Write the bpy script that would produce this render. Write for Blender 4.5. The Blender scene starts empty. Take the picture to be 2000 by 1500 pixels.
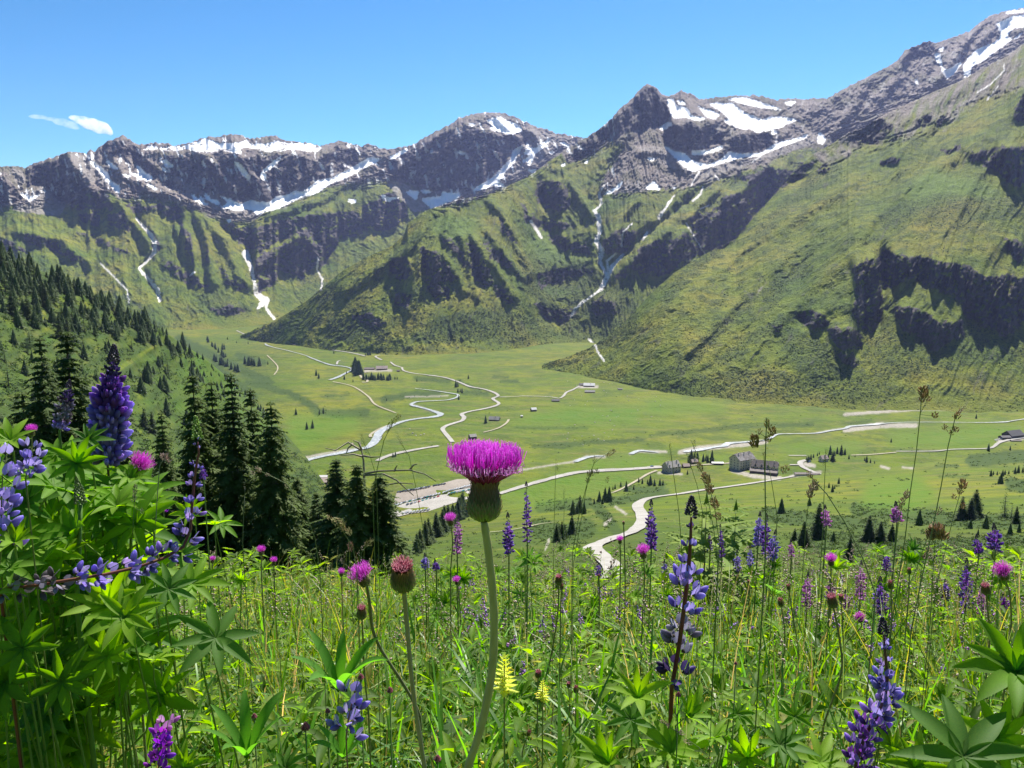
import bpy, math, random
import numpy as np
from mathutils import Vector, Matrix, Euler
SC = bpy.context.scene
COL = SC.collection
random.seed(7)
RAD = math.radians
# ------------------------------------------------------------------ camera
F0, YH = 1570.0, 520.0                       # focal length in photo pixels (2000 wide), row of the horizon
PITCH = math.atan((750 - YH) / F0)
cam = bpy.data.cameras.new('camera'); camo = bpy.data.objects.new('camera', cam); COL.objects.link(camo)
cam.sensor_width = 36.0; cam.lens = 36.0 * F0 / 2000; cam.clip_start = 0.05; cam.clip_end = 60000
camo.rotation_euler = (math.pi / 2 - PITCH, 0, 0)
SC.camera = camo
SC.render.resolution_x, SC.render.resolution_y = 1024, 768
# ------------------------------------------------------------------ light
SUN_AZ, SUN_EL = 22.0, 54.0                  # degrees right of the view direction, above the horizon
w = bpy.data.worlds.new("World"); SC.world = w; w.use_nodes = True
nt = w.node_tree; bg = nt.nodes['Background']
sky = nt.nodes.new('ShaderNodeTexSky'); sky.sky_type = 'NISHITA'; sky.sun_disc = False
sky.sun_elevation = RAD(SUN_EL); sky.sun_rotation = RAD(SUN_AZ)
sky.altitude = 1900; sky.air_density = 1.0; sky.dust_density = 0.9; sky.ozone_density = 1.0
hsv = nt.nodes.new('ShaderNodeHueSaturation'); hsv.inputs['Saturation'].default_value = 1.3
gm = nt.nodes.new('ShaderNodeGamma'); gm.inputs[1].default_value = 1.4; hsv.inputs['Value'].default_value = .16; h2 = nt.nodes.new('ShaderNodeHueSaturation'); h2.inputs['Value'].default_value = 7.0; h2.inputs['Hue'].default_value = .482; h2.inputs['Saturation'].default_value = 1.02
nt.links.new(sky.outputs[0], hsv.inputs['Color']); nt.links.new(hsv.outputs[0], gm.inputs[0]); nt.links.new(gm.outputs[0], h2.inputs['Color']); nt.links.new(h2.outputs[0], bg.inputs[0])
bg.inputs[1].default_value = 0.055
sl = bpy.data.lights.new('sun', 'SUN'); sl.energy = 4.5; sl.angle = RAD(0.53); sl.color = (1.0, 0.955, 0.88)
so = bpy.data.objects.new('sun', sl); COL.objects.link(so)
sd = Vector((math.sin(RAD(SUN_AZ)) * math.cos(RAD(SUN_EL)), math.cos(RAD(SUN_AZ)) * math.cos(RAD(SUN_EL)), math.sin(RAD(SUN_EL))))
so.rotation_euler = (-sd).to_track_quat('-Z', 'Y').to_euler()
SC.view_settings.view_transform = 'Standard'; SC.view_settings.look = 'None'
SC.view_settings.gamma = 1; SC.view_settings.use_curve_mapping = False
SC.view_settings.exposure = 1.28
SC.render.engine = 'CYCLES'
cy = SC.cycles
cy.max_bounces = 6; cy.diffuse_bounces = 3; cy.glossy_bounces = 2; cy.transmission_bounces = 4
cy.volume_bounces = 3; cy.transparent_max_bounces = 6
cy.use_adaptive_sampling = True; cy.adaptive_threshold = 0.02
# ------------------------------------------------------------------ ray helpers
CP, SP = math.cos(PITCH), math.sin(PITCH)
def ray(px, py):
    """x/y and z/y slopes of the sight line through a photo pixel"""
    X = (np.asarray(px, float) - 1000) / F0; Z = -(np.asarray(py, float) - 750) / F0
    dy = CP + Z * SP
    return X / dy, (-SP + Z * CP) / dy
def proj(x, y, z):
    f = y * CP - z * SP; u = y * SP + z * CP
    return 1000 + F0 * x / f, 750 - F0 * u / f
def at(px, py, Y):
    a, e = ray(px, py)
    return Vector((float(a) * Y, Y, float(e) * Y))
# ------------------------------------------------------------------ noise
def _h(ix, iy, s):
    h = (ix.astype(np.int64) * 374761393 + iy.astype(np.int64) * 668265263 + s * 1442695041) & 0xffffffff
    h = ((h ^ (h >> 13)) * 1274126177) & 0xffffffff
    h = h ^ (h >> 16)
    return h
def pn(x, y, s=0):
    x = np.asarray(x, float); y = np.asarray(y, float)
    x0 = np.floor(x); y0 = np.floor(y); fx = x - x0; fy = y - y0
    u = fx * fx * fx * (fx * (fx * 6 - 15) + 10); v = fy * fy * fy * (fy * (fy * 6 - 15) + 10)
    def g(ox, oy):
        a = _h(x0 + ox, y0 + oy, s) * (2 * math.pi / 4294967296.0)
        return np.cos(a) * (fx - ox) + np.sin(a) * (fy - oy)
    a = g(0, 0) + u * (g(1, 0) - g(0, 0)); b = g(0, 1) + u * (g(1, 1) - g(0, 1))
    return (a + v * (b - a)) * 1.5
def fbm(x, y, o=4, s=0, k=.5):
    r = 0; a = 1.0; n = 0
    for i in range(o):
        r = r + a * pn(x * 2 ** i, y * 2 ** i, s + i * 17); n += a; a *= k
    return r / n
def ridged(x, y, o=4, s=0, k=.5):
    r = 0; a = 1.0; n = 0
    for i in range(o):
        r = r + a * (1 - 2 * np.abs(pn(x * 2 ** i, y * 2 ** i, s + i * 31))); n += a; a *= k
    return r / n
def sstep(a, b, x):
    t = np.clip((x - a) / (b - a), 0, 1); return t * t * (3 - 2 * t)
# ------------------------------------------------------------------ object helpers
def tag(o, label=None, cat=None, group=None, kind=None):
    if label: o['label'] = label
    if cat: o['category'] = cat
    if group: o['group'] = group
    if kind: o['kind'] = kind
    return o
def empty(name, loc, rz=0, **k):
    o = bpy.data.objects.new(name, None); COL.objects.link(o); o.location = loc; o.rotation_euler[2] = rz
    o.empty_display_size = .1
    return tag(o, **k)
def mk_mesh(name, V, Fc, mats, smooth=False, mi=None, attrs=None, uv=None):
    """V (n,3); Fc: array (m,k) of equal-size faces or list of such arrays"""
    me = bpy.data.meshes.new(name)
    V = np.asarray(V, np.float32)
    Fs = [np.asarray(f, np.int32) for f in (Fc if isinstance(Fc, list) else [Fc]) if len(f)]
    me.vertices.add(len(V)); me.vertices.foreach_set('co', V.ravel())
    tot = np.concatenate([np.full(len(f), f.shape[1], np.int32) for f in Fs])
    idx = np.concatenate([f.ravel() for f in Fs])
    st = np.zeros(len(tot), np.int32); st[1:] = np.cumsum(tot)[:-1]
    me.loops.add(len(idx)); me.loops.foreach_set('vertex_index', idx)
    me.polygons.add(len(tot)); me.polygons.foreach_set('loop_start', st)
    try: me.polygons.foreach_set('loop_total', tot)
    except Exception: pass
    if mi is not None: me.polygons.foreach_set('material_index', np.asarray(mi, np.int32))
    if smooth: me.polygons.foreach_set('use_smooth', np.ones(len(tot), bool))
    for m in (mats if isinstance(mats, (list, tuple)) else [mats]): me.materials.append(m)
    if attrs:
        for k, a in attrs.items():
            at_ = me.attributes.new(k, 'FLOAT_COLOR', 'POINT')
            a = np.asarray(a, np.float32)
            if a.shape[1] == 3: a = np.concatenate([a, np.ones((len(a), 1), np.float32)], 1)
            at_.data.foreach_set('color', a.ravel())
    me.update(calc_edges=True); me.validate()
    return me
def add(name, me, parent=None, loc=None, rot=None, **k):
    o = bpy.data.objects.new(name, me); COL.objects.link(o)
    if parent: o.parent = parent
    if loc is not None: o.location = loc
    if rot is not None: o.rotation_euler = rot
    return tag(o, **k)
class MB:
    """mesh collector: verts, faces with material index"""
    def __init__(s): s.v = []; s.f = []; s.m = []
    def add(s, vs, fs, m=0):
        b = len(s.v); s.v += [tuple(p) for p in vs]
        for f in fs: s.f.append([b + i for i in f]); s.m.append(m)
    def box(s, x0, x1, y0, y1, z0, z1, m=0):
        s.add([(x0,y0,z0),(x1,y0,z0),(x1,y1,z0),(x0,y1,z0),(x0,y0,z1),(x1,y0,z1),(x1,y1,z1),(x0,y1,z1)],
              [(0,3,2,1),(4,5,6,7),(0,1,5,4),(1,2,6,5),(2,3,7,6),(3,0,4,7)], m)
    def tube(s, pts, rs, n=6, m=0, cap=True):
        pts = [Vector(p) for p in pts]; b = len(s.v); N = len(pts)
        if not hasattr(rs, '__len__'): rs = [rs] * N
        ref = Vector((0.13, 0.91, 0.37))
        for i, p in enumerate(pts):
            t = (pts[min(i+1, N-1)] - pts[max(i-1, 0)]).normalized()
            a = t.cross(ref).normalized() if abs(t.dot(ref)) < .97 else t.cross(Vector((1, 0, 0))).normalized()
            c = t.cross(a)
            for k in range(n):
                q = 2 * math.pi * k / n
                s.v.append(tuple(p + a * (rs[i] * math.cos(q)) + c * (rs[i] * math.sin(q))))
        for i in range(N - 1):
            for k in range(n):
                s.f.append([b+i*n+k, b+i*n+(k+1)%n, b+(i+1)*n+(k+1)%n, b+(i+1)*n+k]); s.m.append(m)
        if cap:
            s.f.append([b+(N-1)*n+k for k in range(n)]); s.m.append(m)
            s.f.append([b+k for k in range(n)][::-1]); s.m.append(m)
    def build(s, name, mats, smooth=False):
        me = bpy.data.meshes.new(name); me.from_pydata(s.v, [], s.f)
        for m in (mats if isinstance(mats, (list, tuple)) else [mats]): me.materials.append(m)
        me.polygons.foreach_set('material_index', s.m)
        if smooth: me.polygons.foreach_set('use_smooth', [True] * len(s.f))
        me.update(); return me
def copy_tree(src, loc, rz=0, sc=1.0, **k):
    r = src.copy(); COL.objects.link(r); r.location = loc; r.rotation_euler = (0, 0, rz); r.scale = (sc, sc, sc) if not hasattr(sc, '__len__') else sc
    for key in ('label', 'category', 'group', 'kind'):
        if key in r and key in k: del r[key]
    tag(r, **k)
    for ch in src.children:
        c = ch.copy(); COL.objects.link(c); c.parent = r
        for g in ch.children:
            d = g.copy(); COL.objects.link(d); d.parent = c
    return r
# ------------------------------------------------------------------ materials
class NT:
    def __init__(s, name):
        s.m = bpy.data.materials.new(name); s.m.use_nodes = True; s.t = s.m.node_tree; s.n = s.t.nodes
        s.b = s.n['Principled BSDF']; s.b.inputs['Roughness'].default_value = .85
        s.b.inputs['Specular IOR Level'].default_value = .25
        s._c = None
    def L(s, a, b): s.t.links.new(a, b)
    def co(s):
        if s._c is None: s._c = s.n.new('ShaderNodeTexCoord').outputs['Object']
        return s._c
    def noise(s, scale, det=4, rough=.55, dist=0, vec=None, stretch=None):
        n = s.n.new('ShaderNodeTexNoise'); n.inputs['Scale'].default_value = scale; n.inputs['Detail'].default_value = det
        n.inputs['Roughness'].default_value = rough; n.inputs['Distortion'].default_value = dist
        v = vec or s.co()
        if stretch:
            mp = s.n.new('ShaderNodeMapping'); mp.inputs['Scale'].default_value = stretch; s.L(v, mp.inputs[0]); v = mp.outputs[0]
        s.L(v, n.inputs['Vector']); return n.outputs['Fac']
    def voro(s, scale, vec=None, rand=1.0, out='Distance'):
        n = s.n.new('ShaderNodeTexVoronoi'); n.inputs['Scale'].default_value = scale; n.inputs['Randomness'].default_value = rand
        s.L(vec or s.co(), n.inputs['Vector']); return n.outputs[out]
    def ramp(s, fac, *st):
        r = s.n.new('ShaderNodeValToRGB'); e = r.color_ramp.elements
        while len(e) < len(st): e.new(.5)
        for el, (p, c) in zip(e, st):
            el.position = p; el.color = (c[0], c[1], c[2], 1) if hasattr(c, '__len__') else (c, c, c, 1)
        s.L(fac, r.inputs[0]); return r.outputs[0]
    def mix(s, fac, a, b, mode='MIX'):
        x = s.n.new('ShaderNodeMix'); x.data_type = 'RGBA'; x.blend_type = mode; x.clamp_factor = True
        for v, i in ((fac, 0), (a, 6), (b, 7)):
            if hasattr(v, 'is_linked') or hasattr(v, 'links'): s.L(v, x.inputs[i])
            else: x.inputs[i].default_value = v if i == 0 else (v[0], v[1], v[2], 1)
        return x.outputs[2]
    def math(s, op, a, b=None, c=None):
        x = s.n.new('ShaderNodeMath'); x.operation = op
        for v, i in ((a, 0), (b, 1), (c, 2)):
            if v is None: continue
            if hasattr(v, 'links'): s.L(v, x.inputs[i])
            else: x.inputs[i].default_value = v
        return x.outputs[0]
    def attr(s, name):
        a = s.n.new('ShaderNodeAttribute'); a.attribute_name = name
        q = s.n.new('ShaderNodeSeparateColor'); s.L(a.outputs['Color'], q.inputs[0]); return q.outputs
    def bump(s, h, st, dist):
        b = s.n.new('ShaderNodeBump'); b.inputs['Strength'].default_value = st; b.inputs['Distance'].default_value = dist
        s.L(h, b.inputs['Height']); s.L(b.outputs[0], s.b.inputs['Normal']); return b.outputs[0]
    def color(s, c):
        if hasattr(c, 'links'): s.L(c, s.b.inputs['Base Color'])
        else: s.b.inputs['Base Color'].default_value = (c[0], c[1], c[2], 1)
        return s.m
    def rnd(s):
        return s.n.new('ShaderNodeObjectInfo').outputs['Random']
    def translucent(s, c, fac):
        """leaf: part of the light passes through"""
        tr = s.n.new('ShaderNodeBsdfTranslucent')
        if hasattr(c, 'links'): s.L(c, tr.inputs[0])
        else: tr.inputs[0].default_value = (c[0], c[1], c[2], 1)
        mx = s.n.new('ShaderNodeMixShader'); mx.inputs[0].default_value = fac
        out = s.n['Material Output']
        s.L(s.b.outputs[0], mx.inputs[1]); s.L(tr.outputs[0], mx.inputs[2]); s.L(mx.outputs[0], out.inputs[0])
def simple(name, c, var=.25, sc=3.0, rough=.8, spec=.25, tr=None, trc=None):
    q = NT(name); q.b.inputs['Roughness'].default_value = rough; q.b.inputs['Specular IOR Level'].default_value = spec
    f = q.noise(sc, 3)
    lo = [v * (1 - var) for v in c]; hi = [min(1, v * (1 + var)) for v in c]
    col = q.ramp(f, (.3, lo), (.7, hi)); q.color(col)
    if tr: q.translucent(trc or [min(1, v * 1.6) for v in c], tr)
    return q.m
# ------------------------------------------------------------------ painted region maps (photo-pixel grid -> terrain cover, steepness)
PX0, PY0, PW, PH = -220, -80, 2440, 1300
CROP = {0: (0, 0, 1), 1: (0, 150, .35), 2: (600, 150, .35), 3: (1000, 100, .35), 4: (1400, 0, .3), 5: (1300, 400, .35), 6: (350, 600, .35), 7: (620, 640, .3), 8: (950, 780, .35), 9: (1500, 780, .25)}
def cv(c, pts):
    ox, oy, s = CROP[c]; return np.array([(ox + x * s, oy + y * s) for x, y in pts], float)
def newmap(): return np.zeros((PH, PW), np.float32)
def fill(M, c, pts, val=1.0):
    P = cv(c, pts) - (PX0, PY0)
    x0, y0 = np.maximum(np.floor(P.min(0)).astype(int) - 1, 0); x1 = min(int(P[:, 0].max()) + 2, PW); y1 = min(int(P[:, 1].max()) + 2, PH)
    if x1 <= x0 or y1 <= y0: return
    X, Y = np.meshgrid(np.arange(x0, x1) + .0, np.arange(y0, y1) + .0)
    ins = np.zeros(X.shape, bool); n = len(P)
    for i in range(n):
        ax, ay = P[i]; bx, by = P[(i + 1) % n]
        if ay == by: continue
        cnd = ((ay > Y) != (by > Y)) & (X < (bx - ax) * (Y - ay) / (by - ay) + ax)
        ins ^= cnd
    S = M[y0:y1, x0:x1]; S[ins] = val
def stroke(M, c, pts, wd, val=1.0, soft=1.0):
    P = cv(c, pts) - (PX0, PY0); n = len(P)
    wd = [wd] * n if not hasattr(wd, '__len__') else list(np.interp(np.linspace(0, 1, n), np.linspace(0, 1, len(wd)), wd))
    for i in range(n - 1):
        a, b = P[i], P[i + 1]; r = max(wd[i], wd[i + 1]) / 2 + soft
        x0 = max(int(min(a[0], b[0]) - r), 0); x1 = min(int(max(a[0], b[0]) + r) + 2, PW)
        y0 = max(int(min(a[1], b[1]) - r), 0); y1 = min(int(max(a[1], b[1]) + r) + 2, PH)
        if x1 <= x0 or y1 <= y0: continue
        X, Y = np.meshgrid(np.arange(x0, x1) + .0, np.arange(y0, y1) + .0)
        d = b - a; L = max((d ** 2).sum(), 1e-6)
        t = np.clip(((X - a[0]) * d[0] + (Y - a[1]) * d[1]) / L, 0, 1)
        dist = np.hypot(X - a[0] - t * d[0], Y - a[1] - t * d[1]); ww = (wd[i] + (wd[i + 1] - wd[i]) * t) / 2
        v = val * np.clip((ww + soft * .5 - dist) / soft, 0, 1)
        S = M[y0:y1, x0:x1]; np.maximum(S, v, out=S)
def blur(M, r):
    if r < 1: return M
    for ax in (0, 1):
        for _ in range(2):
            k = 2 * r + 1
            P = np.concatenate([np.repeat(M.take([0], ax), r + 1, ax), M, np.repeat(M.take([-1], ax), r, ax)], ax)
            C = np.cumsum(P, ax, dtype=np.float64)
            M = ((C.take(range(k, C.shape[ax]), ax) - C.take(range(0, C.shape[ax] - k), ax)) / k).astype(np.float32)
    return M
def look(M, px, py):
    x = np.clip(px - PX0, 0, PW - 1.001); y = np.clip(py - PY0, 0, PH - 1.001)
    x0 = x.astype(int); y0 = y.astype(int); fx = x - x0; fy = y - y0
    return (M[y0, x0] * (1-fx) * (1-fy) + M[y0, x0+1] * fx * (1-fy) + M[y0+1, x0] * (1-fx) * fy + M[y0+1, x0+1] * fx * fy)
snow = newmap(); cliff = newmap(); rock = newmap(); scree = newmap(); stream = newmap(); shrub = newmap(); bright = newmap()
for c, L_ in ((1, [
 [(790,410),(860,372),(885,400),(965,385),(1040,380),(1150,345),(1230,370),(1340,365),(1380,345),(1390,372),(1480,375),(1550,355),(1620,375),(1690,362),(1800,392),(1765,425),(1640,400),(1560,415),(1490,420),(1420,400),(1340,392),(1350,432),(1240,410),(1130,425),(1040,400),(975,412),(880,405)],
 [(495,468),(530,480),(600,535),(615,580),(665,610),(668,655),(640,630),(600,580),(560,530)],[(585,470),(615,475),(660,515),(640,515)],[(675,540),(735,555),(715,562)],
 [(755,488),(800,530),(855,565),(835,580),(780,545)],[(700,520),(760,545),(830,580),(790,570)],[(810,585),(850,610),(890,630),(850,625)],[(880,440),(920,460),(970,500),(930,505)],[(885,490),(950,535),(920,525)],
 [(1010,640),(1045,660),(1020,650)],[(1060,645),(1110,690),(1170,715),(1140,712),(1085,685)],[(900,600),(980,640),(940,625)],
 [(1140,645),(1180,690),(1210,690),(1245,735),(1275,700),(1215,650),(1280,690),(1350,715),(1400,690),(1440,700),(1500,705),(1545,670),(1600,665),(1680,620),(1640,650),(1720,640),(1780,590),(1860,565),(2000,490),(2000,530),(1900,570),(1800,610),(1690,670),(1640,690),(1560,730),(1490,745),(1440,770),(1410,740),(1370,735),(1330,745),(1260,730),(1200,705),(1150,680)],
 [(1305,470),(1340,490),(1398,560),(1390,580),(1345,530)],[(1580,420),(1560,465),(1510,510),(1460,535),(1490,505),(1555,450)],[(1460,530),(1485,545),(1480,580),(1455,560)],[(1770,455),(1815,520),(1800,515)],[(1130,455),(1150,510),(1130,490)],
 [(140,620),(160,670),(185,685),(165,692),(100,640),(150,665)],[(170,670),(235,655),(180,680)],[(1262,793),(1295,803),(1275,812)],[(1930,685),(1990,690),(1965,700)]]),
 (2, [[(350,450),(410,460),(330,500),(240,535),(190,580),(170,570),(60,640),(0,665),(0,630),(60,580),(150,565),(250,510)],[(460,450),(570,395),(550,415),(470,462)],
 [(1000,240),(1080,225),(1120,250),(1180,270),(1200,300),(1130,318),(1060,300),(1020,290),(1040,270)],[(890,260),(960,265),(920,272)],
 [(1210,380),(1170,430),(1160,470),(1110,520),(1060,590),(1000,620),(915,638),(960,610),(1030,570),(1090,510),(1140,460),(1150,410)],[(1050,580),(1110,608),(1050,615)],
 [(1370,335),(1330,380),(1270,430),(1240,500),(1235,470),(1195,475),(1250,440),(1210,425),(1230,400),(1280,400)],[(1400,355),(1465,385),(1450,392)],[(1220,520),(1285,518),(1260,532)],[(1345,420),(1380,415),(1370,430)],[(1410,495),(1450,478),(1430,497)],[(1540,485),(1575,458),(1560,480)],
 [(755,640),(800,655),(860,650),(835,680),(740,715),(690,730),(640,680),(750,670)],[(550,640),(620,640),(610,690)],[(630,630),(700,640),(655,652)],[(410,658),(445,665),(430,677)],[(410,680),(520,672),(450,692)],[(220,685),(280,695),(250,702)],[(840,415),(890,425),(860,434)]]),
 (3, [[(868,262),(900,270),(915,305),(980,320),(1000,360),(1085,375),(1040,385),(960,365),(905,370),(880,320)],[(920,268),(970,290),(940,298)],[(820,430),(870,398),(900,405),(840,440)],[(1025,290),(1060,320),(1110,330),(1160,355),(1130,375),(1090,365)],
 [(1100,292),(1230,292),(1290,340),(1400,385),(1450,365),(1500,370),(1590,380),(1500,420),(1370,452),(1330,430),(1280,430),(1180,390),(1220,380),(1180,340)],[(1200,265),(1300,258),(1400,290),(1510,325),(1440,318),(1330,300)],[(1515,285),(1590,280),(1560,300)],
 [(835,520),(900,560),(960,570),(1000,610),(1040,625),(1100,635),(1180,600),(1210,560),(1270,575),(1390,570),(1480,515),(1600,485),(1670,458),(1620,490),(1500,530),(1380,580),(1280,590),(1160,625),(1010,668),(960,640),(900,580)],
 [(1000,555),(1100,555),(1180,525),(1170,545),(1080,570),(1010,580)],[(1715,450),(1750,490),(1740,515),(1705,510)],[(740,765),(790,725),(830,770)],[(620,715),(605,755),(560,785),(500,805),(590,755)],[(895,760),(930,755),(900,769)],[(750,590),(795,597),(780,612)],[(1450,440),(1490,455),(1450,462)]]),
 (4, [[(1825,155),(1930,110),(2000,100),(2200,80),(2200,120),(2000,170),(1930,180),(1880,235),(1920,255),(1840,310),(1760,370),(1720,400),(1660,430),(1650,480),(1615,505),(1605,430),(1640,380),(1700,320),(1790,290),(1850,250),(1850,200)],
 [(1420,345),(1450,350),(1470,440),(1500,460),(1560,420),(1600,405),(1540,480),(1500,510),(1475,470),(1460,420),(1430,390)],[(1450,310),(1485,315),(1455,335)],[(1870,80),(2000,60),(2000,75),(1890,84)],[(1298,500),(1312,555),(1295,540)],[(2000,200),(1925,262),(1960,245)]])):
    for p in L_: fill(snow, c, p)
for c, pts, wd in ((1, [(760,790),(840,880),(865,920),(862,980),(820,1030),(775,1070),(830,1130),(880,1190),(892,1250)], [2,6,5,3,3,5,4]), (1, [(1370,985),(1400,1060),(1420,1150),(1430,1210),(1480,1250),(1440,1290)], [10,5,4,6,12,3]),
 (1, [(1480,1250),(1490,1300),(1530,1350)], 3), (1, [(1775,1010),(1770,1080),(1800,1130),(1790,1190)], 2), (1, [(1060,1110),(1085,1090)], 2), (1,[(560,1040),(640,1120),(710,1190),(720,1260)],1.3),
 (3, [(460,890),(485,930),(490,1010),(470,1060),(500,1110),(490,1180)], [4,7,4,8,5]), (3, [(520,740),(482,800),(500,850),(465,890),(485,930),(490,1010),(470,1060),(500,1110),(490,1180),(528,1250),(495,1330),(440,1370),(400,1400),(345,1450)], [2,2,2.5,3,4,4,3,3,3,3,2,1.5]), (3, [(670,960),(620,1010),(610,1090)], 1.5), (3, [(620,1135),(560,1200),(530,1260),(495,1330)], [3,5,7,5]), (3, [(580,1130),(530,1170),(535,1230)], 2.5),
 (3, [(905,805),(860,870),(820,930)], [2,3,5]), (3, [(1065,760),(1050,800),(1010,835)], 2.5), (3, [(755,1010),(730,1050)], 3), (3, [(970,960),(1020,1040),(1075,1130)], 1.2), (3, [(105,950),(165,1040)], 3.5), (3, [(490,800),(500,850)], 2), (3, [(400,1390),(350,1440),(330,1480)], 2.5),
 (3, [(1480,470),(1470,520),(1380,590),(1340,620)], 1.6), (3, [(1130,690),(1155,720)], 1.6), (3, [(1045,670),(1000,750)], 1.6), (4, [(1870,420),(1870,460),(1780,550),(1700,600)], 1.2), (4, [(1830,560),(1760,650)], 1.2),
 (0, [(1150,662),(1163,675),(1168,688),(1180,705)], 2.2), (3,[(1050,880),(1100,860)],1)):
    stroke(stream, c, pts, [v * 1.35 + .5 for v in wd] if hasattr(wd, '__len__') else wd * 1.35 + .5)
fill(rock, 1, [(-700,100),(-700,700),(0,730),(100,720),(370,720),(470,640),(600,650),(700,690),(800,670),(960,690),(1100,740),(1250,800),(1300,810),(1400,800),(1500,750),(1700,680),(1900,560),(2100,560),(2100,100)])
fill(rock, 2, [(-100,100),(-100,690),(180,600),(300,590),(430,570),(560,600),(700,740),(850,700),(1000,640),(1110,610),(1290,520),(1400,430),(1550,340),(1550,100)])
fill(rock, 3, [(300,640),(420,590),(560,500),(640,520),(560,640),(480,760),(560,800),(800,770),(1000,760),(1160,720),(1400,640),(1560,560),(1740,520),(1850,440),(2400,200),(2400,-300),(300,-300)])
fill(rock, 4, [(700,930),(860,860),(1060,760),(1300,650),(1500,560),(1700,470),(2000,290),(2700,100),(2700,-300),(400,-300),(400,900)])
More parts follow.
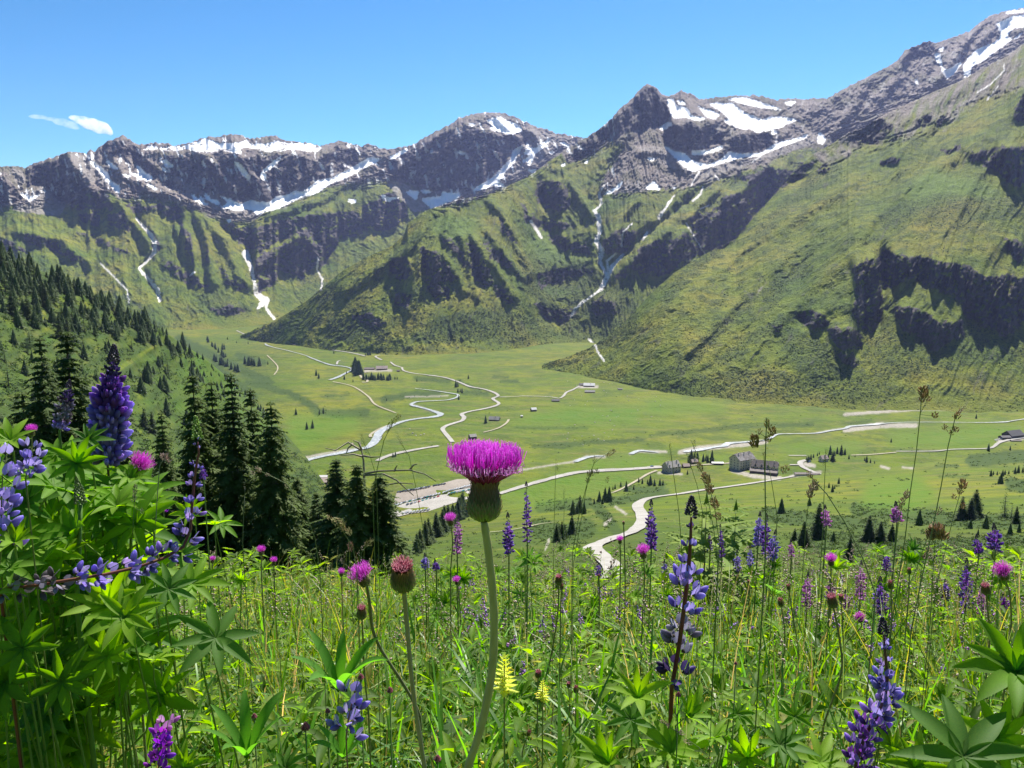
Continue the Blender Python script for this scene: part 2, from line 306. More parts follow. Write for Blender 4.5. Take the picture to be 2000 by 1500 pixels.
for c, L_ in ((1, [[(140,520),(370,450),(470,580),(490,650),(400,700),(330,700),(230,600),(150,610)],[(-500,500),(0,560),(60,600),(140,680),(40,720),(0,700),(-500,690)],[(370,710),(480,640),(600,640),(640,740),(580,740),(420,740)],[(430,760),(560,750),(560,860),(600,870),(450,800)],
 [(580,760),(700,760),(730,870),(640,850)],[(700,700),(830,720),(1000,710),(1050,760),(980,800),(860,740),(740,760)],[(770,800),(850,850),(900,960),(870,980),(830,900)],[(990,780),(1060,870),(1080,980),(1080,1080),(1040,960)],[(1140,880),(1160,960),(1180,1040),(1150,1060)],[(1200,1000),(1280,1130),(1400,1180),(1330,1200),(1250,1140)],
 [(1240,820),(1420,850),(1560,800),(1720,770),(2000,740),(2050,870),(1900,900),(1790,1080),(1770,1060),(1700,880),(1560,900),(1450,990),(1410,960),(1340,930)],[(1420,1010),(1520,960),(1600,920),(1700,880),(1770,1040),(1680,1130),(1560,1070),(1540,1150),(1450,1220),(1420,1120)],
 [(130,880),(230,890),(330,940),(450,1000),(430,1040),(350,1000),(240,950),(150,930)],[(-300,870),(0,890),(110,950),(160,990),(60,980),(0,940)],[(400,855),(520,880),(640,950),(740,980),(700,990),(560,930)],[(880,940),(900,1010),(1040,1080),(1000,1080),(920,1060)],
 [(900,440),(1100,460),(1330,460),(1500,450),(1640,430),(1760,460),(1900,400),(2000,420),(2000,480),(1780,580),(1680,620),(1500,690),(1400,680),(1330,700),(1200,640),(1150,650),(1000,560),(880,490)],[(560,390),(690,340),(760,390),(860,500),(1000,610),(1050,650),(900,600),(760,480),(640,440),(540,420)],
 [(1180,1290),(1300,1270),(1380,1310),(1300,1330),(1200,1320)],[(960,1090),(1060,1090),(1180,1180),(1100,1170),(1000,1130)]]),
 (2, [[(450,470),(600,390),(800,300),(950,290),(1060,320),(1200,340),(1260,325),(1200,390),(1130,430),(1100,510),(1020,560),(900,640),(780,640),(690,640),(590,600),(500,560),(420,530)],[(630,950),(720,970),(790,1060),(850,1130),(780,1150),(800,1240),(700,1250),(660,1140),(650,1020)],
 [(880,900),(930,940),(1000,1040),(1040,1130),(1000,1180),(940,1160),(900,1050)],[(970,910),(1060,960),(1150,1060),(1100,1070),(1010,990)],[(1040,1150),(1160,1240),(1140,1270),(1050,1220)],[(1060,760),(1110,840),(1180,930),(1140,920),(1080,850)],[(740,900),(800,900),(880,1000),(900,1090),(840,1010)],[(470,1010),(560,990),(590,1100),(520,1150),(450,1080)],[(500,1200),(590,1220),(560,1290),(480,1260)],
 [(250,1330),(350,1320),(450,1370),(380,1410),(320,1380),(250,1360)],[(1280,580),(1420,580),(1480,720),(1400,760),(1330,740),(1270,680)],[(1180,680),(1240,760),(1300,800),(1420,800),(1500,850),(1420,850),(1300,860),(1220,800)],[(1330,880),(1440,900),(1560,930),(1600,990),(1500,980),(1380,940)],
 [(1650,900),(1760,850),(1860,870),(1780,970),(1680,990),(1640,960)],[(1270,1090),(1420,1070),(1550,1060),(1600,1090),(1470,1120),(1300,1190)],[(1270,1260),(1380,1300),(1500,1300),(1450,1380),(1300,1340)],[(1570,1280),(1640,1225),(1730,1260),(1720,1320),(1600,1330)],
 [(400,680),(480,640),(560,700),(560,790),(440,860),(330,840),(300,720)],[(740,690),(880,690),(1000,640),(1090,620),(960,680),(850,720)]]),
 (3, [[(640,310),(755,195),(860,260),(895,360),(800,430),(700,440),(560,480),(400,600),(280,620),(420,490),(560,380)],[(830,450),(960,400),(1100,420),(1180,460),(1170,520),(1060,550),(920,560),(850,520)],[(1220,490),(1330,450),(1470,470),(1450,530),(1310,570),(1210,550)],
 [(980,930),(1130,880),(1200,800),(1320,780),(1420,740),(1500,760),(1380,890),(1250,1050),(1180,1100),(1060,1120),(1010,1040)],[(880,1060),(980,1010),(1070,1130),(1000,1150),(850,1250),(760,1240),(650,1220),(700,1110),(800,1050)],[(1440,640),(1560,660),(1700,600),(1640,700),(1500,760),(1330,760),(1280,700)],[(560,1260),(640,1200),(640,1280)]]),
 (4, [[(750,950),(900,850),(1040,760),(1150,820),(1100,900),(990,950),(870,910)],[(1300,780),(1400,740),(1400,800),(1300,820)],[(1420,780),(1480,740),(1490,790),(1430,820)],[(1620,1000),(1800,960),(1990,950),(2200,950),(2200,1300),(2000,1240),(1900,1190),(1800,1100),(1650,1050)],[(1930,720),(2000,600),(2300,500),(2300,900),(2000,810),(1940,780)],
 [(640,1120),(700,1070),(735,1090),(690,1140)],[(380,1140),(440,1100),(520,1130),(430,1200)],[(1450,980),(1600,940),(1600,970),(1500,1000)],[(1050,1050),(1190,1020),(1180,1060),(1070,1080)],[(1260,310),(1380,270),(1440,300),(1340,380),(1200,400)]]),
 (5, [[(1030,350),(1120,300),(1170,310),(1210,480),(1200,640),(1160,720),(1080,690),(1040,600),(1060,450)],[(1160,290),(1240,250),(1330,290),(1500,290),(1560,320),(1700,340),(1780,400),(1860,390),(2000,400),(2500,350),(2500,700),(2000,660),(1900,740),(1760,680),(1680,620),(1600,500),(1500,480),(1440,430),(1350,420),(1260,470),(1210,440)],
 [(1260,560),(1400,570),(1500,620),(1520,660),(1660,640),(1670,740),(1560,780),(1500,830),(1420,750),(1320,700)],[(1880,180),(2000,200),(2000,340),(1930,280)],[(740,600),(840,590),(920,650),(860,700),(760,680)],[(900,690),(1030,680),(1110,740),(1100,810),(960,800)],[(950,820),(1050,830),(1080,900),(1000,900)],[(590,670),(660,670),(640,710),(600,710)]])):
    for p in L_: fill(cliff, c, p)
for c, L_ in ((1, [[(60,740),(140,680),(230,610),(280,650),(370,720),(330,780),(150,760)],[(1170,680),(1400,700),(1500,720),(1440,790),(1330,780),(1200,730)],[(380,430),(500,430),(640,600),(500,590),(470,570)],[(60,510),(130,520),(150,600),(90,600)]]),
 (3, [[(1010,700),(1100,640),(1380,590),(1600,500),(1690,440),(1720,470),(1700,510),(1560,560),(1300,640),(1150,690),(1020,740)],[(600,770),(700,720),(830,770),(600,790)],[(690,540),(820,530),(900,600),(1000,680),(850,640),(740,560)]]),
 (2, [[(1000,210),(1100,210),(1250,290),(1400,330),(1540,350),(1400,440),(1290,500),(1180,560),(1110,600),(1060,580),(1180,400),(1270,320),(1180,250)],[(430,570),(560,600),(700,730),(600,760),(480,640)]])):
    for p in L_: fill(scree, c, p)
for c, pts, wd in ((5, [(780,370),(650,440),(590,540)], 24), (5, [(480,520),(400,600),(250,740),(130,880),(50,950)], [16,22,18]), (5, [(650,650),(450,760),(300,880)], 14), (5, [(-100,1040),(400,1000),(800,1030),(1200,1050)], [10,50,60,40]), (5, [(1250,50),(1500,60),(1750,120)], [20,40,20]),
 (5, [(1100,700),(1250,850),(1700,760),(2200,800)], [60,90,60]), (5, [(700,760),(1000,960)], [40,80]), (4, [(1100,1430),(1400,1330),(1650,1350),(2000,1350)], [30,34,40]), (3,[(1830,650),(1650,760),(1500,900),(1350,1040)],[12,24,14]), (3,[(1240,1050),(1000,1220),(850,1400)],[8,20,10]),
 (2, [(1300,1100),(1500,1200),(1700,1330)], [90,120,90]), (2, [(700,1420),(1000,1380),(1300,1440)], [40,60,60]), (2,[(1750,1380),(1500,1440)],60), (1,[(1150,1250),(1350,1310)],30), (1,[(1620,1030),(1800,1200)],[20,40]), (2,[(100,1380),(400,1440)],[10,30])):
    stroke(shrub, c, pts, wd, soft=10)
for c, L_ in ((4, [[(1300,1150),(1400,1080),(1550,1140),(1700,1160),(1900,1300),(1600,1280),(1300,1340),(1200,1300)]]), (2, [[(1200,900),(1300,880),(1500,1000),(1640,1030),(1600,1060),(1300,1060)],[(640,880),(760,780),(900,760),(1000,840),(900,880),(760,880)]])):
    for p in L_: fill(bright, c, p)
cliffR = blur(cliff, 12); cliffS = blur(cliff, 2); cliffW = blur(cliff, 5); rockS = blur(rock, 6); screeS = blur(scree, 4); shrubS = blur(shrub, 5); brightS = blur(bright, 10); snowS = blur(snow, 2); streamS = stream
relief = newmap(); relN = newmap()
for c, pts, wd in ((1, [(600,670),(700,740),(800,870),(850,960)],26),(1,[(940,740),(1000,860),(1070,960),(1090,1090)],30),(1,[(1090,760),(1150,880),(1170,1050),(1190,1150)],26),(1,[(1130,790),(1250,900),(1290,1000),(1350,1120),(1420,1180)],30),(1,[(1290,900),(1370,980),(1410,1140)],22),(1,[(1690,870),(1765,960),(1775,1070)],24),(1,[(1700,880),(1560,960),(1440,1060)],22),(1,[(680,330),(620,420),(690,560),(900,640),(1100,720)],30),(1,[(380,430),(480,560),(520,640)],26),(1,[(100,860),(330,900),(500,1040)],26),(1,[(1060,380),(1180,480),(1300,620)],20),(1,[(1300,330),(1330,430),(1420,560),(1500,690)],20),(1,[(1470,350),(1400,470),(1380,560)],16),(1,[(1650,420),(1560,540),(1560,660)],18),(1,[(1880,370),(1760,480),(1640,610)],22),(1,[(2000,560),(1800,680),(1500,780)],20),
 (2,[(720,730),(640,880),(560,960),(420,1050),(200,1200)],30),(2,[(860,890),(900,1000),(920,1100),(950,1230)],22),(2,[(930,900),(1050,1060),(1170,1240)],22),(2,[(1000,660),(1090,780),(1150,880),(1200,980),(1250,1100)],26),(2,[(630,950),(600,1060),(590,1200)],24),(2,[(760,980),(830,1080),(880,1200)],22),(2,[(1420,510),(1480,620),(1560,720),(1600,760)],26),(2,[(800,760),(760,880),(820,980)],20),(2,[(1000,860),(1120,1000),(1200,1120)],16),(2,[(480,1180),(560,1300)],20),(2,[(1050,220),(1150,330),(1230,420)],22),(2,[(900,210),(880,300),(700,440)],20),(2,[(800,260),(640,400),(460,560)],20),(2,[(1250,300),(1330,420),(1300,540)],18),
 (3,[(560,500),(480,640),(440,800)],22),(3,[(755,190),(740,330),(640,470),(500,620)],30),(3,[(790,190),(850,320),(920,420)],24),(3,[(870,1000),(760,1090),(640,1200)],26),(3,[(970,1000),(880,1140),(850,1240)],22),(3,[(1290,840),(1130,930),(1080,1100)],22),(3,[(700,560),(840,560),(1000,680)],20),(3,[(950,215),(990,330),(1100,400)],16),(3,[(1000,760),(900,830),(780,960)],20),(3,[(700,830),(600,940),(560,1100)],22),(3,[(1150,770),(1050,860),(970,940)],20),(3,[(1440,640),(1300,760),(1180,850)],20),
 (4,[(1400,270),(1500,420),(1450,520)],26),(4,[(1700,150),(1560,360),(1400,560)],26),(4,[(1220,350),(1180,500),(1060,640)],24),(4,[(1000,500),(900,680),(760,860)],22),(4,[(1900,100),(1700,280),(1640,470)],22),(4,[(1900,400),(1500,640),(1200,800),(900,1060)],30),(4,[(1750,880),(1400,1120),(1100,1350),(800,1600)],34),(4,[(1500,760),(1100,1040),(700,1300),(300,1560)],30),(4,[(1950,880),(1700,1150),(1500,1500)],26),
 (5,[(1240,0),(1100,150),(1060,260),(850,430),(700,580),(600,680),(450,860)],34),(5,[(900,100),(640,330),(400,560),(150,820)],34),(5,[(700,60),(400,300),(100,560)],30),(5,[(1160,280),(1210,480),(1220,640)],20),(5,[(1500,300),(1520,480),(1560,650)],18),(5,[(1750,350),(1700,500),(1780,680)],18),(5,[(930,560),(760,720),(560,930)],26),(5,[(1350,300),(1400,430)],14),(5,[(1880,400),(1850,560),(1900,700)],18)):
    stroke(relief, c, pts, wd * .5, 1.0, soft=wd * .5)
for c, pts, wd in ((1,[(760,790),(860,920),(850,1000),(790,1070),(890,1240)],12),(1,[(1240,820),(1370,985),(1430,1200)],18),(1,[(1780,1090),(1860,930)],12),(2,[(900,900),(935,1000),(990,1180)],9),(2,[(1060,760),(1110,840),(1190,960)],9),(3,[(500,800),(460,880),(500,1110),(490,1190)],16),(3,[(905,805),(820,930),(600,1150)],12),(3,[(1060,770),(760,1010),(620,1140)],12),
 (5,[(780,370),(640,450),(560,560),(420,760),(200,940)],16),(5,[(480,510),(350,650),(130,880)],14),(5,[(560,200),(300,400),(0,640)],12),(5,[(1000,120),(800,300),(700,400)],12),(5,[(1215,440),(1230,600)],8)):
    stroke(relN, c, pts, wd * .5, 1.0, soft=wd)
reliefS = blur(relief, 4) - 1.1 * blur(relN, 3); del relief, relN
fill(rock, 4, [(600,1000),(760,920),(1060,755),(1300,645),(1700,465),(2000,280),(2300,200),(2300,640),(2000,600),(1750,640),(1500,780),(1250,900),(1000,960),(700,1100)], .55)
rockS = blur(rock, 8)
stroke(scree, 5, [(565,435),(520,480),(500,535)], [7,8,3], .7, soft=4); stroke(scree, 4, [(1850,400),(1700,600),(1560,740),(1450,900)], [8,14,22,8], .6, soft=14); screeS = blur(scree, 3)
# ------------------------------------------------------------------ mountain cover material
def mountain_material():
    q = NT('mountain_cover'); A = q.attr('mA'); B = q.attr('mB')
    n1 = q.noise(.006, 5); n2 = q.noise(.035, 5, .65); n3 = q.noise(.16, 4, .7)
    grass = q.ramp(n1, (.32, (.078, .125, .007)), (.5, (.140, .168, .010)), (.68, (.215, .195, .022)))
    grass = q.mix(q.math('MULTIPLY', q.ramp(n2, (.42, 0), (.62, 1)), .55), grass, (.045, .075, .02))
    grass = q.mix(B[2], grass, (.115, .175, .025))
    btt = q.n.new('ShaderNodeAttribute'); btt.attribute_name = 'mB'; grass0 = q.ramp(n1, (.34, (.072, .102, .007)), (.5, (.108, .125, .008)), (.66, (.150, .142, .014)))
    spots = q.ramp(q.voro(.16), (.20, 1), (.42, 0))
    sp2 = q.ramp(q.math('ADD', n2, q.math('MULTIPLY', B[1], .38)), (.50, 0), (.66, 1))
    grass = q.mix(q.math('MULTIPLY', sp2, q.math('MULTIPLY_ADD', spots, .75, .25)), grass, (.020, .040, .014))
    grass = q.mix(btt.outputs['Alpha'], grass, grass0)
    rk = q.ramp(n2, (.28, (.098, .078, .066)), (.5, (.190, .152, .126)), (.72, (.31, .262, .222)))
    rk = q.mix(q.ramp(n3, (.35, 0), (.7, .6)), rk, (.26, .24, .225))
    dk = q.ramp(n2, (.3, (.034, .030, .036)), (.7, (.115, .100, .098)))  # dark slate of the cliffs, with shade of steep faces put into the colour
    col = q.mix(A[1], grass, rk)
    # lichen and turf on ledges of the rock zone
    led = q.ramp(n1, (.50, 0), (.62, .6)); col = q.mix(q.math('MULTIPLY', led, A[1]), col, (.105, .105, .055))
    sc = q.ramp(n2, (.3, (.19, .165, .145)), (.7, (.33, .30, .27)))
    col = q.mix(A[2], col, sc)
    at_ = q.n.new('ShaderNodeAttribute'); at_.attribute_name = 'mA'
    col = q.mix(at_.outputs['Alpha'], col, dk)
    col = q.mix(B[0], col, q.ramp(n3, (.3, (.50, .45, .40)), (.6, (.85, .82, .78))))
    col = q.mix(A[0], col, q.ramp(n2, (.3, (.86, .86, .87)), (.7, (.94, .94, .94))))
    q.color(col)
    hh = q.math('MULTIPLY_ADD', n3, .45, n2)
    h2 = q.math('MULTIPLY', hh, q.math('MULTIPLY_ADD', A[0], -.85, 1.0))
    q.bump(h2, .7, 16.0)
    q.b.inputs['Specular IOR Level'].default_value = .1
    return q.m
M_MTN = mountain_material()
def grid_faces(nr, nc):
    i = np.arange(nr - 1)[:, None] * nc + np.arange(nc - 1)[None, :]
    return np.stack([i, i + 1, i + nc + 1, i + nc], -1).reshape(-1, 4)
def gblur1(a, r):
    k = np.exp(-.5 * (np.arange(-3 * r, 3 * r + 1) / r) ** 2); k /= k.sum()
    return np.convolve(np.pad(a, 3 * r, 'edge'), k, 'valid')
def layer(name, x0, x1, sil, foot, sig, label, streak=(0.35, 1.0), amp=(.004, .014), seed=1, cell=26., nr=330, step=1.6, jag=1.2, back=1500., rel=.017, toe=True):
    xs = np.arange(x0, x1 + .1, step); nc = len(xs)
    S = np.array(sil, float); Ft = np.array(foot, float)
    sy = np.interp(xs, S[:, 0], S[:, 1]); fy = np.interp(xs, Ft[:, 0], Ft[:, 1]) + 5; fY = np.exp(np.interp(xs, Ft[:, 0], np.log(Ft[:, 2])))
    rk = look(rockS, xs, sy + 4)
    sy = sy + jag * (.35 + rk) * (fbm(xs / 9., xs * 0 + seed, 3, seed) * 3.2)
    sy = np.minimum(sy, fy - 2)
    t = np.linspace(0, 1, nr)[:, None]
    px = np.repeat(xs[None, :], nr, 0); py = fy[None, :] + (sy - fy)[None, :] * t
    # steepness along the sight line, degrees
    wx = 9 * fbm(px / 20, py / 20, 4, seed + 3, .6); wy = 11 * fbm(px / 20, py / 20, 4, seed + 9, .6)
    cl = look(cliffS, px + wx, py + wy); cw = look(cliffW, px, py)
    cl = cl * (.22 + .78 * sstep(-.30, .02, fbm(px / 13, py / 9, 4, seed + 15, .6)))
    sg = sig(px, py) + 9 * fbm(px / 55, py / 40, 3, seed + 5)
    rkm = look(rockS, px, py)
    ter = np.clip(fbm(px / 60, py / 9., 3, seed + 12), -.6, .9)      # ledges in the rock
    sg = sg + rkm * 18 * ter
    sg = np.clip(sg, 17, 62)
    sg = sg * (1 - cl) + cl * np.clip(74 + 14 * fbm(px / 30, py / 12, 3, seed + 2), 52, 83)
    a, e = ray(px, py)
    if toe: sg = sg * sstep(-.02, .13, t) + (1 - sstep(-.02, .13, t)) * 9
    de = np.diff(e, axis=0); em = (e[1:] + e[:-1]) / 2
    tg = np.tan(np.radians((sg[1:] + sg[:-1]) / 2)); tg = np.maximum(tg, em + .10); tg = np.maximum(tg, .05)
    dl = de / (tg - em)
    clm = ((cl[1:] + cl[:-1]) / 2)
    cs = (dl * clm).sum(0); ns = (dl * (1 - clm)).sum(0)
    target = gblur1(cs + ns, 40); k = np.clip((target - cs) / np.maximum(ns, 1e-6), .6, 1.8)
    dl = dl * (clm + (1 - clm) * k[None, :])
    lY = np.log(fY)[None, :] + np.concatenate([np.zeros((1, nc)), np.cumsum(dl, 0)], 0)
    ker = np.array([1, 3, 4, 3, 1.]); ker /= ker.sum(); P = np.pad(lY, ((0, 0), (2, 2)), 'edge')
    lY = sum(ker[i] * P[:, i:i + nc] for i in range(5))
    k2 = np.exp(-.5 * (np.arange(-42, 43) / 16.) ** 2); k2 /= k2.sum(); P = np.pad(lY, ((0, 0), (42, 42)), 'edge')
    lS = sum(k2[i] * P[:, i:i + nc] for i in range(85))
    wr = np.maximum(np.clip(look(cliffR, px, py) * 1.7, 0, 1), .12 * rkm)
    lY = lS + (lY - lS) * wr
    # gullies and ribs that run down the fall line
    ca, sa = streak(px, py) if callable(streak) else streak
    ca = ca + 0 * px; sa = sa + 0 * px; nn = np.hypot(ca, sa); ca, sa = ca / nn, sa / nn      # unit vector down the slope in the picture plane
    u = (px * sa - py * ca); v = (px * ca + py * sa)
    uu = u + 26 * fbm(px / 60, py / 60, 4, seed + 7)
    fade = sstep(0, .10, t) * (1 - .5 * sstep(.94, 1.0, t))
    am = amp[0] + (amp[1] - amp[0]) * np.clip(rkm + cw, 0, 1)
    snw = look(snowS, px, py)
    lY = lY - fade * am * (1 - .75 * snw) * (ridged(uu / cell, v / (cell * (2.3 - 1.1 * rkm)), 6, seed + 20, .60) + .35 * fbm(px / 5., py / 5., 3, seed + 33) * np.clip(rkm + cw, .15, 1))
    lY = lY - fade * rel * look(reliefS, px + .5 * wx, py + .5 * wy)
    lY = lY - fade * 2.2 * amp[0] * fbm(uu / (cell * 4), v / (cell * 10), 2, seed + 40)
    Y = np.exp(lY); X = a * Y; Z = e * Y
    # cover masks
    w2x = 2.2 * fbm(px / 7, py / 7, 3, seed + 51); w2y = 2.0 * fbm(px / 7, py / 7, 3, seed + 57)
    sn = sstep(.14, .30, look(snowS, px + w2x, py + w2y) + .22 * fbm(px / 4, py / 3, 2, seed + 60) - .17 * ((py < 312) & (px < 640)) - .6 * ((py < 312) & (px < 700)) * sstep(.0, .35, fbm(px / 14, py / 5, 3, seed + 62)))
    rim = rkm * sstep(.25, .33, fbm(u / 9, v / 30, 4, seed + 61)) * sstep(430, 380, py) * (.15 + (px < 1200))        # stray snow in rock clefts
    sn = np.maximum(sn, rim * .8 * (1 - cw * .5))
    rkk = sstep(.3, .7, rkm + .55 * fbm(uu / 24, v / 26, 4, seed + 63))
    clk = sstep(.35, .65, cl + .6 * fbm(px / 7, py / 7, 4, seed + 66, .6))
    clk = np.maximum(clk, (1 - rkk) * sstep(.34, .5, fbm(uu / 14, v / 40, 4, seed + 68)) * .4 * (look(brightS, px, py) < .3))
    scr = sstep(.35, .65, look(screeS, px + w2x, py + w2y) + .3 * fbm(px / 12, py / 12, 3, seed + 70)) * .85
    stv = np.clip(look(streamS, px + 1.2 * w2x, py) * (1.15 + .8 * fbm(px / 3, py / 4, 2, seed + 72)), 0, 1)
    shb = look(shrubS, px + 3 * w2x, py + 3 * w2y); brt = look(brightS, px, py)
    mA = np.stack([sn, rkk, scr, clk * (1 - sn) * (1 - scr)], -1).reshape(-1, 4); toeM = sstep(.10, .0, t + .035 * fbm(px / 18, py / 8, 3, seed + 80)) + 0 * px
    mB = np.stack([stv, shb, brt, toeM], -1).reshape(-1, 4)
    V = np.stack([X, Y, Z], -1).reshape(-1, 3)
    # the far side of the ridge, falling away to the valley beyond
    nb = 14; tb = np.linspace(0, 1, nb + 1)[1:, None]
    Xe, Ye, Ze = X[-1], Y[-1], Z[-1]
    Yb = Ye[None, :] + np.clip((Ze + 250) * 2.2, 40, back)[None, :] * tb; Xb = Xe[None, :] * (Yb / Ye[None, :]); Zb = Ze[None, :] - (Ze[None, :] + 320) * (tb ** .9)
    Zb = Zb + 25 * fbm(Xb / 180, Yb / 180, 3, seed) * (tb < 1)
    V = np.concatenate([V, np.stack([Xb, Yb, Zb], -1).reshape(-1, 3)])
    ex = nb * nc
    mA = np.concatenate([mA, np.repeat(mA[(nr - 1) * nc:nr * nc][None], nb, 0).reshape(-1, 4)]); mB = np.concatenate([mB, np.zeros((ex, 4))])
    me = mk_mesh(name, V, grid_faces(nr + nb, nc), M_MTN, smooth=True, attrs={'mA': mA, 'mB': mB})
    o = add(name, me, label=label, kind='structure')
    o['category'] = 'mountain'
    return dict(px=xs, sy=sy, X=X, Y=Y, Z=Z, py=py)
SIL_AB = [(-220,345),(-60,330),(0,325),(14,325),(35,324),(47,328),(70,318),(136,296),(168,299),(177,293),(185,295),(206,278),(228,269),(241,264),(252,271),(266,282),(287,281),(304,278),(325,280),(343,285),(378,276),(406,267),(430,267),(451,261),(469,264),(490,271),(514,267),(539,264),(553,274),(595,278),(626,285),(651,278),(665,275),(686,280),(705,286),(719,280),(736,287),(757,292),(806,283),(824,271),(880,242),(897,230),(922,223),(950,219),(971,220),(988,222),(1009,230),(1051,249),(1069,253),(1090,261),(1114,264),(1142,270),(1200,300),(1300,360)]
FOOT_AB = [(-220,760,2500),(0,740,2600),(200,690,2900),(390,646,3150),(480,634,3350),(560,622,3600),(640,612,3750),(700,600,3900),(900,560,4100),(1100,520,4300),(1300,500,4500)]
SIL_FC = [(470,655),(540,625),(600,587),(670,528),(715,503),(768,479),(789,458),(796,437),(824,416),(852,404),(894,391),(950,381),(988,365),(1030,346),(1060,325),(1090,300),(1115,285),(1142,270),(1168,254),(1196,230),(1210,212),(1227,200),(1241,184),(1255,170),(1264,164),(1276,167),(1290,180),(1301,189),(1318,184),(1331,175),(1339,182),(1346,180),(1367,194),(1392,191),(1430,187),(1480,186),(1500,191),(1518,195),(1539,192),(1567,194),(1588,192),(1616,192),(1700,215),(1800,260)]
FOOT_FC = [(470,668,2750),(560,676,2560),(600,682,2440),(700,688,2340),(800,698,2220),(900,697,2230),(1000,688,2350),(1060,674,2580),(1120,670,2650),(1200,690,2500),(1400,640,2700),(1800,600,3000)]
SIL_D = [(1400,330),(1440,300),(1480,262),(1520,240),(1560,222),(1590,205),(1616,192),(1625,186),(1670,162),(1700,147),(1730,132),(1754,117),(1766,100),(1781,92),(1814,80),(1829,84),(1850,76),(1892,62),(1916,42),(1937,29),(1970,20),(2000,15),(2220,-40)]
FOOT_D = [(1400,345,4050),(1480,335,4000),(1600,330,3900),(1700,320,3800),(1900,280,3700),(2220,220,3600)]
SIL_E = [(1060,712),(1100,700),(1150,680),(1190,655),(1224,625),(1270,575),(1315,534),(1350,512),(1402,483),(1437,467),(1483,411),(1504,390),(1540,345),(1590,300),(1628,279),(1658,258),(1688,249),(1718,228),(1754,211),(1790,195),(1829,177),(1868,162),(1895,147),(1940,123),(1970,108),(2000,84),(2220,-30)]
FOOT_E = [(1060,722,1950),(1100,728,1890),(1180,742,1780),(1250,762,1620),(1320,782,1500),(1450,795,1430),(1650,806,1370),(1850,812,1345),(2000,815,1330),(2220,815,1330)]
LAB = layer('mountain_range', -220, 1300, SIL_AB, FOOT_AB, lambda x, y: 30 + 6 * sstep(0, -1, (y - 480) / 200.) + 0 * x, 'long snow streaked rocky range closing the valley head, behind the forest slope', streak=(.35, 1), amp=(.006, .0105), seed=11)
LFC = layer('mountain', 470, 1800, SIL_FC, FOOT_FC, lambda x, y: 31 + 0 * x, 'pyramid peak with snowfields above a green hump split by a white stream', streak=lambda x, y: (np.where(x < 1000, .55 * np.clip((x - 850) / 200, -1.6, 1.2), .25 - .4 * sstep(1150, 1350, x)), 1 + 0 * x), amp=(.008, .011), seed=23, cell=24)
LDD = layer('mountain', 1400, 2220, SIL_D, FOOT_D, lambda x, y: 36 + 0 * x, 'bare grey rock ridge with snow couloirs at the upper right, behind the green slope', streak=(-.5, 1), amp=(.006, .0095), seed=37, nr=200)
LEE = layer('mountain_slope', 1060, 2220, SIL_E, FOOT_E, lambda x, y: 22 + 8 * sstep(1400, 2000, x) + 6 * sstep(700, 800, y), 'steep green mountainside with a dark cliff band, rising on the right', streak=lambda x, y: (-1.1 + .45 * sstep(1650, 2050, x), 1 + 0 * x), amp=(.0055, .013), seed=41, cell=30, rel=.009)

# bushes that give the lower slopes their grain
M_SCRUB = simple('mountain_scrub', (.040, .068, .018), .4, .05, .9)
def mountain_scrub(L, n, ymin, s0, s1, seed, label, cnd=None):
    g = np.random.RandomState(seed); nr, nc = L['py'].shape; i = g.randint(0, nr - 1, n * 6); j = g.randint(0, nc - 1, n * 6); px = L['px'][j]; py = L['py'][i, j]
    w = .10 + .55 * np.clip(look(shrubS, px, py), 0, 1) + .45 * sstep(.05, .4, fbm(px / 40, py / 24, 3, seed)) - .5 * look(brightS, px, py) - .8 * look(rockS, px, py); k = (py > ymin) & (w > g.rand(n * 6) * .9)
    if cnd is not None: k &= cnd(px, py)
    i, j = i[k][:n], j[k][:n]; n = len(i); P = np.stack([L['X'][i, j], L['Y'][i, j], L['Z'][i, j]], -1); S = g.uniform(s0, s1, n) * (.6 + .8 * g.rand(n) ** 2); K = 7
    c = np.repeat(P, K, 0); s = np.repeat(S, K); d = g.normal(size=(n * K, 3)); d /= np.linalg.norm(d, axis=1)[:, None]; d[:, 2] = np.abs(d[:, 2]) * .7; c = c + d * (s * .8)[:, None]
    u = g.normal(size=(n * K, 3)); u /= np.linalg.norm(u, axis=1)[:, None]; v = np.cross(u, d); v /= np.linalg.norm(v, axis=1)[:, None] + 1e-9; q = (s * .55)[:, None]
    V = np.stack([c - u * q, c + v * q * .7, c + u * q, c - v * q * .7], 1).reshape(-1, 3)
    add('mountain_scrub', mk_mesh('mountain_scrub', V, np.arange(n * K * 4).reshape(-1, 4), M_SCRUB), label=label, kind='stuff')
mountain_scrub(LEE, 17000, 330, .8, 1.9, 5, 'dark alder scrub dotted over the right mountainside')
mountain_scrub(LFC, 11000, 470, 1.6, 3.4, 6, 'dark scrub dotted over the middle hump and gullies')
mountain_scrub(LAB, 5000, 500, 2.0, 4.0, 7, 'dark scrub low on the far left range')
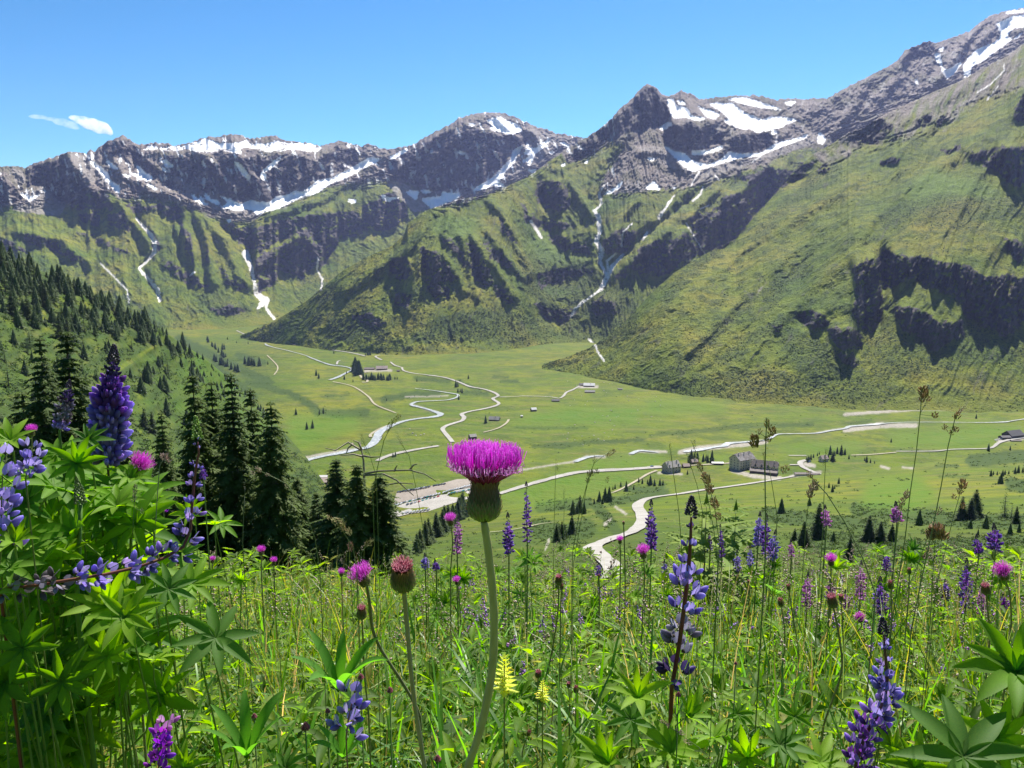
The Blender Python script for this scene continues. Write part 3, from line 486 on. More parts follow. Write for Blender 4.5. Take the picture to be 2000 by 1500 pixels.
# ------------------------------------------------------------------ valley floor and near hillside as one sheet
FLOOR = -250.0
HX = np.array([-300, 500, 800, 1000, 1200, 1500, 1700, 2000, 2300.])
HP0 = np.array([1030, 1030, 1022, 985, 955, 934, 915, 885, 880.])
def near_plane(Y): return -0.72 - .345 * Y - .05 * (np.maximum(Y - 8, 0) if hasattr(Y, "shape") else max(Y - 8, 0))
YW = 20.0
def ground_Y(px, py):
    """depth of the ground under a photo pixel (vectorised); rows 560..1148"""
    px = np.asarray(px, float); py = np.asarray(py, float); px, py = np.broadcast_arrays(px, py)
    a, e = ray(px, py)
    Yf = FLOOR / np.minimum(e, -.012)
    # the floor rises and dips a little
    xw, yw = a * Yf, Yf
    und = 5.0 * fbm(xw / 260, yw / 420, 3, 77) + 2.2 * ridged(xw / 120 + 9, yw / 90, 2, 78) * (yw < 2300)
    Yf = (FLOOR + und) / np.minimum(e, -.012)
    p0 = np.interp(px, HX, HP0)
    t = np.clip((py - p0) / (1150 - p0), 0, 1)
    Y0 = FLOOR / ray(px, p0)[1]
    Yend = 175.0
    # log-depth falls quickly just below the foot of the hill, then evenly
    s = 1 - (1 - t) ** 2.1
    lh = np.log(Y0) * (1 - s) + np.log(Yend) * s
    lh = lh + .035 * fbm(px / 120, py / 30, 3, 81) * np.clip(t * 6, 0, 1)
    Yh = np.exp(lh)
    return np.where(py > p0, np.minimum(Yh, Yf * .999), Yf)
def G(px, py, dz=0.0):
    Y = float(ground_Y(px, py)); v = at(px, py, Y); v.z += dz; return v
def ground_z(x, y, fn=None):
    """height of the sheet at plan positions, by bisection along the sight lines"""
    fn = fn or ground_Y; x = np.asarray(x, float); y = np.asarray(y, float)
    lo = np.full(x.shape, 560.); hi = np.full(x.shape, 1150.)
    for _ in range(26):
        m = (lo + hi) / 2; e = -(m - 750) / F0; e = (-SP + e * CP) / (CP + e * SP)
        pxx = proj(x, y, e * y)[0]; Yg = fn(pxx, m)
        far_ = Yg > y; lo = np.where(far_, m, lo); hi = np.where(far_, hi, m)
    m = (lo + hi) / 2; e = -(m - 750) / F0; return (-SP + e * CP) / (CP + e * SP) * y
def ground_mats():
    q = NT('valley_turf'); B = q.attr('gA')
    n1 = q.noise(.0045, 4); n2 = q.noise(.03, 5, .6); n3 = q.noise(.35, 3, .6)
    g = q.ramp(n1, (.34, (.066, .112, .003)), (.5, (.102, .134, .004)), (.66, (.146, .148, .008)))
    g = q.mix(q.ramp(n2, (.44, 0), (.60, .7)), g, (.040, .072, .012))
    g = q.mix(q.ramp(q.noise(.012, 5, .65, 0, None, (1, 3.2, 1)), (.53, 0), (.63, .55)), g, (.135, .120, .038))
    g = q.mix(q.ramp(n3, (.35, 0), (.75, .3)), g, (.14, .16, .035))
    ln = q.noise(.010, 4, .6, .6, None, (1, 2.4, 1)); g = q.mix(q.ramp(ln, (.488, 0), (.5, .55), (.512, 0)), g, (.045, .060, .014))
    ln2 = q.noise(.021, 3, .6, .3, None, (1, 2.0, 1)); g = q.mix(q.ramp(ln2, (.553, 0), (.562, .5), (.571, 0)), g, (.19, .17, .07))
    g = q.mix(q.ramp(q.noise(.16, 4, .7), (.50, 0), (.72, .3)), g, (.060, .085, .010))
    # dwarf shrubs, gravel, lush hay meadow
    sh = q.ramp(q.math('ADD', q.noise(.09, 4, .65), q.math('MULTIPLY', B[0], .35)), (.50, 0), (.62, 1))
    g = q.mix(q.math('MULTIPLY', sh, q.math('MULTIPLY_ADD', B[0], .9, .10)), g, (.034, .060, .012))
    g = q.mix(B[2], g, q.mix(q.ramp(n2, (.4, 0), (.6, 1)), (.055, .125, .008), (.090, .140, .012)))
    g = q.mix(B[1], g, q.ramp(n3, (.3, (.20, .175, .145)), (.7, (.36, .33, .29))))
    q.color(g); q.bump(q.math('MULTIPLY_ADD', n2, 1.0, q.math('MULTIPLY', q.noise(.12, 4), .5)), .5, 5.0)
    q.b.inputs['Specular IOR Level'].default_value = .08
    return q.m
M_TURF = ground_mats()
gshr = newmap(); ggrv = newmap(); glush = newmap()
for c, pts, wd in ((6, [(760,580),(860,600),(1040,590)], 16), (7, [(1290,650),(1500,655),(1720,655)], 5), (7, [(1400,770),(1600,780),(1800,745),(2000,745)], 6), (0, [(1270,850),(1310,846),(1470,828),(1580,830)], 5), (7, [(430,470),(650,430)], 14), (6, [(1150,500),(1450,480)], 10),
 (7, [(30,450),(200,440)], 5), (7, [(0,560),(160,580),(330,550)], 9), (7, [(640,330),(860,350)], 10), (7, [(960,420),(1100,430)], 9), (7, [(1150,320),(1240,320)], 6), (7, [(1200,350),(1300,350)], 7), (6,[(330,270),(470,310)],16), (6, [(1560,410),(1720,490)], 6),
 (8, [(160,158),(560,160)], 5), (8, [(260,262),(500,245),(880,225)], 7), (8, [(1030,195),(1480,155),(1800,145)], 5), (8, [(700,570),(900,540),(1000,520)], 16), (8, [(620,600),(700,700),(740,760)], 22), (8, [(300,600),(560,580)], 24), (8,[(780,500),(980,510),(980,480)],14), (8, [(300,720),(440,760),(560,720)], 40), (8,[(560,900),(600,980)],22),
 (9, [(600,190),(800,170)], 5), (9, [(580,260),(760,295),(960,330)], 2.5), (9, [(780,385),(1300,405)], 3), (9, [(60,210),(340,200)], 8), (9, [(1600,480),(1800,460),(2000,440)], 26), (9, [(1320,520),(1480,520)], 6), (9, [(1900,660),(2100,700)], 26), (9, [(1350,600),(1560,600)], 4), (9, [(700,860),(1100,900),(1500,950),(2000,960)], 30), (9, [(0,900),(500,960),(900,1000)], 30), (9, [(300,1100),(1200,1200),(2000,1150)], 50),
 (6, [(0,180),(300,330),(500,420)], 20), (6, [(200,330),(420,500)], 18), (6, [(380,420),(620,480),(760,560)], 14)):
    stroke(gshr, c, pts, wd, .9, soft=6)
for c, pts, wd in ((8, [(480,350),(560,320),(660,320)], 5), (8, [(800,305),(850,290),(1000,292)], 5), (8, [(1080,295),(1200,270),(1300,265)], 9), (8, [(1300,262),(1450,250),(1560,235)], 9), (8, [(190,395),(330,372),(470,350)], 3), (9, [(600,240),(900,205),(1150,205)], 9), (9, [(380,262),(600,225),(900,180)], 3),
 (8, [(1370,395),(1500,430),(1640,440)], 8), (8, [(960,410),(1090,418)], 4), (8, [(1700,430),(1860,405)], 5), (9, [(290,505),(360,520)], 8), (6, [(1040,355),(1180,352)], 5), (7,[(1700,385),(1820,385)],5), (9,[(1800,320),(2000,300)],8), (8, [(720,600),(780,640)], 4), (8, [(660,700),(690,670)], 6), (8, [(330,840),(350,780)], 3), (6, [(1260,500),(1500,495)], 2), (6, [(650,850),(800,820),(980,790)], 4), (9, [(880,520),(940,540)], 5), (9, [(1050,530),(1130,540)], 3), (6, [(1290,540),(1440,590)], 3), (6, [(230,90),(130,120)], 2),
 (5, [(1000,1170),(1400,1140),(2000,1130)], 6), (5,[(1350,1000),(1400,1060)],4)):
    stroke(ggrv, c, pts, wd, .9, soft=2)
for c, pts in ((8, [(560,340),(980,300),(1000,370),(560,400)]), (8, [(1180,330),(1370,310),(1370,350),(1180,360)]), (8, [(1600,250),(2100,230),(2100,290),(1700,300)]), (8, [(0,520),(420,400),(940,390),(700,500),(300,600),(100,600)]), (9, [(900,260),(1700,200),(2000,210),(2000,300),(1500,380),(1000,370)]), (7, [(1500,530),(2100,500),(2100,620),(1400,640),(1200,620)]), (5, [(-100,1080),(0,1085),(350,1110),(340,1150),(-100,1180)]),
 (6, [(600,600),(1000,610),(1000,680),(650,800),(600,740)]), (9, [(780,620),(1180,600),(1340,760),(1140,880),(700,850)]), (8,[(400,40),(1000,20),(1100,60),(500,80)])):
    fill(glush, c, pts, .8)
gshrS = gshr; glushS = blur(glush, 9)
def build_ground():
    step = 2.5; xs = np.arange(-300, 2300.1, step)
    rows = np.concatenate([np.arange(598, 700, 1.6), np.arange(700, 1148.1, 2.2)])
    px, py = np.meshgrid(xs, rows); Y = ground_Y(px, py); a, e = ray(px, py)
    X, Z = a * Y, e * Y
    # beyond: flat out to the horizon; nearer: the steep meadow slope under the camera
    far = []
    for Yv in (30000., 12000., 7000.):
        far.append((a[0] * Yv * 1.6, np.full(len(xs), Yv), np.full(len(xs), FLOOR - 6)))
    near = []
    Yl = Y[-1]; Zl = Z[-1]; al = a[-1]
    for k in range(1, 20):
        t = (k / 19.) ** .8
        yy = np.exp(np.log(Yl) * (1 - t) + math.log(26.) * t); z1 = Zl / Yl * yy
        near.append((al * yy + 0 * yy, yy, z1 * (1 - t) + near_plane(yy) * t))
    for yy in (20, 14, 10, 7, 5, 3.5, 2.4, 1.5, .7, 0, -1.5, -6, -40):
        wd = np.linspace(-1, 1, len(xs)) * max(1.02 * 26, 26)
        x_ = near[18][0] if yy > 19 else wd
        near.append((x_ * (1 if yy > -5 else 1.3), np.full(len(xs), float(yy)), np.full(len(xs), near_plane(yy)) + .03 * pn(x_, x_ * 0 + yy, 5)))
    R = far + [(X[i], Y[i], Z[i]) for i in range(len(rows))] + near
    V = np.stack([np.stack(r, -1) for r in R], 0); nr, nc = V.shape[:2]
    mk = np.zeros((nr, nc, 3))
    wx = 9 * fbm(px / 10, py / 6, 4, 90, .6); wy = 3.4 * fbm(px / 12, py / 6, 3, 91)
    i0 = len(far); i1 = i0 + len(rows)
    sh = look(gshrS, px + wx, py + wy); sh = np.maximum(sh, .55 * sstep(960, 1060, py))
    leftw = sstep(620, 480, px) * sstep(640, 700, py); sh = np.maximum(sh, leftw * .5)
    mk[i0:i1, :, 0] = sh; mk[i0:i1, :, 1] = look(ggrv, px + .4 * wx, py + .4 * wy); mk[i0:i1, :, 2] = look(glushS, px, py)
    mk[i1:, :, 0] = .7
    me = mk_mesh('valley_ground', V.reshape(-1, 3), grid_faces(nr, nc)[:, ::-1], M_TURF, smooth=True, attrs={'gA': mk.reshape(-1, 3)})
    add('valley_ground', me, label='green valley floor of pasture', kind='structure')
build_ground()
# ------------------------------------------------------------------ forested hillside on the left
LTX = np.array([-260, 0, 150, 300, 400, 450, 520, 600, 680.])
LTS = np.array([420, 494, 560, 634, 700, 742, 805, 895, 1010.])
LTD = np.log(np.array([[600, 640, 700, 800, 1000, 1230, 1080, 900, 820.], [500, 530, 590, 690, 820, 950, 850, 760, 740.], [400, 430, 480, 560, 640, 700, 660, 640, 660.],
                [300, 320, 350, 400, 450, 480, 500, 520, 560.], [190, 200, 210, 240, 280, 300, 330, 370, 420.], [110, 115, 120, 130, 140, 150, 170, 200, 240.]]))
def hill_Y(px, py):
    px = np.asarray(px, float); py = np.asarray(py, float)
    s = np.interp(px, LTX, LTS); t = np.clip((py - s) / (1110 - s), 0, 1) * 5
    rows = [np.interp(px, LTX, LTD[k]) for k in range(6)]
    r = 0
    for k in range(6): r = r + rows[k] * np.clip(1 - np.abs(t - k), 0, 1)
    r = r - .02 * fbm(px / 40 + py / 60, py / 50, 4, 96)
    return np.exp(r)
def HG(px, py): return at(px, py, float(hill_Y(px, py)))
def build_hill():
    xs = np.arange(-260, 680.1, 3.0); nr = 190
    s = np.interp(xs, LTX, LTS); t = np.linspace(0, 1, nr)[:, None]
    px = np.repeat(xs[None], nr, 0); py = s[None] + (1110 - s)[None] * t
    Y = hill_Y(px, py); a, e = ray(px, py); V = np.stack([a * Y, Y, e * Y], -1)
    back = []
    for k in range(1, 9):
        q = V[0].copy(); y0_ = q[:, 1].copy(); q[:, 1] += np.clip((q[:, 2] + 255) * 2.6, 15, 420) * k / 8; q[:, 2] -= (q[:, 2] + 266) * (k / 8) ** 1.1; q[:, 0] *= q[:, 1] / y0_; back.insert(0, q)
    V = np.concatenate([np.stack(back), V])
    mk = np.zeros(V.shape[:2] + (3,)); mk[:] = (.55, 0, .1)
    wx = 4 * fbm(px / 14, py / 14, 3, 97)
    f = np.clip(.75 + .9 * fbm(px / 26, py / 20, 4, 98), 0, 1); m = mk[8:]
    m[:, :, 0] = f
    m[:, :, 2] = np.clip(sstep(250, 420, px) * sstep(880, 700, py) * .6 + .6 * fbm(px / 60, py / 30, 2, 99), 0, .6)
    pth = newmap(); stroke(pth, 0, [(305,675),(280,690),(245,712),(215,735)], [3, 7, 8, 6], 1, soft=3)
    m[:, :, 0] *= 1 - look(pth, px, py); 
    me = mk_mesh('forest_hillside', V.reshape(-1, 3), grid_faces(*V.shape[:2])[:, ::-1], M_TURF, smooth=True, attrs={'gA': mk.reshape(-1, 3)})
    add('hillside', me, label='shrubby hillside sloping down from the left', kind='structure')
build_hill()
# ------------------------------------------------------------------ roads, tracks, river (sheets laid on the turf)
def gravel(name, a, b, sc=.5):
    q = NT(name); n = q.noise(sc, 4, .65); n2 = q.noise(sc * .12, 3)
    q.color(q.mix(q.ramp(n2, (.35, 0), (.65, .5)), q.ramp(n, (.3, a), (.7, b)), [v * .75 for v in a])); q.bump(n, .4, .15); return q.m
M_ROAD = gravel('pale_gravel', (.25, .235, .205), (.38, .36, .33)); M_TRACK = gravel('dirt_track', (.26, .23, .15), (.38, .34, .25)); M_LOT = gravel('lot_gravel', (.20, .17, .14), (.29, .25, .21), .3)
def river_mat():
    q = NT('river_water'); n = q.noise(.22, 4, .6, 0, None, (1, 2.5, 1)); q.b.inputs['Roughness'].default_value = .35; q.b.inputs['Specular IOR Level'].default_value = .3
    q.color(q.ramp(n, (.35, (.20, .225, .22)), (.55, (.33, .35, .35)), (.66, (.62, .62, .61)))); q.bump(n, .5, .5); return q.m
M_RIVER = river_mat()
def ribbon(name, c, pts, wd, mat, label, cat=None, lift=.35, fn=None, wig=.3, kind='structure'):
    P = cv(c, pts); n = len(P)
    # Catmull-Rom resample
    out = []; W = list(wd) if hasattr(wd, '__len__') else [wd] * n
    W = list(np.interp(np.linspace(0, 1, n), np.linspace(0, 1, len(W)), W)); ow = []
    for i in range(n - 1):
        p0, p1, p2, p3 = P[max(i-1, 0)], P[i], P[i+1], P[min(i+2, n-1)]
        k = max(int(np.hypot(*(p2 - p1)) / 3), 2)
        for j in range(k):
            t = j / k; out.append(.5 * (2*p1 + (p2-p0)*t + (2*p0-5*p1+4*p2-p3)*t*t + (3*p1-p0-3*p2+p3)*t**3)); ow.append(W[i] + (W[i+1] - W[i]) * t)
    out.append(P[-1]); ow.append(W[-1]); Q = np.array(out)
    C = [];
    fn = fn or ground_Y
    for (x, y) in Q: C.append(at(x, y, float(fn(x, y))))
    F = []; XY = []
    for i, p in enumerate(C):
        d = C[min(i+1, len(C)-1)] - C[max(i-1, 0)]; d.z = 0; d.normalize(); nrm = Vector((-d.y, d.x, 0))
        hw = ow[i] / 2 * (1 + wig * .5 * float(pn(i * .35, 3.3, 5)))
        for s_ in (-1, -.33, .33, 1): XY.append((p.x + nrm.x * hw * s_, p.y + nrm.y * hw * s_))
    XY = np.array(XY); zz = ground_z(XY[:, 0], XY[:, 1], fn)
    V = np.column_stack([XY, zz + lift + XY[:, 1] * .0006])
    for i in range(len(C) - 1):
        for k in range(3): F.append((i*4+k, i*4+k+1, i*4+k+5, i*4+k+4))
    me = mk_mesh(name, V, np.array(F)[:, ::-1] if True else F, mat, smooth=True)
    return add(name, me, label=label, kind=kind)
ribbon('river', 6, [(560,905),(640,895),(700,860),(800,835),(880,820),(980,800),(1060,780),(1100,740),(1120,700),(1180,665),(1250,640),(1330,625),(1420,615),(1460,600),(1420,583),(1370,568),(1310,553),(1295,545),(1330,530),(1420,525),(1500,520),(1550,505),(1555,490),(1500,480),(1420,468),(1315,456)], [12,12,12,9,9,9,11,14,14,12,9,8,9,13,10,7,6,6,6,6,6,6,5,5,5,4,4], M_RIVER, 'grey river winding through the pasture')
ribbon('river', 6, [(840,408),(880,395),(930,370),(965,350),(930,335),(850,325),(800,310),(735,285),(700,270),(600,243),(540,230),(490,215),(480,205)], [9,9,8,6,5,8,5,6,3,5,4,8,4], M_RIVER, 'upper reach of the river')
ribbon('river', 9, [(2060,150),(1950,165),(1850,180),(1700,185),(1450,183),(1200,182),(1000,185),(880,195),(760,205),(640,215),(600,232),(480,250),(380,268),(240,272),(100,274),(60,282)], [4,4,3.5,3,3,4,4,5,6,7,6,5,4.5,5,5,4], M_RIVER, 'river at the foot of the right mountain')
ribbon('river', 8, [(1620,198),(1560,228),(1450,240),(1350,248),(1330,262),(1270,270),(1180,285),(1100,295)], [5,5,6,8,10,6,8,4], M_RIVER, 'river bend behind the lodges')
ribbon('river', 8, [(960,300),(900,292),(850,290),(805,308)], [3,5,7,6], M_RIVER, 'braided river reach'); ribbon('river', 8, [(660,320),(600,320),(550,330),(495,352)], [5,5,7,6], M_RIVER, 'shallow river reach')
ribbon('road', 6, [(1525,755),(1505,730),(1480,700),(1470,682),(1490,665),(1540,648),(1580,635),(1590,615),(1575,600),(1620,585),(1700,570),(1760,555),(1785,540),(1765,525),(1750,512),(1780,498),(1760,480),(1700,460),(1620,445),(1560,420),(1480,395),(1380,380),(1300,370),(1250,355),(1245,340)], [7,7,7,7,7,7,7,7,7,7,6,6,6,7,6,6,7,6,6,6,6,5,5,5], M_ROAD, 'pale gravel road winding through the valley')
ribbon('road', 6, [(1245,340),(1200,325),(1180,308)], 5, M_ROAD, 'gravel road'); ribbon('road', 6, [(1130,297),(1095,278),(1120,270)], 6, M_ROAD, 'gravel road'); ribbon('road', 6, [(1040,275),(950,255),(860,242),(780,228)], [6,6], M_ROAD, 'gravel road'); ribbon('road', 6, [(730,222),(640,212),(540,200),(460,188),(425,172),(415,157)], [7,6,6,8,8], M_ROAD, 'gravel road')
ribbon('road', 6, [(370,155),(340,142),(320,132)], 6, M_ROAD, 'gravel road'); ribbon('road', 6, [(880,322),(885,305),(900,300)], 5, M_ROAD, 'gravel road')
ribbon('road', 7, [(390,870),(440,845),(520,820),(650,795),(790,772)], [7,8,8,7], M_ROAD, 'pale road running to the car park')
ribbon('road', 8, [(70,530),(180,495),(330,452),(480,415),(600,402),(800,392),(980,378)], [7.5,9.5], M_ROAD, 'road past the stone house')
ribbon('road', 8, [(700,525),(760,500),(850,450),(900,420),(950,400)], [3.5,3.5], M_TRACK, 'dirt track below the stone house')
ribbon('road', 8, [(1130,372),(1200,368),(1365,358)], 4, M_TRACK, 'track between the houses')
ribbon('road', 8, [(700,1075),(690,1030),(705,960),(690,920),(650,890),(600,850),(595,830),(640,805),(720,775),(800,750),(850,715),(870,680),(865,640),(845,610),(850,585),(890,560),(960,545),(1080,530),(1200,510),(1350,490),(1500,468),(1640,445),(1730,428)], [4.0,4.2,4.6,4.6,4.8,5.4,5.6,5.2,5.0,5.2,5.6,6,6.5,7,8,9,10,11,11.5,11,11,10], M_ROAD, 'white gravel road coming down the near slope')
ribbon('road', 9, [(400,590),(330,560),(270,530),(250,505),(262,488),(300,478)], [6,6,7,7,5], M_ROAD, 'gravel lane to the cabin'); ribbon('road', 9, [(250,515),(170,515)], 5, M_ROAD, 'gravel lane'); ribbon('road', 9, [(160,443),(300,443)], 4, M_ROAD, 'gravel lane')
ribbon('road', 9, [(650,440),(800,435),(1000,418)], 3.2, M_TRACK, 'valley track'); ribbon('road', 9, [(1000,410),(1300,408),(1430,395),(1700,388),(1760,375),(1800,345),(1860,325),(1960,308),(2060,300)], [2.5,3,3,3.4,5,5.5,6,6], M_ROAD, 'track to the farm')
ribbon('road', 8, [(-10,748),(100,738),(200,722),(300,700),(380,690)], [2.2,2.2], M_TRACK, 'track on the near slope')
ribbon('road', 7, [(1185,455),(1290,452),(1340,448),(1500,452),(1570,462),(1600,450),(1620,425),(1660,408),(1710,382)], [3,2.5,4,4,5,5,5], M_ROAD, 'track to the farmhouses'); ribbon('road', 7, [(1080,685),(1170,660),(1230,625),(1245,600)], 3.5, M_TRACK, 'track to the hut')
ribbon('road', 7, [(100,355),(230,385),(330,450),(380,505),(510,558)], 3.5, M_TRACK, 'footpath'); ribbon('road', 7, [(350,715),(345,700),(400,665),(460,640)], 5, M_TRACK, 'path by the river'); ribbon('road', 7, [(330,290),(280,305),(290,330),(325,345),(320,358),(290,358)], 5, M_TRACK, 'drive of the mountain inn'); ribbon('road', 6, [(490,270),(550,335),(530,380)], 3, M_TRACK, 'footpath')
# car park: two terraces
def patch(name, c, pts, mat, label, lift=.4):
    P = cv(c, pts); V = []; n = len(P)
    cx, cy_ = P.mean(0); V.append(G(cx, cy_, lift + .3)); 
    for x, y in P: V.append(G(x, y, lift))
    me = mk_mesh(name, [tuple(v) for v in V], np.array([(0, i + 1, (i + 1) % n + 1) for i in range(n)])[:, ::-1], mat)
    add(name, me, label=label, kind='structure')
def lot(pts, mat, label, lift): patch('car_park', 0, pts, mat, label, lift)
lot([(775,962),(815,955),(850,948),(880,940),(935,925),(960,935),(935,950),(890,956),(850,967),(800,978),(768,985)], M_LOT, 'brown gravel upper car park', .5)
lot([(745,1000),(790,984),(850,970),(890,958),(935,950),(925,972),(880,985),(835,1000),(800,1004),(770,1012)], M_ROAD, 'pale lower car park', .5)
lot([(606,990),(640,980),(660,1000),(650,1040),(615,1020)], M_ROAD, 'pale forecourt between the spruces', .5)
# ------------------------------------------------------------------ air
def haze_box():
    b = MB(); b.box(-9000, 9000, -60, 8600, FLOOR - 8, 1760); me = b.build('haze', [])
    q = bpy.data.materials.new('valley_air'); q.use_nodes = True; t = q.node_tree; t.nodes.remove(t.nodes['Principled BSDF'])
    v = t.nodes.new('ShaderNodeVolumePrincipled'); v.inputs['Color'].default_value = (.45, .52, 1.0, 1); v.inputs['Density'].default_value = HAZE; v.inputs['Anisotropy'].default_value = .25
    t.links.new(v.outputs[0], t.nodes['Material Output'].inputs['Volume']); me.materials.append(q)
    o = add('haze', me, label='thin blue air over the valley', kind='stuff')
HAZE = 2.5e-5
haze_box()
# ------------------------------------------------------------------ conifers
def needle_mat(name, a, b, tr=.25):
    q = NT(name); n = q.noise(1.2, 2); r = q.rnd()
    c = q.mix(q.ramp(n, (.3, 0), (.7, 1)), a, b); c = q.mix(q.math('MULTIPLY', r, .45), c, (b[0] * 1.35, b[1] * 1.15, b[2] * .9)); q.color(c)
    q.b.inputs['Roughness'].default_value = .7; q.translucent(c, tr); return q.m
M_NEEDLE = needle_mat('spruce_needles', (.030, .060, .018), (.085, .130, .036), .32)
M_NEEDLE2 = needle_mat('spruce_needles_near', (.045, .074, .018), (.120, .185, .050), .45)
M_LARCH = needle_mat('larch_needles', (.045, .095, .028), (.095, .16, .045), .35)
M_BARK = simple('bark', (.10, .075, .055), .35, 14, .9)
M_BARKG = simple('grey_bark', (.26, .22, .18), .3, 30, .9)
def spruce_meshes(h, r, nw, nb, tw, seed, mat, ts=1.0, low=.04, p=.85, droop=.35, tlen=.2):
    rnd = random.Random(seed); mb = MB(); tr = MB()
    tr.tube([(0, 0, -.6), (0, 0, h * .5), (0, 0, h * .985)], [h * .014 + .03, h * .009 + .015, .01], 6)
    for i in range(nw):
        f = (i + rnd.random() * .6) / nw; z = h * (low + (1 - low) * f) ; R = r * (1 - f) ** p * rnd.uniform(.82, 1.12) + .012 * h
        n_ = max(4, int(nb * (1 - .45 * f))); a0 = rnd.random() * 6.28
        for k in range(n_):
            a = a0 + 6.283 * k / n_ + rnd.uniform(-.25, .25); L = R * rnd.uniform(.55, 1.25)
            ca, sa = math.cos(a), math.sin(a); pts = []
            up = rnd.uniform(-.05, .25) + .5 * f
            for j in range(4):
                t = j / 3; pts.append(Vector((ca * L * t, sa * L * t, z + L * (up * t - (droop + up * .7) * t * t + .12 * t ** 3))))
            side = Vector((-sa, ca, 0)); wd = L * .10
            if tw:
                for j in range(3):
                    A, B = pts[j], pts[j+1]; w0, w1 = wd * (1 - j / 3.2), wd * (1 - (j + 1) / 3.2)
                    mb.add([A - side * w0, A + side * w0, B + side * w1, B - side * w1], [(0, 1, 2, 3)])
                for j in range(tw):
                    t = .12 + .88 * (j + rnd.random()) / tw; q = t * 3; i0 = min(int(q), 2); c = pts[i0].lerp(pts[i0+1], q - i0)
                    for s_ in (-1, 1):
                        l = L * tlen * (1.25 - t) * rnd.uniform(.7, 1.5) + .06 * ts
                        d = (side * s_ * rnd.uniform(.5, 1) + Vector((ca, sa, 0)) * rnd.uniform(.25, .8) + Vector((0, 0, -rnd.uniform(.15, .8)))).normalized()
                        e_ = d.cross(Vector((rnd.uniform(-1,1), rnd.uniform(-1,1), 1))).normalized() * (l * .17 + .012 * ts)
                        b = c + Vector((0, 0, rnd.uniform(-.03, .02) * ts))
                        mb.add([b, b + d * l * .45 + e_, b + d * l, b + d * l * .45 - e_], [(0, 1, 2, 3)])
            else:
                A, B, C_ = pts[0] * 1, pts[2], pts[3]; dz = Vector((0, 0, L * .22))
                mb.add([A, A.lerp(B, .6) + side * L * .2 - dz * .6, C_ - dz * rnd.uniform(.2, 1), A.lerp(B, .6) - side * L * .2 - dz * .6, A.lerp(B, .7) + dz * .3], [(0, 1, 4), (1, 2, 4), (2, 3, 4), (3, 0, 4)])
    if not tw: mb.tube([(0, 0, h * (low + .02)), (0, 0, h * .3), (0, 0, h * .6), (0, 0, h * .9)], [r * .62, r * .50, r * .30, r * .07], 7)
    mb.tube([(0, 0, h * .93), (0, 0, h * 1.0)], [h * .007, .003], 5)
    return tr.build('trunk', M_BARK), mb.build('crown', mat)
def tree_proto(ms, name='spruce_tree'):
    r = empty(name, (0, -5000, 0)); a = add('trunk', ms[0], r); b = add('crown', ms[1], r); return r
FAR = [tree_proto(spruce_meshes(1 * 10., 2.5 + .3 * k, 15, 10, 0, 50 + k, M_NEEDLE)) for k in range(4)]
MID = [tree_proto(spruce_meshes(10., 2.6 + .25 * k, 26, 13, 5, 60 + k, M_NEEDLE, 2.2, tlen=.34)) for k in range(3)]
LAR = [tree_proto(spruce_meshes(10., 2.7, 16, 8, 3, 70 + k, M_LARCH, 2.2, p=.6, droop=.15), 'larch_tree') for k in range(2)]
PROTOS = FAR + MID + LAR
rt = random.Random(5)
QUEUE = []
def plant(protos, pt, h, label, group, cat='tree', wide=1.0):
    QUEUE.append((h / pt.y, rt.choice(protos), Vector(pt), h, rt.random() * 6.28, label, group, wide, protos is LAR))
def tree_px(px, py, hp, label, group, protos=None, fn=G, hm=None, wide=1.0):
    v = fn(px, py); h = hm or hp * v.y / F0
    protos = protos or (MID if hp > 38 else FAR)
    v.z -= .03 * h
    return plant(protos, v, h, label, group, wide=wide)
# forest on the left hillside
n = 0; tries = 0; placed = []
while n < 385 and tries < 60000:
    tries += 1
    px = rt.uniform(-30, 640); s = float(np.interp(px, LTX, LTS)); dep = rt.random() ** 1.6 * 330
    py = s + 3 + dep
    band = math.exp(-(dep / (75 if px < 330 else 40)) ** 1.5)
    d = 1.6 * band + .13 * (px < 330) + .20 * (px < 150) * (dep < 230) + .04 + .5 * math.exp(-((px - 400) / 40) ** 2 - ((py - 745) / 22) ** 2)
    d *= .45 + 1.1 * float(fbm(px / 40., py / 30., 2, 8)) + .2
    if px > 440 and dep > 25: d *= .2
    if px > 520: d *= .3
    if py > 860 or rt.random() > d: continue
    if any(abs(px - a) < 3 and abs(py - b) < 3.5 for a, b in placed): continue
    if 205 < px < 310 and abs(py - (735 - (px - 215) * .62)) < 9: continue
    placed.append((px, py)); n += 1
    v = HG(px, py); lar = rt.random() < (.38 if dep > 55 else .06); hh = rt.uniform(6, 18) * (1 if px < 380 else .75) * (.8 if lar else 1)
    v.z -= .4
    wh = ('on the forested skyline' if dep < 22 else 'in the dense belt under the forest skyline' if dep < 75 else 'scattered down the left hillside') + (' at the left edge' if px < 110 else ', left of the tallest lupine' if px < 215 else ', above the spruce gap' if px < 330 else ', near the pasture')
    szw = 'tall ' if hh > 14 else 'small ' if hh < 11 else ''
    if lar: plant(LAR, v, hh, 'light green larch ' + wh, 'larches ' + wh, wide=1.5)
    else: plant(FAR if hh * F0 / v.y < 44 else MID, v, hh, szw + 'dark spruce ' + wh, szw + 'spruces ' + wh, wide=1.15)
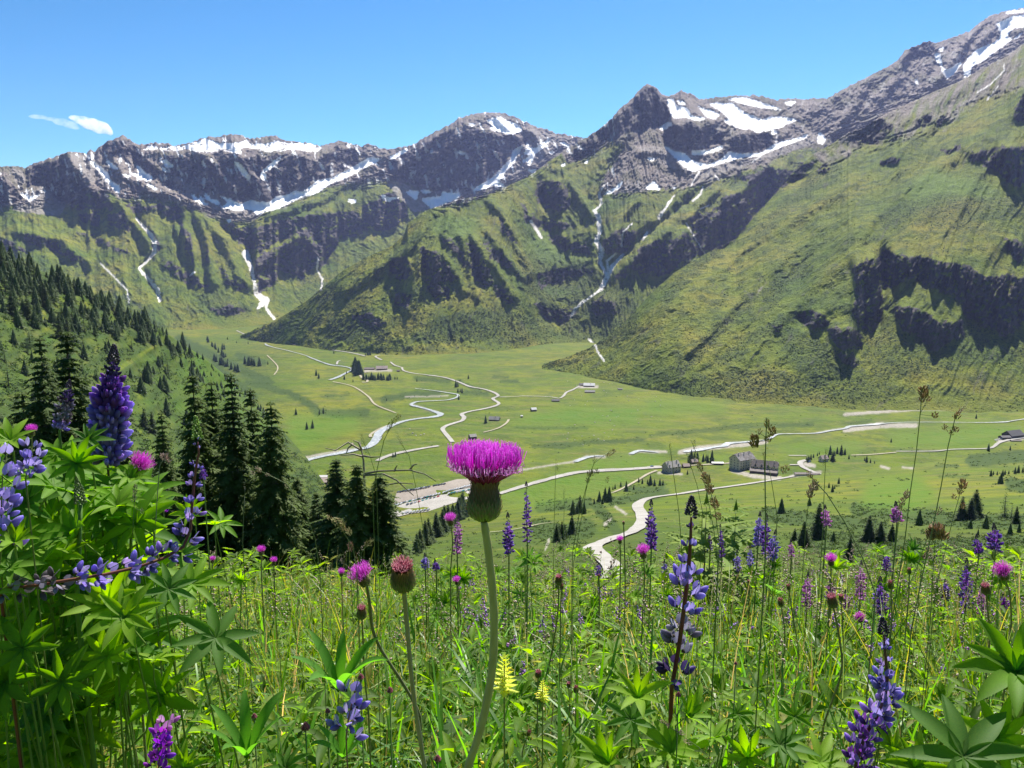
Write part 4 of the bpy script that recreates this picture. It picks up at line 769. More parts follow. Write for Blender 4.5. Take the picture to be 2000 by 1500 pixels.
# trees of the valley, one by one
def crop_trees(c, lst, label, group, **k):
    ox, oy, s = CROP[c]
    for x, y, h in lst: tree_px(ox + x * s, oy + y * s, h * s, label, group, **k)
def clump(x0, x1, y0, y1, n, h, label, group, **k):
    for i in range(n):
        px = rt.uniform(x0, x1); tree_px(px, y0 + (y1 - y0) * (px - x0) / max(x1 - x0, 1) + rt.uniform(-1.2, 1.2), h * rt.uniform(.75, 1.2), label, group, **k)
clump(556, 598, 671, 669, 11, 11, 'small conifer in the grove beside the far road bend', 'grove beside the far road')
clump(638, 645, 673, 673, 3, 8, 'small conifer in the tiny copse below the green hump', 'copse below the green hump'); clump(655, 673, 673, 672, 4, 8, 'small conifer in the tiny copse below the green hump', 'copse below the green hump')
clump(714, 790, 694, 683, 20, 9, 'conifer in the diagonal tree row above the mountain inn', 'tree row above the inn')
crop_trees(7, [(760,125,50),(780,130,60),(800,147,70),(820,118,60),(836,108,50),(790,140,60)], 'dark spruce in the small stand at the foot of the green hump', 'stand under the green hump'); crop_trees(7, [(770,32,28)], 'lone spruce above the stand at the foot of the green hump', None)
clump(690, 706, 722, 736, 11, 27, 'tall dark spruce in the grove left of the mountain inn', 'grove beside the inn', wide=1.3)
clump(709, 764, 741, 743, 22, 14, 'dark spruce in the belt just below the mountain inn', 'tree belt below the inn', wide=1.2)
crop_trees(7, [(505,337,26),(520,337,24)], 'small spruce right of the belt below the inn', 'pair right of the belt'); crop_trees(7, [(648,350,26)], 'small lone spruce on the bank below the road', None)
crop_trees(7, [(902,388,58),(914,385,40),(928,350,22)], 'spruce where the valley road curves above the river loop', 'spruces on the road curve'); crop_trees(7, [(915,422,36),(942,426,42),(930,420,30)], 'spruce on the slope between road and river loop', 'spruces above the river loop')
crop_trees(7, [(920,468,38)], 'spruce at the tip of the river loop', None); crop_trees(7, [(983,333,34)], 'lone spruce in the pasture right of the road', None); crop_trees(7, [(107,168,26)], 'tiny lone spruce beside the upper road', None)
crop_trees(7, [(1095,622,62)], 'spruce beside the wooden alpine hut', None); crop_trees(7, [(8,332,40)], 'spruce on the left bank of the upper river', None); crop_trees(7, [(175,338,40),(190,302,26),(232,352,22)], 'spruce on the upper river bank near the inn', 'spruces on the upper river bank')
crop_trees(7, [(40,560,32),(14,566,26),(450,475,24)], 'stunted spruce on the dark bank of the pasture', 'stunted spruces on the bank'); crop_trees(7, [(492,842,36),(508,838,40)], 'bushy tree beside the pale car park road', 'bushy trees by the car park road')
clump(478, 512, 712, 715, 15, 17, 'spruce in the copse on the left edge of the valley floor', 'copse on the left valley edge')
crop_trees(6, [(242,238,45),(252,236,40),(240,275,28),(260,278,28),(272,300,20),(495,320,24),(270,180,18),(320,200,16),(385,205,18)], 'scattered small spruce on the upper left pasture', 'scattered spruces on the upper pasture')
crop_trees(6, [(765,382,42),(780,392,30)], 'small spruce pair left of the river fork', 'pair left of the river fork'); crop_trees(6, [(652,600,45)], 'lone spruce on the left pasture above two others', None)
crop_trees(6, [(713,682,52)], 'left one of the two spruces on a mound by the river', None); crop_trees(6, [(745,676,56)], 'right one of the two spruces on a mound by the river', None); crop_trees(6, [(783,595,32),(805,588,36)], 'small spruce on the dark scarp', 'spruces on the scarp')
clump(371, 397, 742, 745, 7, 18, 'dark spruce in the clump at the bottom of the forest slope', 'clump under the forest slope', fn=HG); clump(440, 462, 755, 762, 8, 24, 'dark spruce in the clump where forest meets pasture', 'clump at the forest edge')
clump(410, 470, 700, 730, 22, 16, 'dark spruce on the lower forest edge above the pasture', 'lower forest edge'); clump(398, 440, 660, 700, 12, 13, 'dark spruce trailing down to the pasture', 'trailing spruces')
crop_trees(8, [(1143,352,85),(1160,347,60),(1130,345,50),(1178,332,50)], 'dark spruce right behind the stone house', 'spruces behind the stone house'); crop_trees(8, [(1210,345,50),(1235,350,52),(1258,352,84),(1226,340,40)], 'spruce on the lawn between the stone house and the lodge', 'spruces between house and lodge')
crop_trees(8, [(1122,418,30)], 'small spruce in front of the stone house', None); crop_trees(8, [(915,476,64),(938,486,50),(968,482,50),(900,470,30),(985,478,36)], 'spruce below the stone house at the dirt track', 'spruces below the stone house')
crop_trees(8, [(870,470,36),(850,462,34),(780,515,72),(822,505,34),(750,486,34),(718,500,34),(706,505,26)], 'spruce along the dirt track', 'spruces along the dirt track')
crop_trees(8, [(630,572,72),(662,575,100),(685,575,104),(648,585,50),(602,585,40)], 'spruce in the clump above the road bend', 'clump above the road bend'); crop_trees(8, [(482,645,100),(522,635,112),(545,640,90),(505,640,70)], 'spruce in the hillside row left of the road bend', 'row left of the bend')
clump(812, 905, 1082, 1010, 22, 52, 'dense dark spruce on the hillside below the car park', 'spruces below the car park', protos=FAR + MID, wide=1.15); clump(1085, 1125, 1060, 1040, 9, 38, 'spruce on the shady slope left of the white road', 'spruces left of the white road')
crop_trees(8, [(1645,638,102)], 'pointed spruce standing alone below the gravel road', None); crop_trees(9, [(103,892,142)], 'pointed spruce standing alone left of the hollow', None)
crop_trees(9, [(485,430,84),(505,482,92),(540,422,62),(572,430,86),(600,430,60),(470,470,60),(520,440,50)], 'tall spruce right behind the small cabin', 'spruces behind the cabin', protos=MID); crop_trees(9, [(335,470,52),(312,490,62),(385,440,32),(355,455,40),(300,480,40),(400,430,30),(322,480,44)], 'spruce left of the small cabin', 'spruces left of the cabin')
crop_trees(9, [(632,465,42),(680,450,22)], 'small spruce right of the cabin', 'small spruces right of the cabin'); crop_trees(9, [(770,490,64),(800,495,38),(832,500,28),(755,480,36)], 'bushy spruce on the knoll right of the cabin', 'bushy spruces on the knoll')
crop_trees(9, [(962,336,40)], 'lone spruce in the middle of the right meadow', None); crop_trees(9, [(1626,150,44)], 'lone spruce beyond the right river', None); crop_trees(9, [(1722,402,70)], 'lone spruce beside the farm track', None); crop_trees(9, [(1892,396,42)], 'small spruce below the farm', None)
crop_trees(9, [(475,692,54),(503,726,76),(520,700,40)], 'dark spruce in the trio on the slope under the long shed', 'trio under the long shed'); crop_trees(9, [(552,660,62)], 'slim spruce right of the trio', None); crop_trees(9, [(322,832,86)], 'slim young spruce in the hollow', None)
crop_trees(9, [(1740,602,64),(1790,592,40),(1760,590,40),(1832,602,66),(1850,590,50),(1880,585,40),(1930,582,66),(1955,577,76),(1990,572,56)], 'spruce in the line on the far right slope', 'line on the far right slope'); crop_trees(9, [(1817,662,104)], 'dark spruce standing just below the far right line', None)
crop_trees(9, [(1615,925,250),(1580,940,190)], 'tall dark spruce of the twin pair on the right slope', 'twin spruces on the right', protos=MID, wide=1.25); crop_trees(9, [(1510,945,210)], 'dark spruce left of the twin pair', None, protos=MID, wide=1.1)
crop_trees(9, [(1845,915,210),(1900,930,120)], 'pale feathery larch on the right slope', 'larches on the right slope', protos=LAR); crop_trees(9, [(1935,972,155),(1180,985,150),(1580,1010,90),(1700,1010,130),(1640,1060,60),(1890,1060,110),(1960,1040,100)], 'middle sized spruce on the right slope', 'middle sized spruces on the right slope')
crop_trees(9, [(785,1112,235),(875,1120,190),(965,1112,160),(840,1100,110)], 'dark spruce in the front row of the right slope', 'front row of the right slope', protos=MID, wide=1.25); crop_trees(9, [(390,1085,310)], 'tallest spruce of the near slope, behind the pink flowers', None, protos=MID, wide=1.1)
crop_trees(9, [(275,1155,230),(205,1140,150)], 'shaded spruce on the near slope', 'shaded spruces on the near slope', protos=MID, wide=1.2); crop_trees(9, [(510,1112,100)], 'short bushy spruce on the near slope', None); crop_trees(9, [(635,1262,225)], 'spruce reaching up from the slope below the thistles', None, protos=MID)
# the largest as trees of their own, the rest as one distant wood
QUEUE.sort(key=lambda q: -q[0]); nsp = 0; wood = []
for q in QUEUE:
    if q[8] or nsp < 282:
        nsp += 0 if q[8] else 1; sc_ = q[3] / 10.
        copy_tree(q[1], q[2], q[4], (sc_ * q[7], sc_ * q[7], sc_), label=q[5], cat='tree', group=q[6])
    else: wood.append(q)
wc = spruce_meshes(10., 2.8, 10, 7, 0, 91, M_NEEDLE)[1]; wv = np.zeros(len(wc.vertices) * 3, np.float32); wc.vertices.foreach_get('co', wv); wv = wv.reshape(-1, 3)
VV = []; FF3 = []; FF5 = []; b_ = 0
tri = np.array([(p.vertices[0], p.vertices[i], p.vertices[i + 1]) for p in wc.polygons for i in range(1, len(p.vertices) - 1)])
for q in wood:
    s_ = q[3] / 10.; a = q[4]; R = np.array([[math.cos(a), -math.sin(a), 0], [math.sin(a), math.cos(a), 0], [0, 0, 1]])
    VV.append((wv * np.array([s_ * q[7], s_ * q[7], s_])) @ R.T + np.array(q[2])); FF3.append(tri + b_); b_ += len(wv)
add('distant_trees', mk_mesh('distant_trees', np.concatenate(VV), np.concatenate(FF3), M_NEEDLE), label='tiny far conifers in groves across the valley', kind='stuff')
# ------------------------------------------------------------------ the tall spruces close below the meadow
def near_tree(px, top, bot, Y, msh, wide=1.0, label='', name='spruce_tree'):
    base = at(px, bot, Y); tp = at(px, top, Y); h = tp.z - base.z; s = h / 10.
    r = empty(name, base, random.random() * 6.28, label=label, cat='tree'); r.scale = (s * wide, s * wide, s)
    add('trunk', msh[0], r); add('crown', msh[1], r); return r
NEARM = [spruce_meshes(10., 1.6 + .2 * k, 44, 12, 13, 80 + k, M_NEEDLE2, 1.0, low=.02, p=.72, droop=.5, tlen=.26) for k in range(3)]
for i, (px, top, bot, Y, wd, lb) in enumerate([
    (122, 655, 1180, 40, 1.25, 'large dark spruce at the left edge of the near stand'), (172, 640, 1190, 42, 1.25, 'large dark spruce just left of the tallest lupine'), (250, 745, 1170, 36, 1.25, 'spruce with drooping branches right of the tallest lupine'),
    (338, 802, 1170, 34, 1.1, 'short spruce in the gap of the near stand'), (402, 728, 1180, 38, 1.1, 'leftmost spruce of the central stand'), (436, 742, 1180, 40, 1.0, 'second spruce of the central stand, slightly lower'),
    (474, 726, 1180, 37, 1.2, 'tallest spruce of the central stand'), (509, 756, 1180, 39, 1.0, 'spruce right beside the tallest one of the central stand'), (546, 782, 1180, 36, 1.15, 'rightmost spruce of the central stand, against the river'),
    (665, 895, 1170, 33, 1.7, 'spruce left of the bare dead trunk'), (704, 905, 1170, 28, 1.5, 'spruce right behind the bare dead trunk'), (748, 925, 1170, 28.5, 1.6, 'spruce right of the bare dead trunk'), (215, 800, 1180, 44, 1.3, 'shaded spruce behind the tallest lupine'), (80, 760, 1180, 46, 1.3, 'low shaded spruce at the far left'), (590, 930, 1170, 40, 1.3, 'low spruce between the central stand and the dead trunk'), (625, 960, 1170, 38, 1.5, 'small spruce in the gap before the dead trunk')]):
    near_tree(px, top, bot, Y, NEARM[i % 3], wd * (.86 if i < 9 else 1), lb)
# dead trunk with bare branches
def snag():
    Y = 30.; base = at(716, 1130, Y); r = empty('dead_tree', base, label='bare dead tree with grey curved branches in front of the spruces', cat='tree')
    def rel(px, py, dy=0): return at(px, py, Y + dy) - base
    t = MB(); t.tube([rel(716,1140), rel(714,1040), rel(712,960), rel(710,900), rel(703,862)], [.075, .07, .06, .04, .012], 8)
    add('trunk', t.build('trunk', M_BARKG, True), r)
    for pts in ([(712,925),(740,920),(800,918),(830,926),(852,940)], [(712,928),(750,926),(775,938),(790,952),(808,968)], [(720,958),(745,948),(780,943),(808,945)], [(708,892),(690,887),(665,890)], [(706,880),(680,864),(655,880),(635,875)], [(706,878),(700,864),(690,860)], [(770,920),(776,908)], [(800,918),(808,908),(815,906)], [(708,890),(725,893),(742,892)], [(690,866),(680,875),(676,886)]):
        b = MB(); n = len(pts); b.tube([rel(x, y, -.3 - .4 * i / n) for i, (x, y) in enumerate(pts)], list(np.linspace(.045, .015, n)), 5); add('branch', b.build('branch', M_BARKG, True), r)
snag()
# ------------------------------------------------------------------ shrubs: dwarf alder, juniper and rhododendron cover
def shrub_stuff(name, pts, mat, label, k=16):
    """pts: (x,y,z,size)"""
    P = np.array(pts); n = len(P); rg = np.random.RandomState(3)
    c = np.repeat(P[:, :3], k, 0); s = np.repeat(P[:, 3], k)
    d = rg.normal(size=(n * k, 3)); d /= np.linalg.norm(d, axis=1)[:, None]; d[:, 2] = np.abs(d[:, 2]) * .8
    c = c + d * (s * rg.uniform(.35, 1, n * k))[:, None] * np.array([1.2, 1.2, .9])
    u = rg.normal(size=(n * k, 3)); u /= np.linalg.norm(u, axis=1)[:, None]; v = np.cross(u, d + rg.normal(size=(n * k, 3)) * .5); v /= np.linalg.norm(v, axis=1)[:, None] + 1e-9
    q = (s * .30)[:, None]
    V = np.stack([c - u * q, c + v * q * .6, c + u * q, c - v * q * .6], 1).reshape(-1, 3)
    me = mk_mesh(name, V, np.arange(n * k * 4).reshape(-1, 4), mat); return add(name, me, label=label, kind='stuff')
M_SHRUB = needle_mat('shrub_leaves', (.024, .050, .014), (.075, .125, .030), .3); M_SHRUB2 = needle_mat('alder_leaves', (.05, .10, .024), (.11, .18, .04), .35)
pp = []; pq = []
for i in range(9000):
    px = rt.uniform(-40, 640); s = float(np.interp(px, LTX, LTS)); py = rt.uniform(s + 8, 1000)
    if float(fbm(px / 34., py / 22., 3, 14)) < rt.uniform(-.35, .3) or (px > 440 and py < 860): continue
    if 195 < px < 315 and abs(py - (735 - (px - 215) * .62)) < 11: continue
    v = HG(px, py); (pp if rt.random() < .62 else pq).append((v.x, v.y, v.z, rt.uniform(.8, 2.4) * (1.5 if rt.random() < .2 else 1)))
shrub_stuff('hillside_shrubs', pp, M_SHRUB, 'dark alder scrub over the left hillside'); shrub_stuff('hillside_shrubs', pq, M_SHRUB2, 'pale green alder scrub over the left hillside')
pp = []
for i in range(30000):
    px = rt.uniform(580, 2060); py = rt.uniform(905, 1149); w_ = float(look(gshrS, np.array([px]), np.array([py]))[0])
    p0 = float(np.interp(px, HX, HP0))
    if rt.random() > w_ * .8 + (.18 if py > 1040 else .05) * (py > p0): continue
    if float(fbm(px / 30., py / 10., 2, 15)) < rt.uniform(-.5, .2): continue
    v = G(px, py); pp.append((v.x, v.y, v.z, rt.uniform(.5, 1.3) * min(1.6, max(.7, v.y / 350))))
RDP = [(1190,1150),(1180,1115),(1160,1080),(1185,1055),(1230,1040),(1250,1015),(1248,990),(1285,973),(1370,960),(1500,944),(1560,930)]
def near_road(x, y):
    for (ax, ay), (bx, by) in zip(RDP, RDP[1:]):
        t = max(0, min(1, ((x-ax)*(bx-ax)+(y-ay)*(by-ay)) / ((bx-ax)**2+(by-ay)**2))); 
        if abs(x-ax-t*(bx-ax)) < 26 and abs(y-ay-t*(by-ay)) < 9 + (y > 1000) * 8: return True
    return False
for i in range(9000):
    px = rt.uniform(380, 2060); py = rt.uniform(650, 905); w_ = float(look(gshrS, np.array([px + rt.uniform(-6, 6)]), np.array([py + rt.uniform(-2, 2)]))[0])
    if rt.random() > w_ * .9 + .03 + .05 * (px < 560) or (px < 620 and py > float(np.interp(px, LTX, LTS)) - 3): continue
    v = G(px, py); pp.append((v.x, v.y, v.z, rt.uniform(.7, 2.0)))
pp = [p for p in pp if not near_road(*[float(q) for q in proj(*p[:3])])]
shrub_stuff('slope_shrubs', pp, M_SHRUB, 'low dark shrubs over the near slope')
# ------------------------------------------------------------------ houses
M_STONE = simple('grey_masonry', (.42, .38, .33), .25, 1.2, .9); M_STONE2 = simple('pale_masonry', (.62, .54, .43), .2, 1.0, .9); M_WOOD = simple('weathered_boards', (.085, .062, .048), .35, 2.5, .9); M_WOOD2 = simple('brown_boards', (.16, .10, .065), .3, 2, .9)
def seam_roof(name, a, b, sc=.9):
    q = NT(name); wv = q.n.new('ShaderNodeTexWave'); wv.inputs['Scale'].default_value = sc; wv.bands_direction = 'X'; wv.inputs['Distortion'].default_value = 1.2; q.L(q.co(), wv.inputs[0])
    q.color(q.mix(q.math('MULTIPLY', q.ramp(wv.outputs['Fac'], (.72, 0), (.86, 1)), q.ramp(q.noise(.25, 2), (.42, .1), (.6, 1))), a, b)); q.b.inputs['Roughness'].default_value = .55; return q.m
M_ROOFA = seam_roof('striped_sheet_roof', (.13, .11, .10), (.50, .48, .46), .22); M_ROOFB = simple('grey_brown_shingles', (.15, .125, .115), .22, .8, .8); M_ROOFC = simple('pale_shingles', (.27, .25, .23), .25, 1.2, .8); M_ROOFD = simple('dark_roofing', (.085, .078, .078), .25, 1, .7); M_ROOFE = simple('bright_sheet_roof', (.48, .47, .46), .12, .7, .5); M_ROOFP = simple('pinkish_shingles', (.30, .235, .21), .2, .8, .8)
M_PANE = simple('window_glass', (.02, .022, .03), .2, 1, .12, .6); M_TRIM = simple('painted_trim', (.55, .53, .50), .1, 2, .6)
def house(px, py, L, W, H, RH, rz, wm, rm, label, name='house', cat='house', hip=0.0, rows=0, cols=0, gcols=2, chim=1, dorm=0, over=.5, door=True, parts=None):
    b = G(px, py); r = empty(name, (b.x, b.y, b.z - .3), RAD(rz), label=label, cat=cat)
    w = MB(); l, d = L / 2, W / 2
    hg = RH * (1 - hip); g = d * hip
    w.add([(-l,-d,0),(l,-d,0),(l,d,0),(-l,d,0),(-l,-d,H),(l,-d,H),(l,d,H),(-l,d,H)], [(0,1,5,4),(1,2,6,5),(2,3,7,6),(3,0,4,7)])
    for s_ in (-1, 1):
        w.add([(s_*l,-d,H),(s_*l,d,H),(s_*l,g,H+hg),(s_*l,-g,H+hg)], [(0,1,2,3)])
    add('wall', w.build('wall', wm), r)
    o = over; k = RH / d; ro = MB(); zl = H - k * o * .8; lo = l + o; hl = lo - (RH * hip) * .9 if hip else lo
    gh = H + RH * (1 - hip) + .04; gy = d * hip
    th = .28
    for s_ in (-1, 1):
        V = [(-lo, s_*(d+o), zl), (lo, s_*(d+o), zl), (lo, s_*gy, gh), (hl, 0, H+RH+.05), (-hl, 0, H+RH+.05), (-lo, s_*gy, gh)]
        V2 = [(x, y, z + th) for x, y, z in V]; n_ = 6
        ro.add(V + V2, [tuple(range(6)), tuple(range(11, 5, -1))] + [(i, i+6, (i+1)%6+6, (i+1)%6) for i in range(6)])
    if hip:
        for s_ in (-1, 1):
            ro.add([(s_*lo,-gy,gh),(s_*lo,gy,gh),(s_*hl,0,H+RH+.05),(s_*lo,-gy,gh+th),(s_*lo,gy,gh+th),(s_*hl,0,H+RH+.05+th)], [(0,1,2),(5,4,3),(0,3,4,1)])
    rf = add('roof', ro.build('roof', rm), r)
    for i in range(chim):
        c = MB(); cx = (-.35 + .7 * i / max(chim-1, 1)) * L if chim > 1 else .12 * L; c.box(cx-.45, cx+.45, -.4-d*.25, .4-d*.25, H+RH*.55, H+RH+1.1); c.box(cx-.55, cx+.55, -.5-d*.25, .5-d*.25, H+RH+1.1, H+RH+1.3); add('chimney', c.build('chimney', M_STONE), rf)
    for i in range(dorm):
        cx = (-.36 + .72 * i / max(dorm-1, 1)) * L; y0 = -d * .82; z0 = H + RH * .18; c = MB(); c.box(cx-.8, cx+.8, y0, y0+d*.55, z0, z0+1.5); c.add([(cx-1.05,y0-.2,z0+1.45),(cx+1.05,y0-.2,z0+1.45),(cx,y0-.2,z0+2.3),(cx-1.05,y0+d*.62,z0+1.45),(cx+1.05,y0+d*.62,z0+1.45),(cx,y0+d*.62,z0+2.3)], [(0,1,2),(0,2,5,3),(2,1,4,5),(1,0,3,4)], 1); dm = add('dormer', c.build('dormer', [wm, rm]), rf)
        p = MB(); p.box(cx-.42, cx+.42, y0-.05, y0-.01, z0+.35, z0+1.25); add('pane', p.build('pane', M_PANE), dm)
    def win(x, y, z, ax, sx=1.25, sz=1.65):
        f = MB(); p = MB(); q = .12
        if ax == 'y': f.box(x-sx/2-q, x+sx/2+q, y-.10, y+.02, z-q, z+sz+q); p.box(x-sx/2, x+sx/2, y-.13, y-.10, z, z+sz)
        else: s_ = 1 if x > 0 else -1; f.box(min(x, x+s_*.10), max(x, x+s_*.10), y-sx/2-q, y+sx/2+q, z-q, z+sz+q); p.box(min(x+s_*.1, x+s_*.13), max(x+s_*.1, x+s_*.13), y-sx/2, y+sx/2, z, z+sz)
        w_ = add('window', f.build('window', M_TRIM), r); add('pane', p.build('pane', M_PANE), w_)
    for j in range(rows):
        z = H * (j + .42) / rows
        for i in range(cols): win(-l + L * (i + .5) / cols, -d, z, 'y')
        for i in range(gcols):
            for s_ in (-1, 1): win(s_ * l, -d + W * (i + .5) / gcols, z, 'x')
    if rows: 
        for s_ in (-1, 1): win(s_ * l, 0, H + RH * .22, 'x', .8, 1.1)
    if door:
        c = MB(); c.box(L*.04-.6, L*.04+.6, -d-.09, -d+.01, 0, 2.3); dr = add('door', c.build('door', M_WOOD2), r); h_ = MB(); h_.box(L*.04+.35, L*.04+.45, -d-.14, -d-.09, 1.0, 1.2); add('handle', h_.build('handle', M_PANE), dr)
    return r, l, d
house(1449, 914, 27, 17, 13, 7, 32, M_STONE2, M_ROOFA, 'tall grey lodge with a striped sheet roof, left of the lower lodge', 'mountain_lodge', 'lodge', hip=.3, rows=4, cols=6, gcols=3, chim=3, over=.9)
rB, l_, d_ = house(1494, 921, 30, 14, 7.5, 6.5, -24, M_STONE2, M_ROOFB, 'lower stone lodge with dormers and a front annex, right of the tall lodge', 'mountain_lodge', 'lodge', hip=.35, rows=2, cols=7, gcols=3, chim=2, dorm=4, over=.8)
an = MB(); an.box(-16, 15, -14.5, -7.1, 0, 3.2); ax = add('annex', an.build('annex', M_WOOD), rB)
an = MB(); an.add([(-16.6,-15.2,3.0),(15.6,-15.2,3.0),(15.6,-6.9,5.2),(-16.6,-6.9,5.2),(-16.6,-15.2,3.3),(15.6,-15.2,3.3),(15.6,-6.9,5.5),(-16.6,-6.9,5.5)], [(0,3,2,1),(4,5,6,7),(0,1,5,4),(1,2,6,5),(3,0,4,7),(2,3,7,6)]); add('roof', an.build('roof', M_ROOFB), ax)
house(1311, 921, 19, 13, 7.5, 6, 28, M_STONE, M_ROOFC, 'stone house with a pale patchy shingle roof beside the gravel road', hip=0, rows=2, cols=4, gcols=2, chim=2, dorm=2, over=.6)
house(1340, 913, 9, 7, 2.6, 2.6, 10, M_WOOD2, M_ROOFP, 'low shed with a pinkish roof attached right of the stone house', 'shed', 'shed', chim=0); house(1355, 905, 9, 6, 3, 2.8, 25, M_WOOD2, M_ROOFP, 'small hut with a reddish roof behind the stone house', 'hut', 'hut', chim=1)
house(1401, 907, 14, 5, 2.4, .9, -3, M_WOOD, M_ROOFE, 'long low hut with a flat bright roof left of the tall lodge', 'hut', 'hut', chim=0); house(1608, 901, 9, 8, 4.5, 3.6, 18, M_STONE2, M_ROOFP, 'small cabin with a pinkish roof among the spruces', 'cabin', 'cabin', rows=1, cols=2, gcols=1, chim=1)
house(1576, 929, 28, 7, 2.8, 1.0, -5, M_STONE2, M_ROOFB, 'long low shed with a grey roof at the road end', 'shed', 'shed', chim=0)
house(612, 948, 15, 11, 3.5, 4, 8, M_WOOD2, M_ROOFD, 'small dark barn left of the wide barn by the spruces', 'barn', 'barn', chim=0); house(625, 946, 17, 15, 4.5, 3.5, 4, M_WOOD, M_ROOFP, 'wide barn with a grey pink roof right of the central spruces', 'barn', 'barn', chim=0); house(627, 940, 15, 6, 6, 1.4, 4, M_WOOD, M_ROOFE, 'barn wing with a bright sheet roof behind the wide barn', 'barn', 'barn', chim=0, door=False)
house(923, 857, 10, 8, 4, 3.2, 25, M_WOOD, M_ROOFC, 'dark wooden hut just above the big thistle flower', 'hut', 'hut', chim=0); house(966, 821, 16, 9, 2.6, 4, -14, M_WOOD2, M_ROOFC, 'broad wooden alpine hut beside its spruce', 'hut', 'hut', rows=1, cols=3, gcols=1, chim=1, over=1.0); house(1042, 803, 9, 7, 3.5, 3, 20, M_WOOD, M_ROOFE, 'bright roofed hut standing alone in the pasture', 'hut', 'hut', chim=0)
house(1019, 815, 3, 3, 2.6, 1, 5, M_WOOD, M_ROOFE, 'tiny white roofed shelter right of the wooden alpine hut', 'shelter', 'shelter', chim=0, door=False); house(1085, 784, 14, 7, 2.2, 2.2, 3, M_WOOD2, M_ROOFD, 'low brown shed half sunk in the pasture under the farmhouses', 'shed', 'shed', chim=0)
house(1151, 755, 22, 12, 3.5, 4.2, -10, M_WOOD2, M_ROOFE, 'upper farmhouse with a bright roof at the end of the track', 'farmhouse', 'farmhouse', rows=1, cols=4, gcols=2, chim=1, over=1); house(1152, 767, 20, 8, 2.5, 2.8, -4, M_WOOD2, M_ROOFC, 'lower stable just in front of the upper farmhouse', 'stable', 'stable', chim=0); house(1136, 753, 10, 8, 2.6, 2.6, 4, M_WOOD2, M_ROOFD, 'brown shed left of the upper farmhouse', 'shed', 'shed', chim=0)
house(1211, 761, 9, 7, 1.6, 1.4, 0, M_WOOD, M_ROOFD, 'dark sunken hut at the foot of the right slope', 'hut', 'hut', chim=0, door=False)
house(746, 722, 26, 14, 4, 5.5, 10, M_WOOD2, M_ROOFP, 'mountain inn with a wide brown roof behind the tree belt', 'inn', 'inn', rows=1, cols=5, gcols=2, chim=1, over=1.2); house(722, 722, 24, 12, 2.6, 3, -3, M_WOOD2, M_ROOFB, 'long low stable left of the mountain inn', 'stable', 'stable', chim=0); house(778, 726, 7, 5, 2.6, 2, 0, M_WOOD2, M_ROOFB, 'small shed right of the mountain inn at the road', 'shed', 'shed', chim=0)
house(464, 628, 14, 8, 2.6, 3, 5, M_STONE, M_ROOFE, 'far hut with a bright roof at the head of the valley', 'hut', 'hut', chim=0); house(461, 636, 12, 7, 2, 2, 0, M_WOOD2, M_ROOFB, 'low shed below the far hut at the head of the valley', 'shed', 'shed', chim=0)
house(1978, 853, 26, 16, 4, 6, 22, M_WOOD, M_ROOFD, 'big barn with a dark gabled roof at the right edge', 'barn', 'barn', chim=0, over=1); house(1962, 857, 14, 9, 3, 2, 8, M_WOOD, M_ROOFD, 'low dark shed left of the big barn', 'shed', 'shed', chim=0); house(1984, 862, 14, 4, 1.4, .8, 0, M_WOOD, M_ROOFB, 'row of stacked timber with a roof, in front of the big barn', 'woodshed', 'woodshed', chim=0, door=False)
# ------------------------------------------------------------------ cars
M_TYRE = simple('tyre_rubber', (.02, .02, .02), .2, 5, .9); CARC = {'white': (.72, .72, .72), 'silver': (.42, .43, .45), 'black': (.025, .025, .03), 'dark grey': (.09, .095, .10), 'red': (.42, .02, .02), 'blue': (.04, .12, .42), 'teal': (.02, .20, .18)}
def car_body(col):
    q = NT('paint_' + col.replace(' ', '_')); q.b.inputs['Roughness'].default_value = .28; q.b.inputs['Specular IOR Level'].default_value = .6; q.b.inputs['Coat Weight'].default_value = .5; q.color(q.ramp(q.noise(2), (.3, [v * .9 for v in CARC[col]]), (.7, CARC[col])))
    prof = [(-2.15,.35),(-2.2,.75),(-1.95,.95),(-1.5,1.0),(-1.1,1.02),(-.45,1.45),(.9,1.5),(1.75,1.1),(2.1,1.0),(2.18,.6),(2.1,.35)]
    b = MB(); n_ = len(prof); V = []
    for s_ in (-1, 1):
        for x, z in prof: V.append((x, s_ * (.86 if z < 1.2 else .68), z))
    b.add(V, [tuple(range(n_)), tuple(range(2*n_-1, n_-1, -1))] + [(i+n_, (i+1)%n_+n_, (i+1)%n_, i) for i in range(n_)]); me = b.build('body', q.m)
    g = MB(); g.add([(-1.02,-.72,1.07),(-1.02,.72,1.07),(-.5,.66,1.44),(-.5,-.66,1.44)], [(0,1,2,3)]); g.add([(.95,-.66,1.47),(.95,.66,1.47),(1.7,.72,1.13),(1.7,-.72,1.13)], [(0,1,2,3)])
    for s_ in (-1, 1): g.add([(-.95,s_*.80,1.06),(1.55,s_*.80,1.1),(.85,s_*.70,1.42),(-.45,s_*.70,1.40)], [(0,1,2,3)])
    w_ = []
    for x in (-1.35, 1.35):
        for y in (-.82, .82): c = MB(); c.tube([(x, y-.1, .33), (x, y+.1, .33)], .33, 12); w_.append(c.build('wheel', M_TYRE))
    # windows stand 3 mm off the body
    return me, g.build('windows', M_PANE), w_
CB = {c: car_body(c) for c in CARC}
def car(px, py, rz, col, label, group=None, lift=.6):
    p = G(px, py, lift); r = empty('parked_car', p, rz, label=label, cat='car'); 
    if group: r['group'] = group
    m = CB[col]; add('body', m[0], r); o = add('windows', m[1], r); o.scale = (1.004, 1.004, 1.004)
    for w_ in m[2]: add('wheel', w_, r)
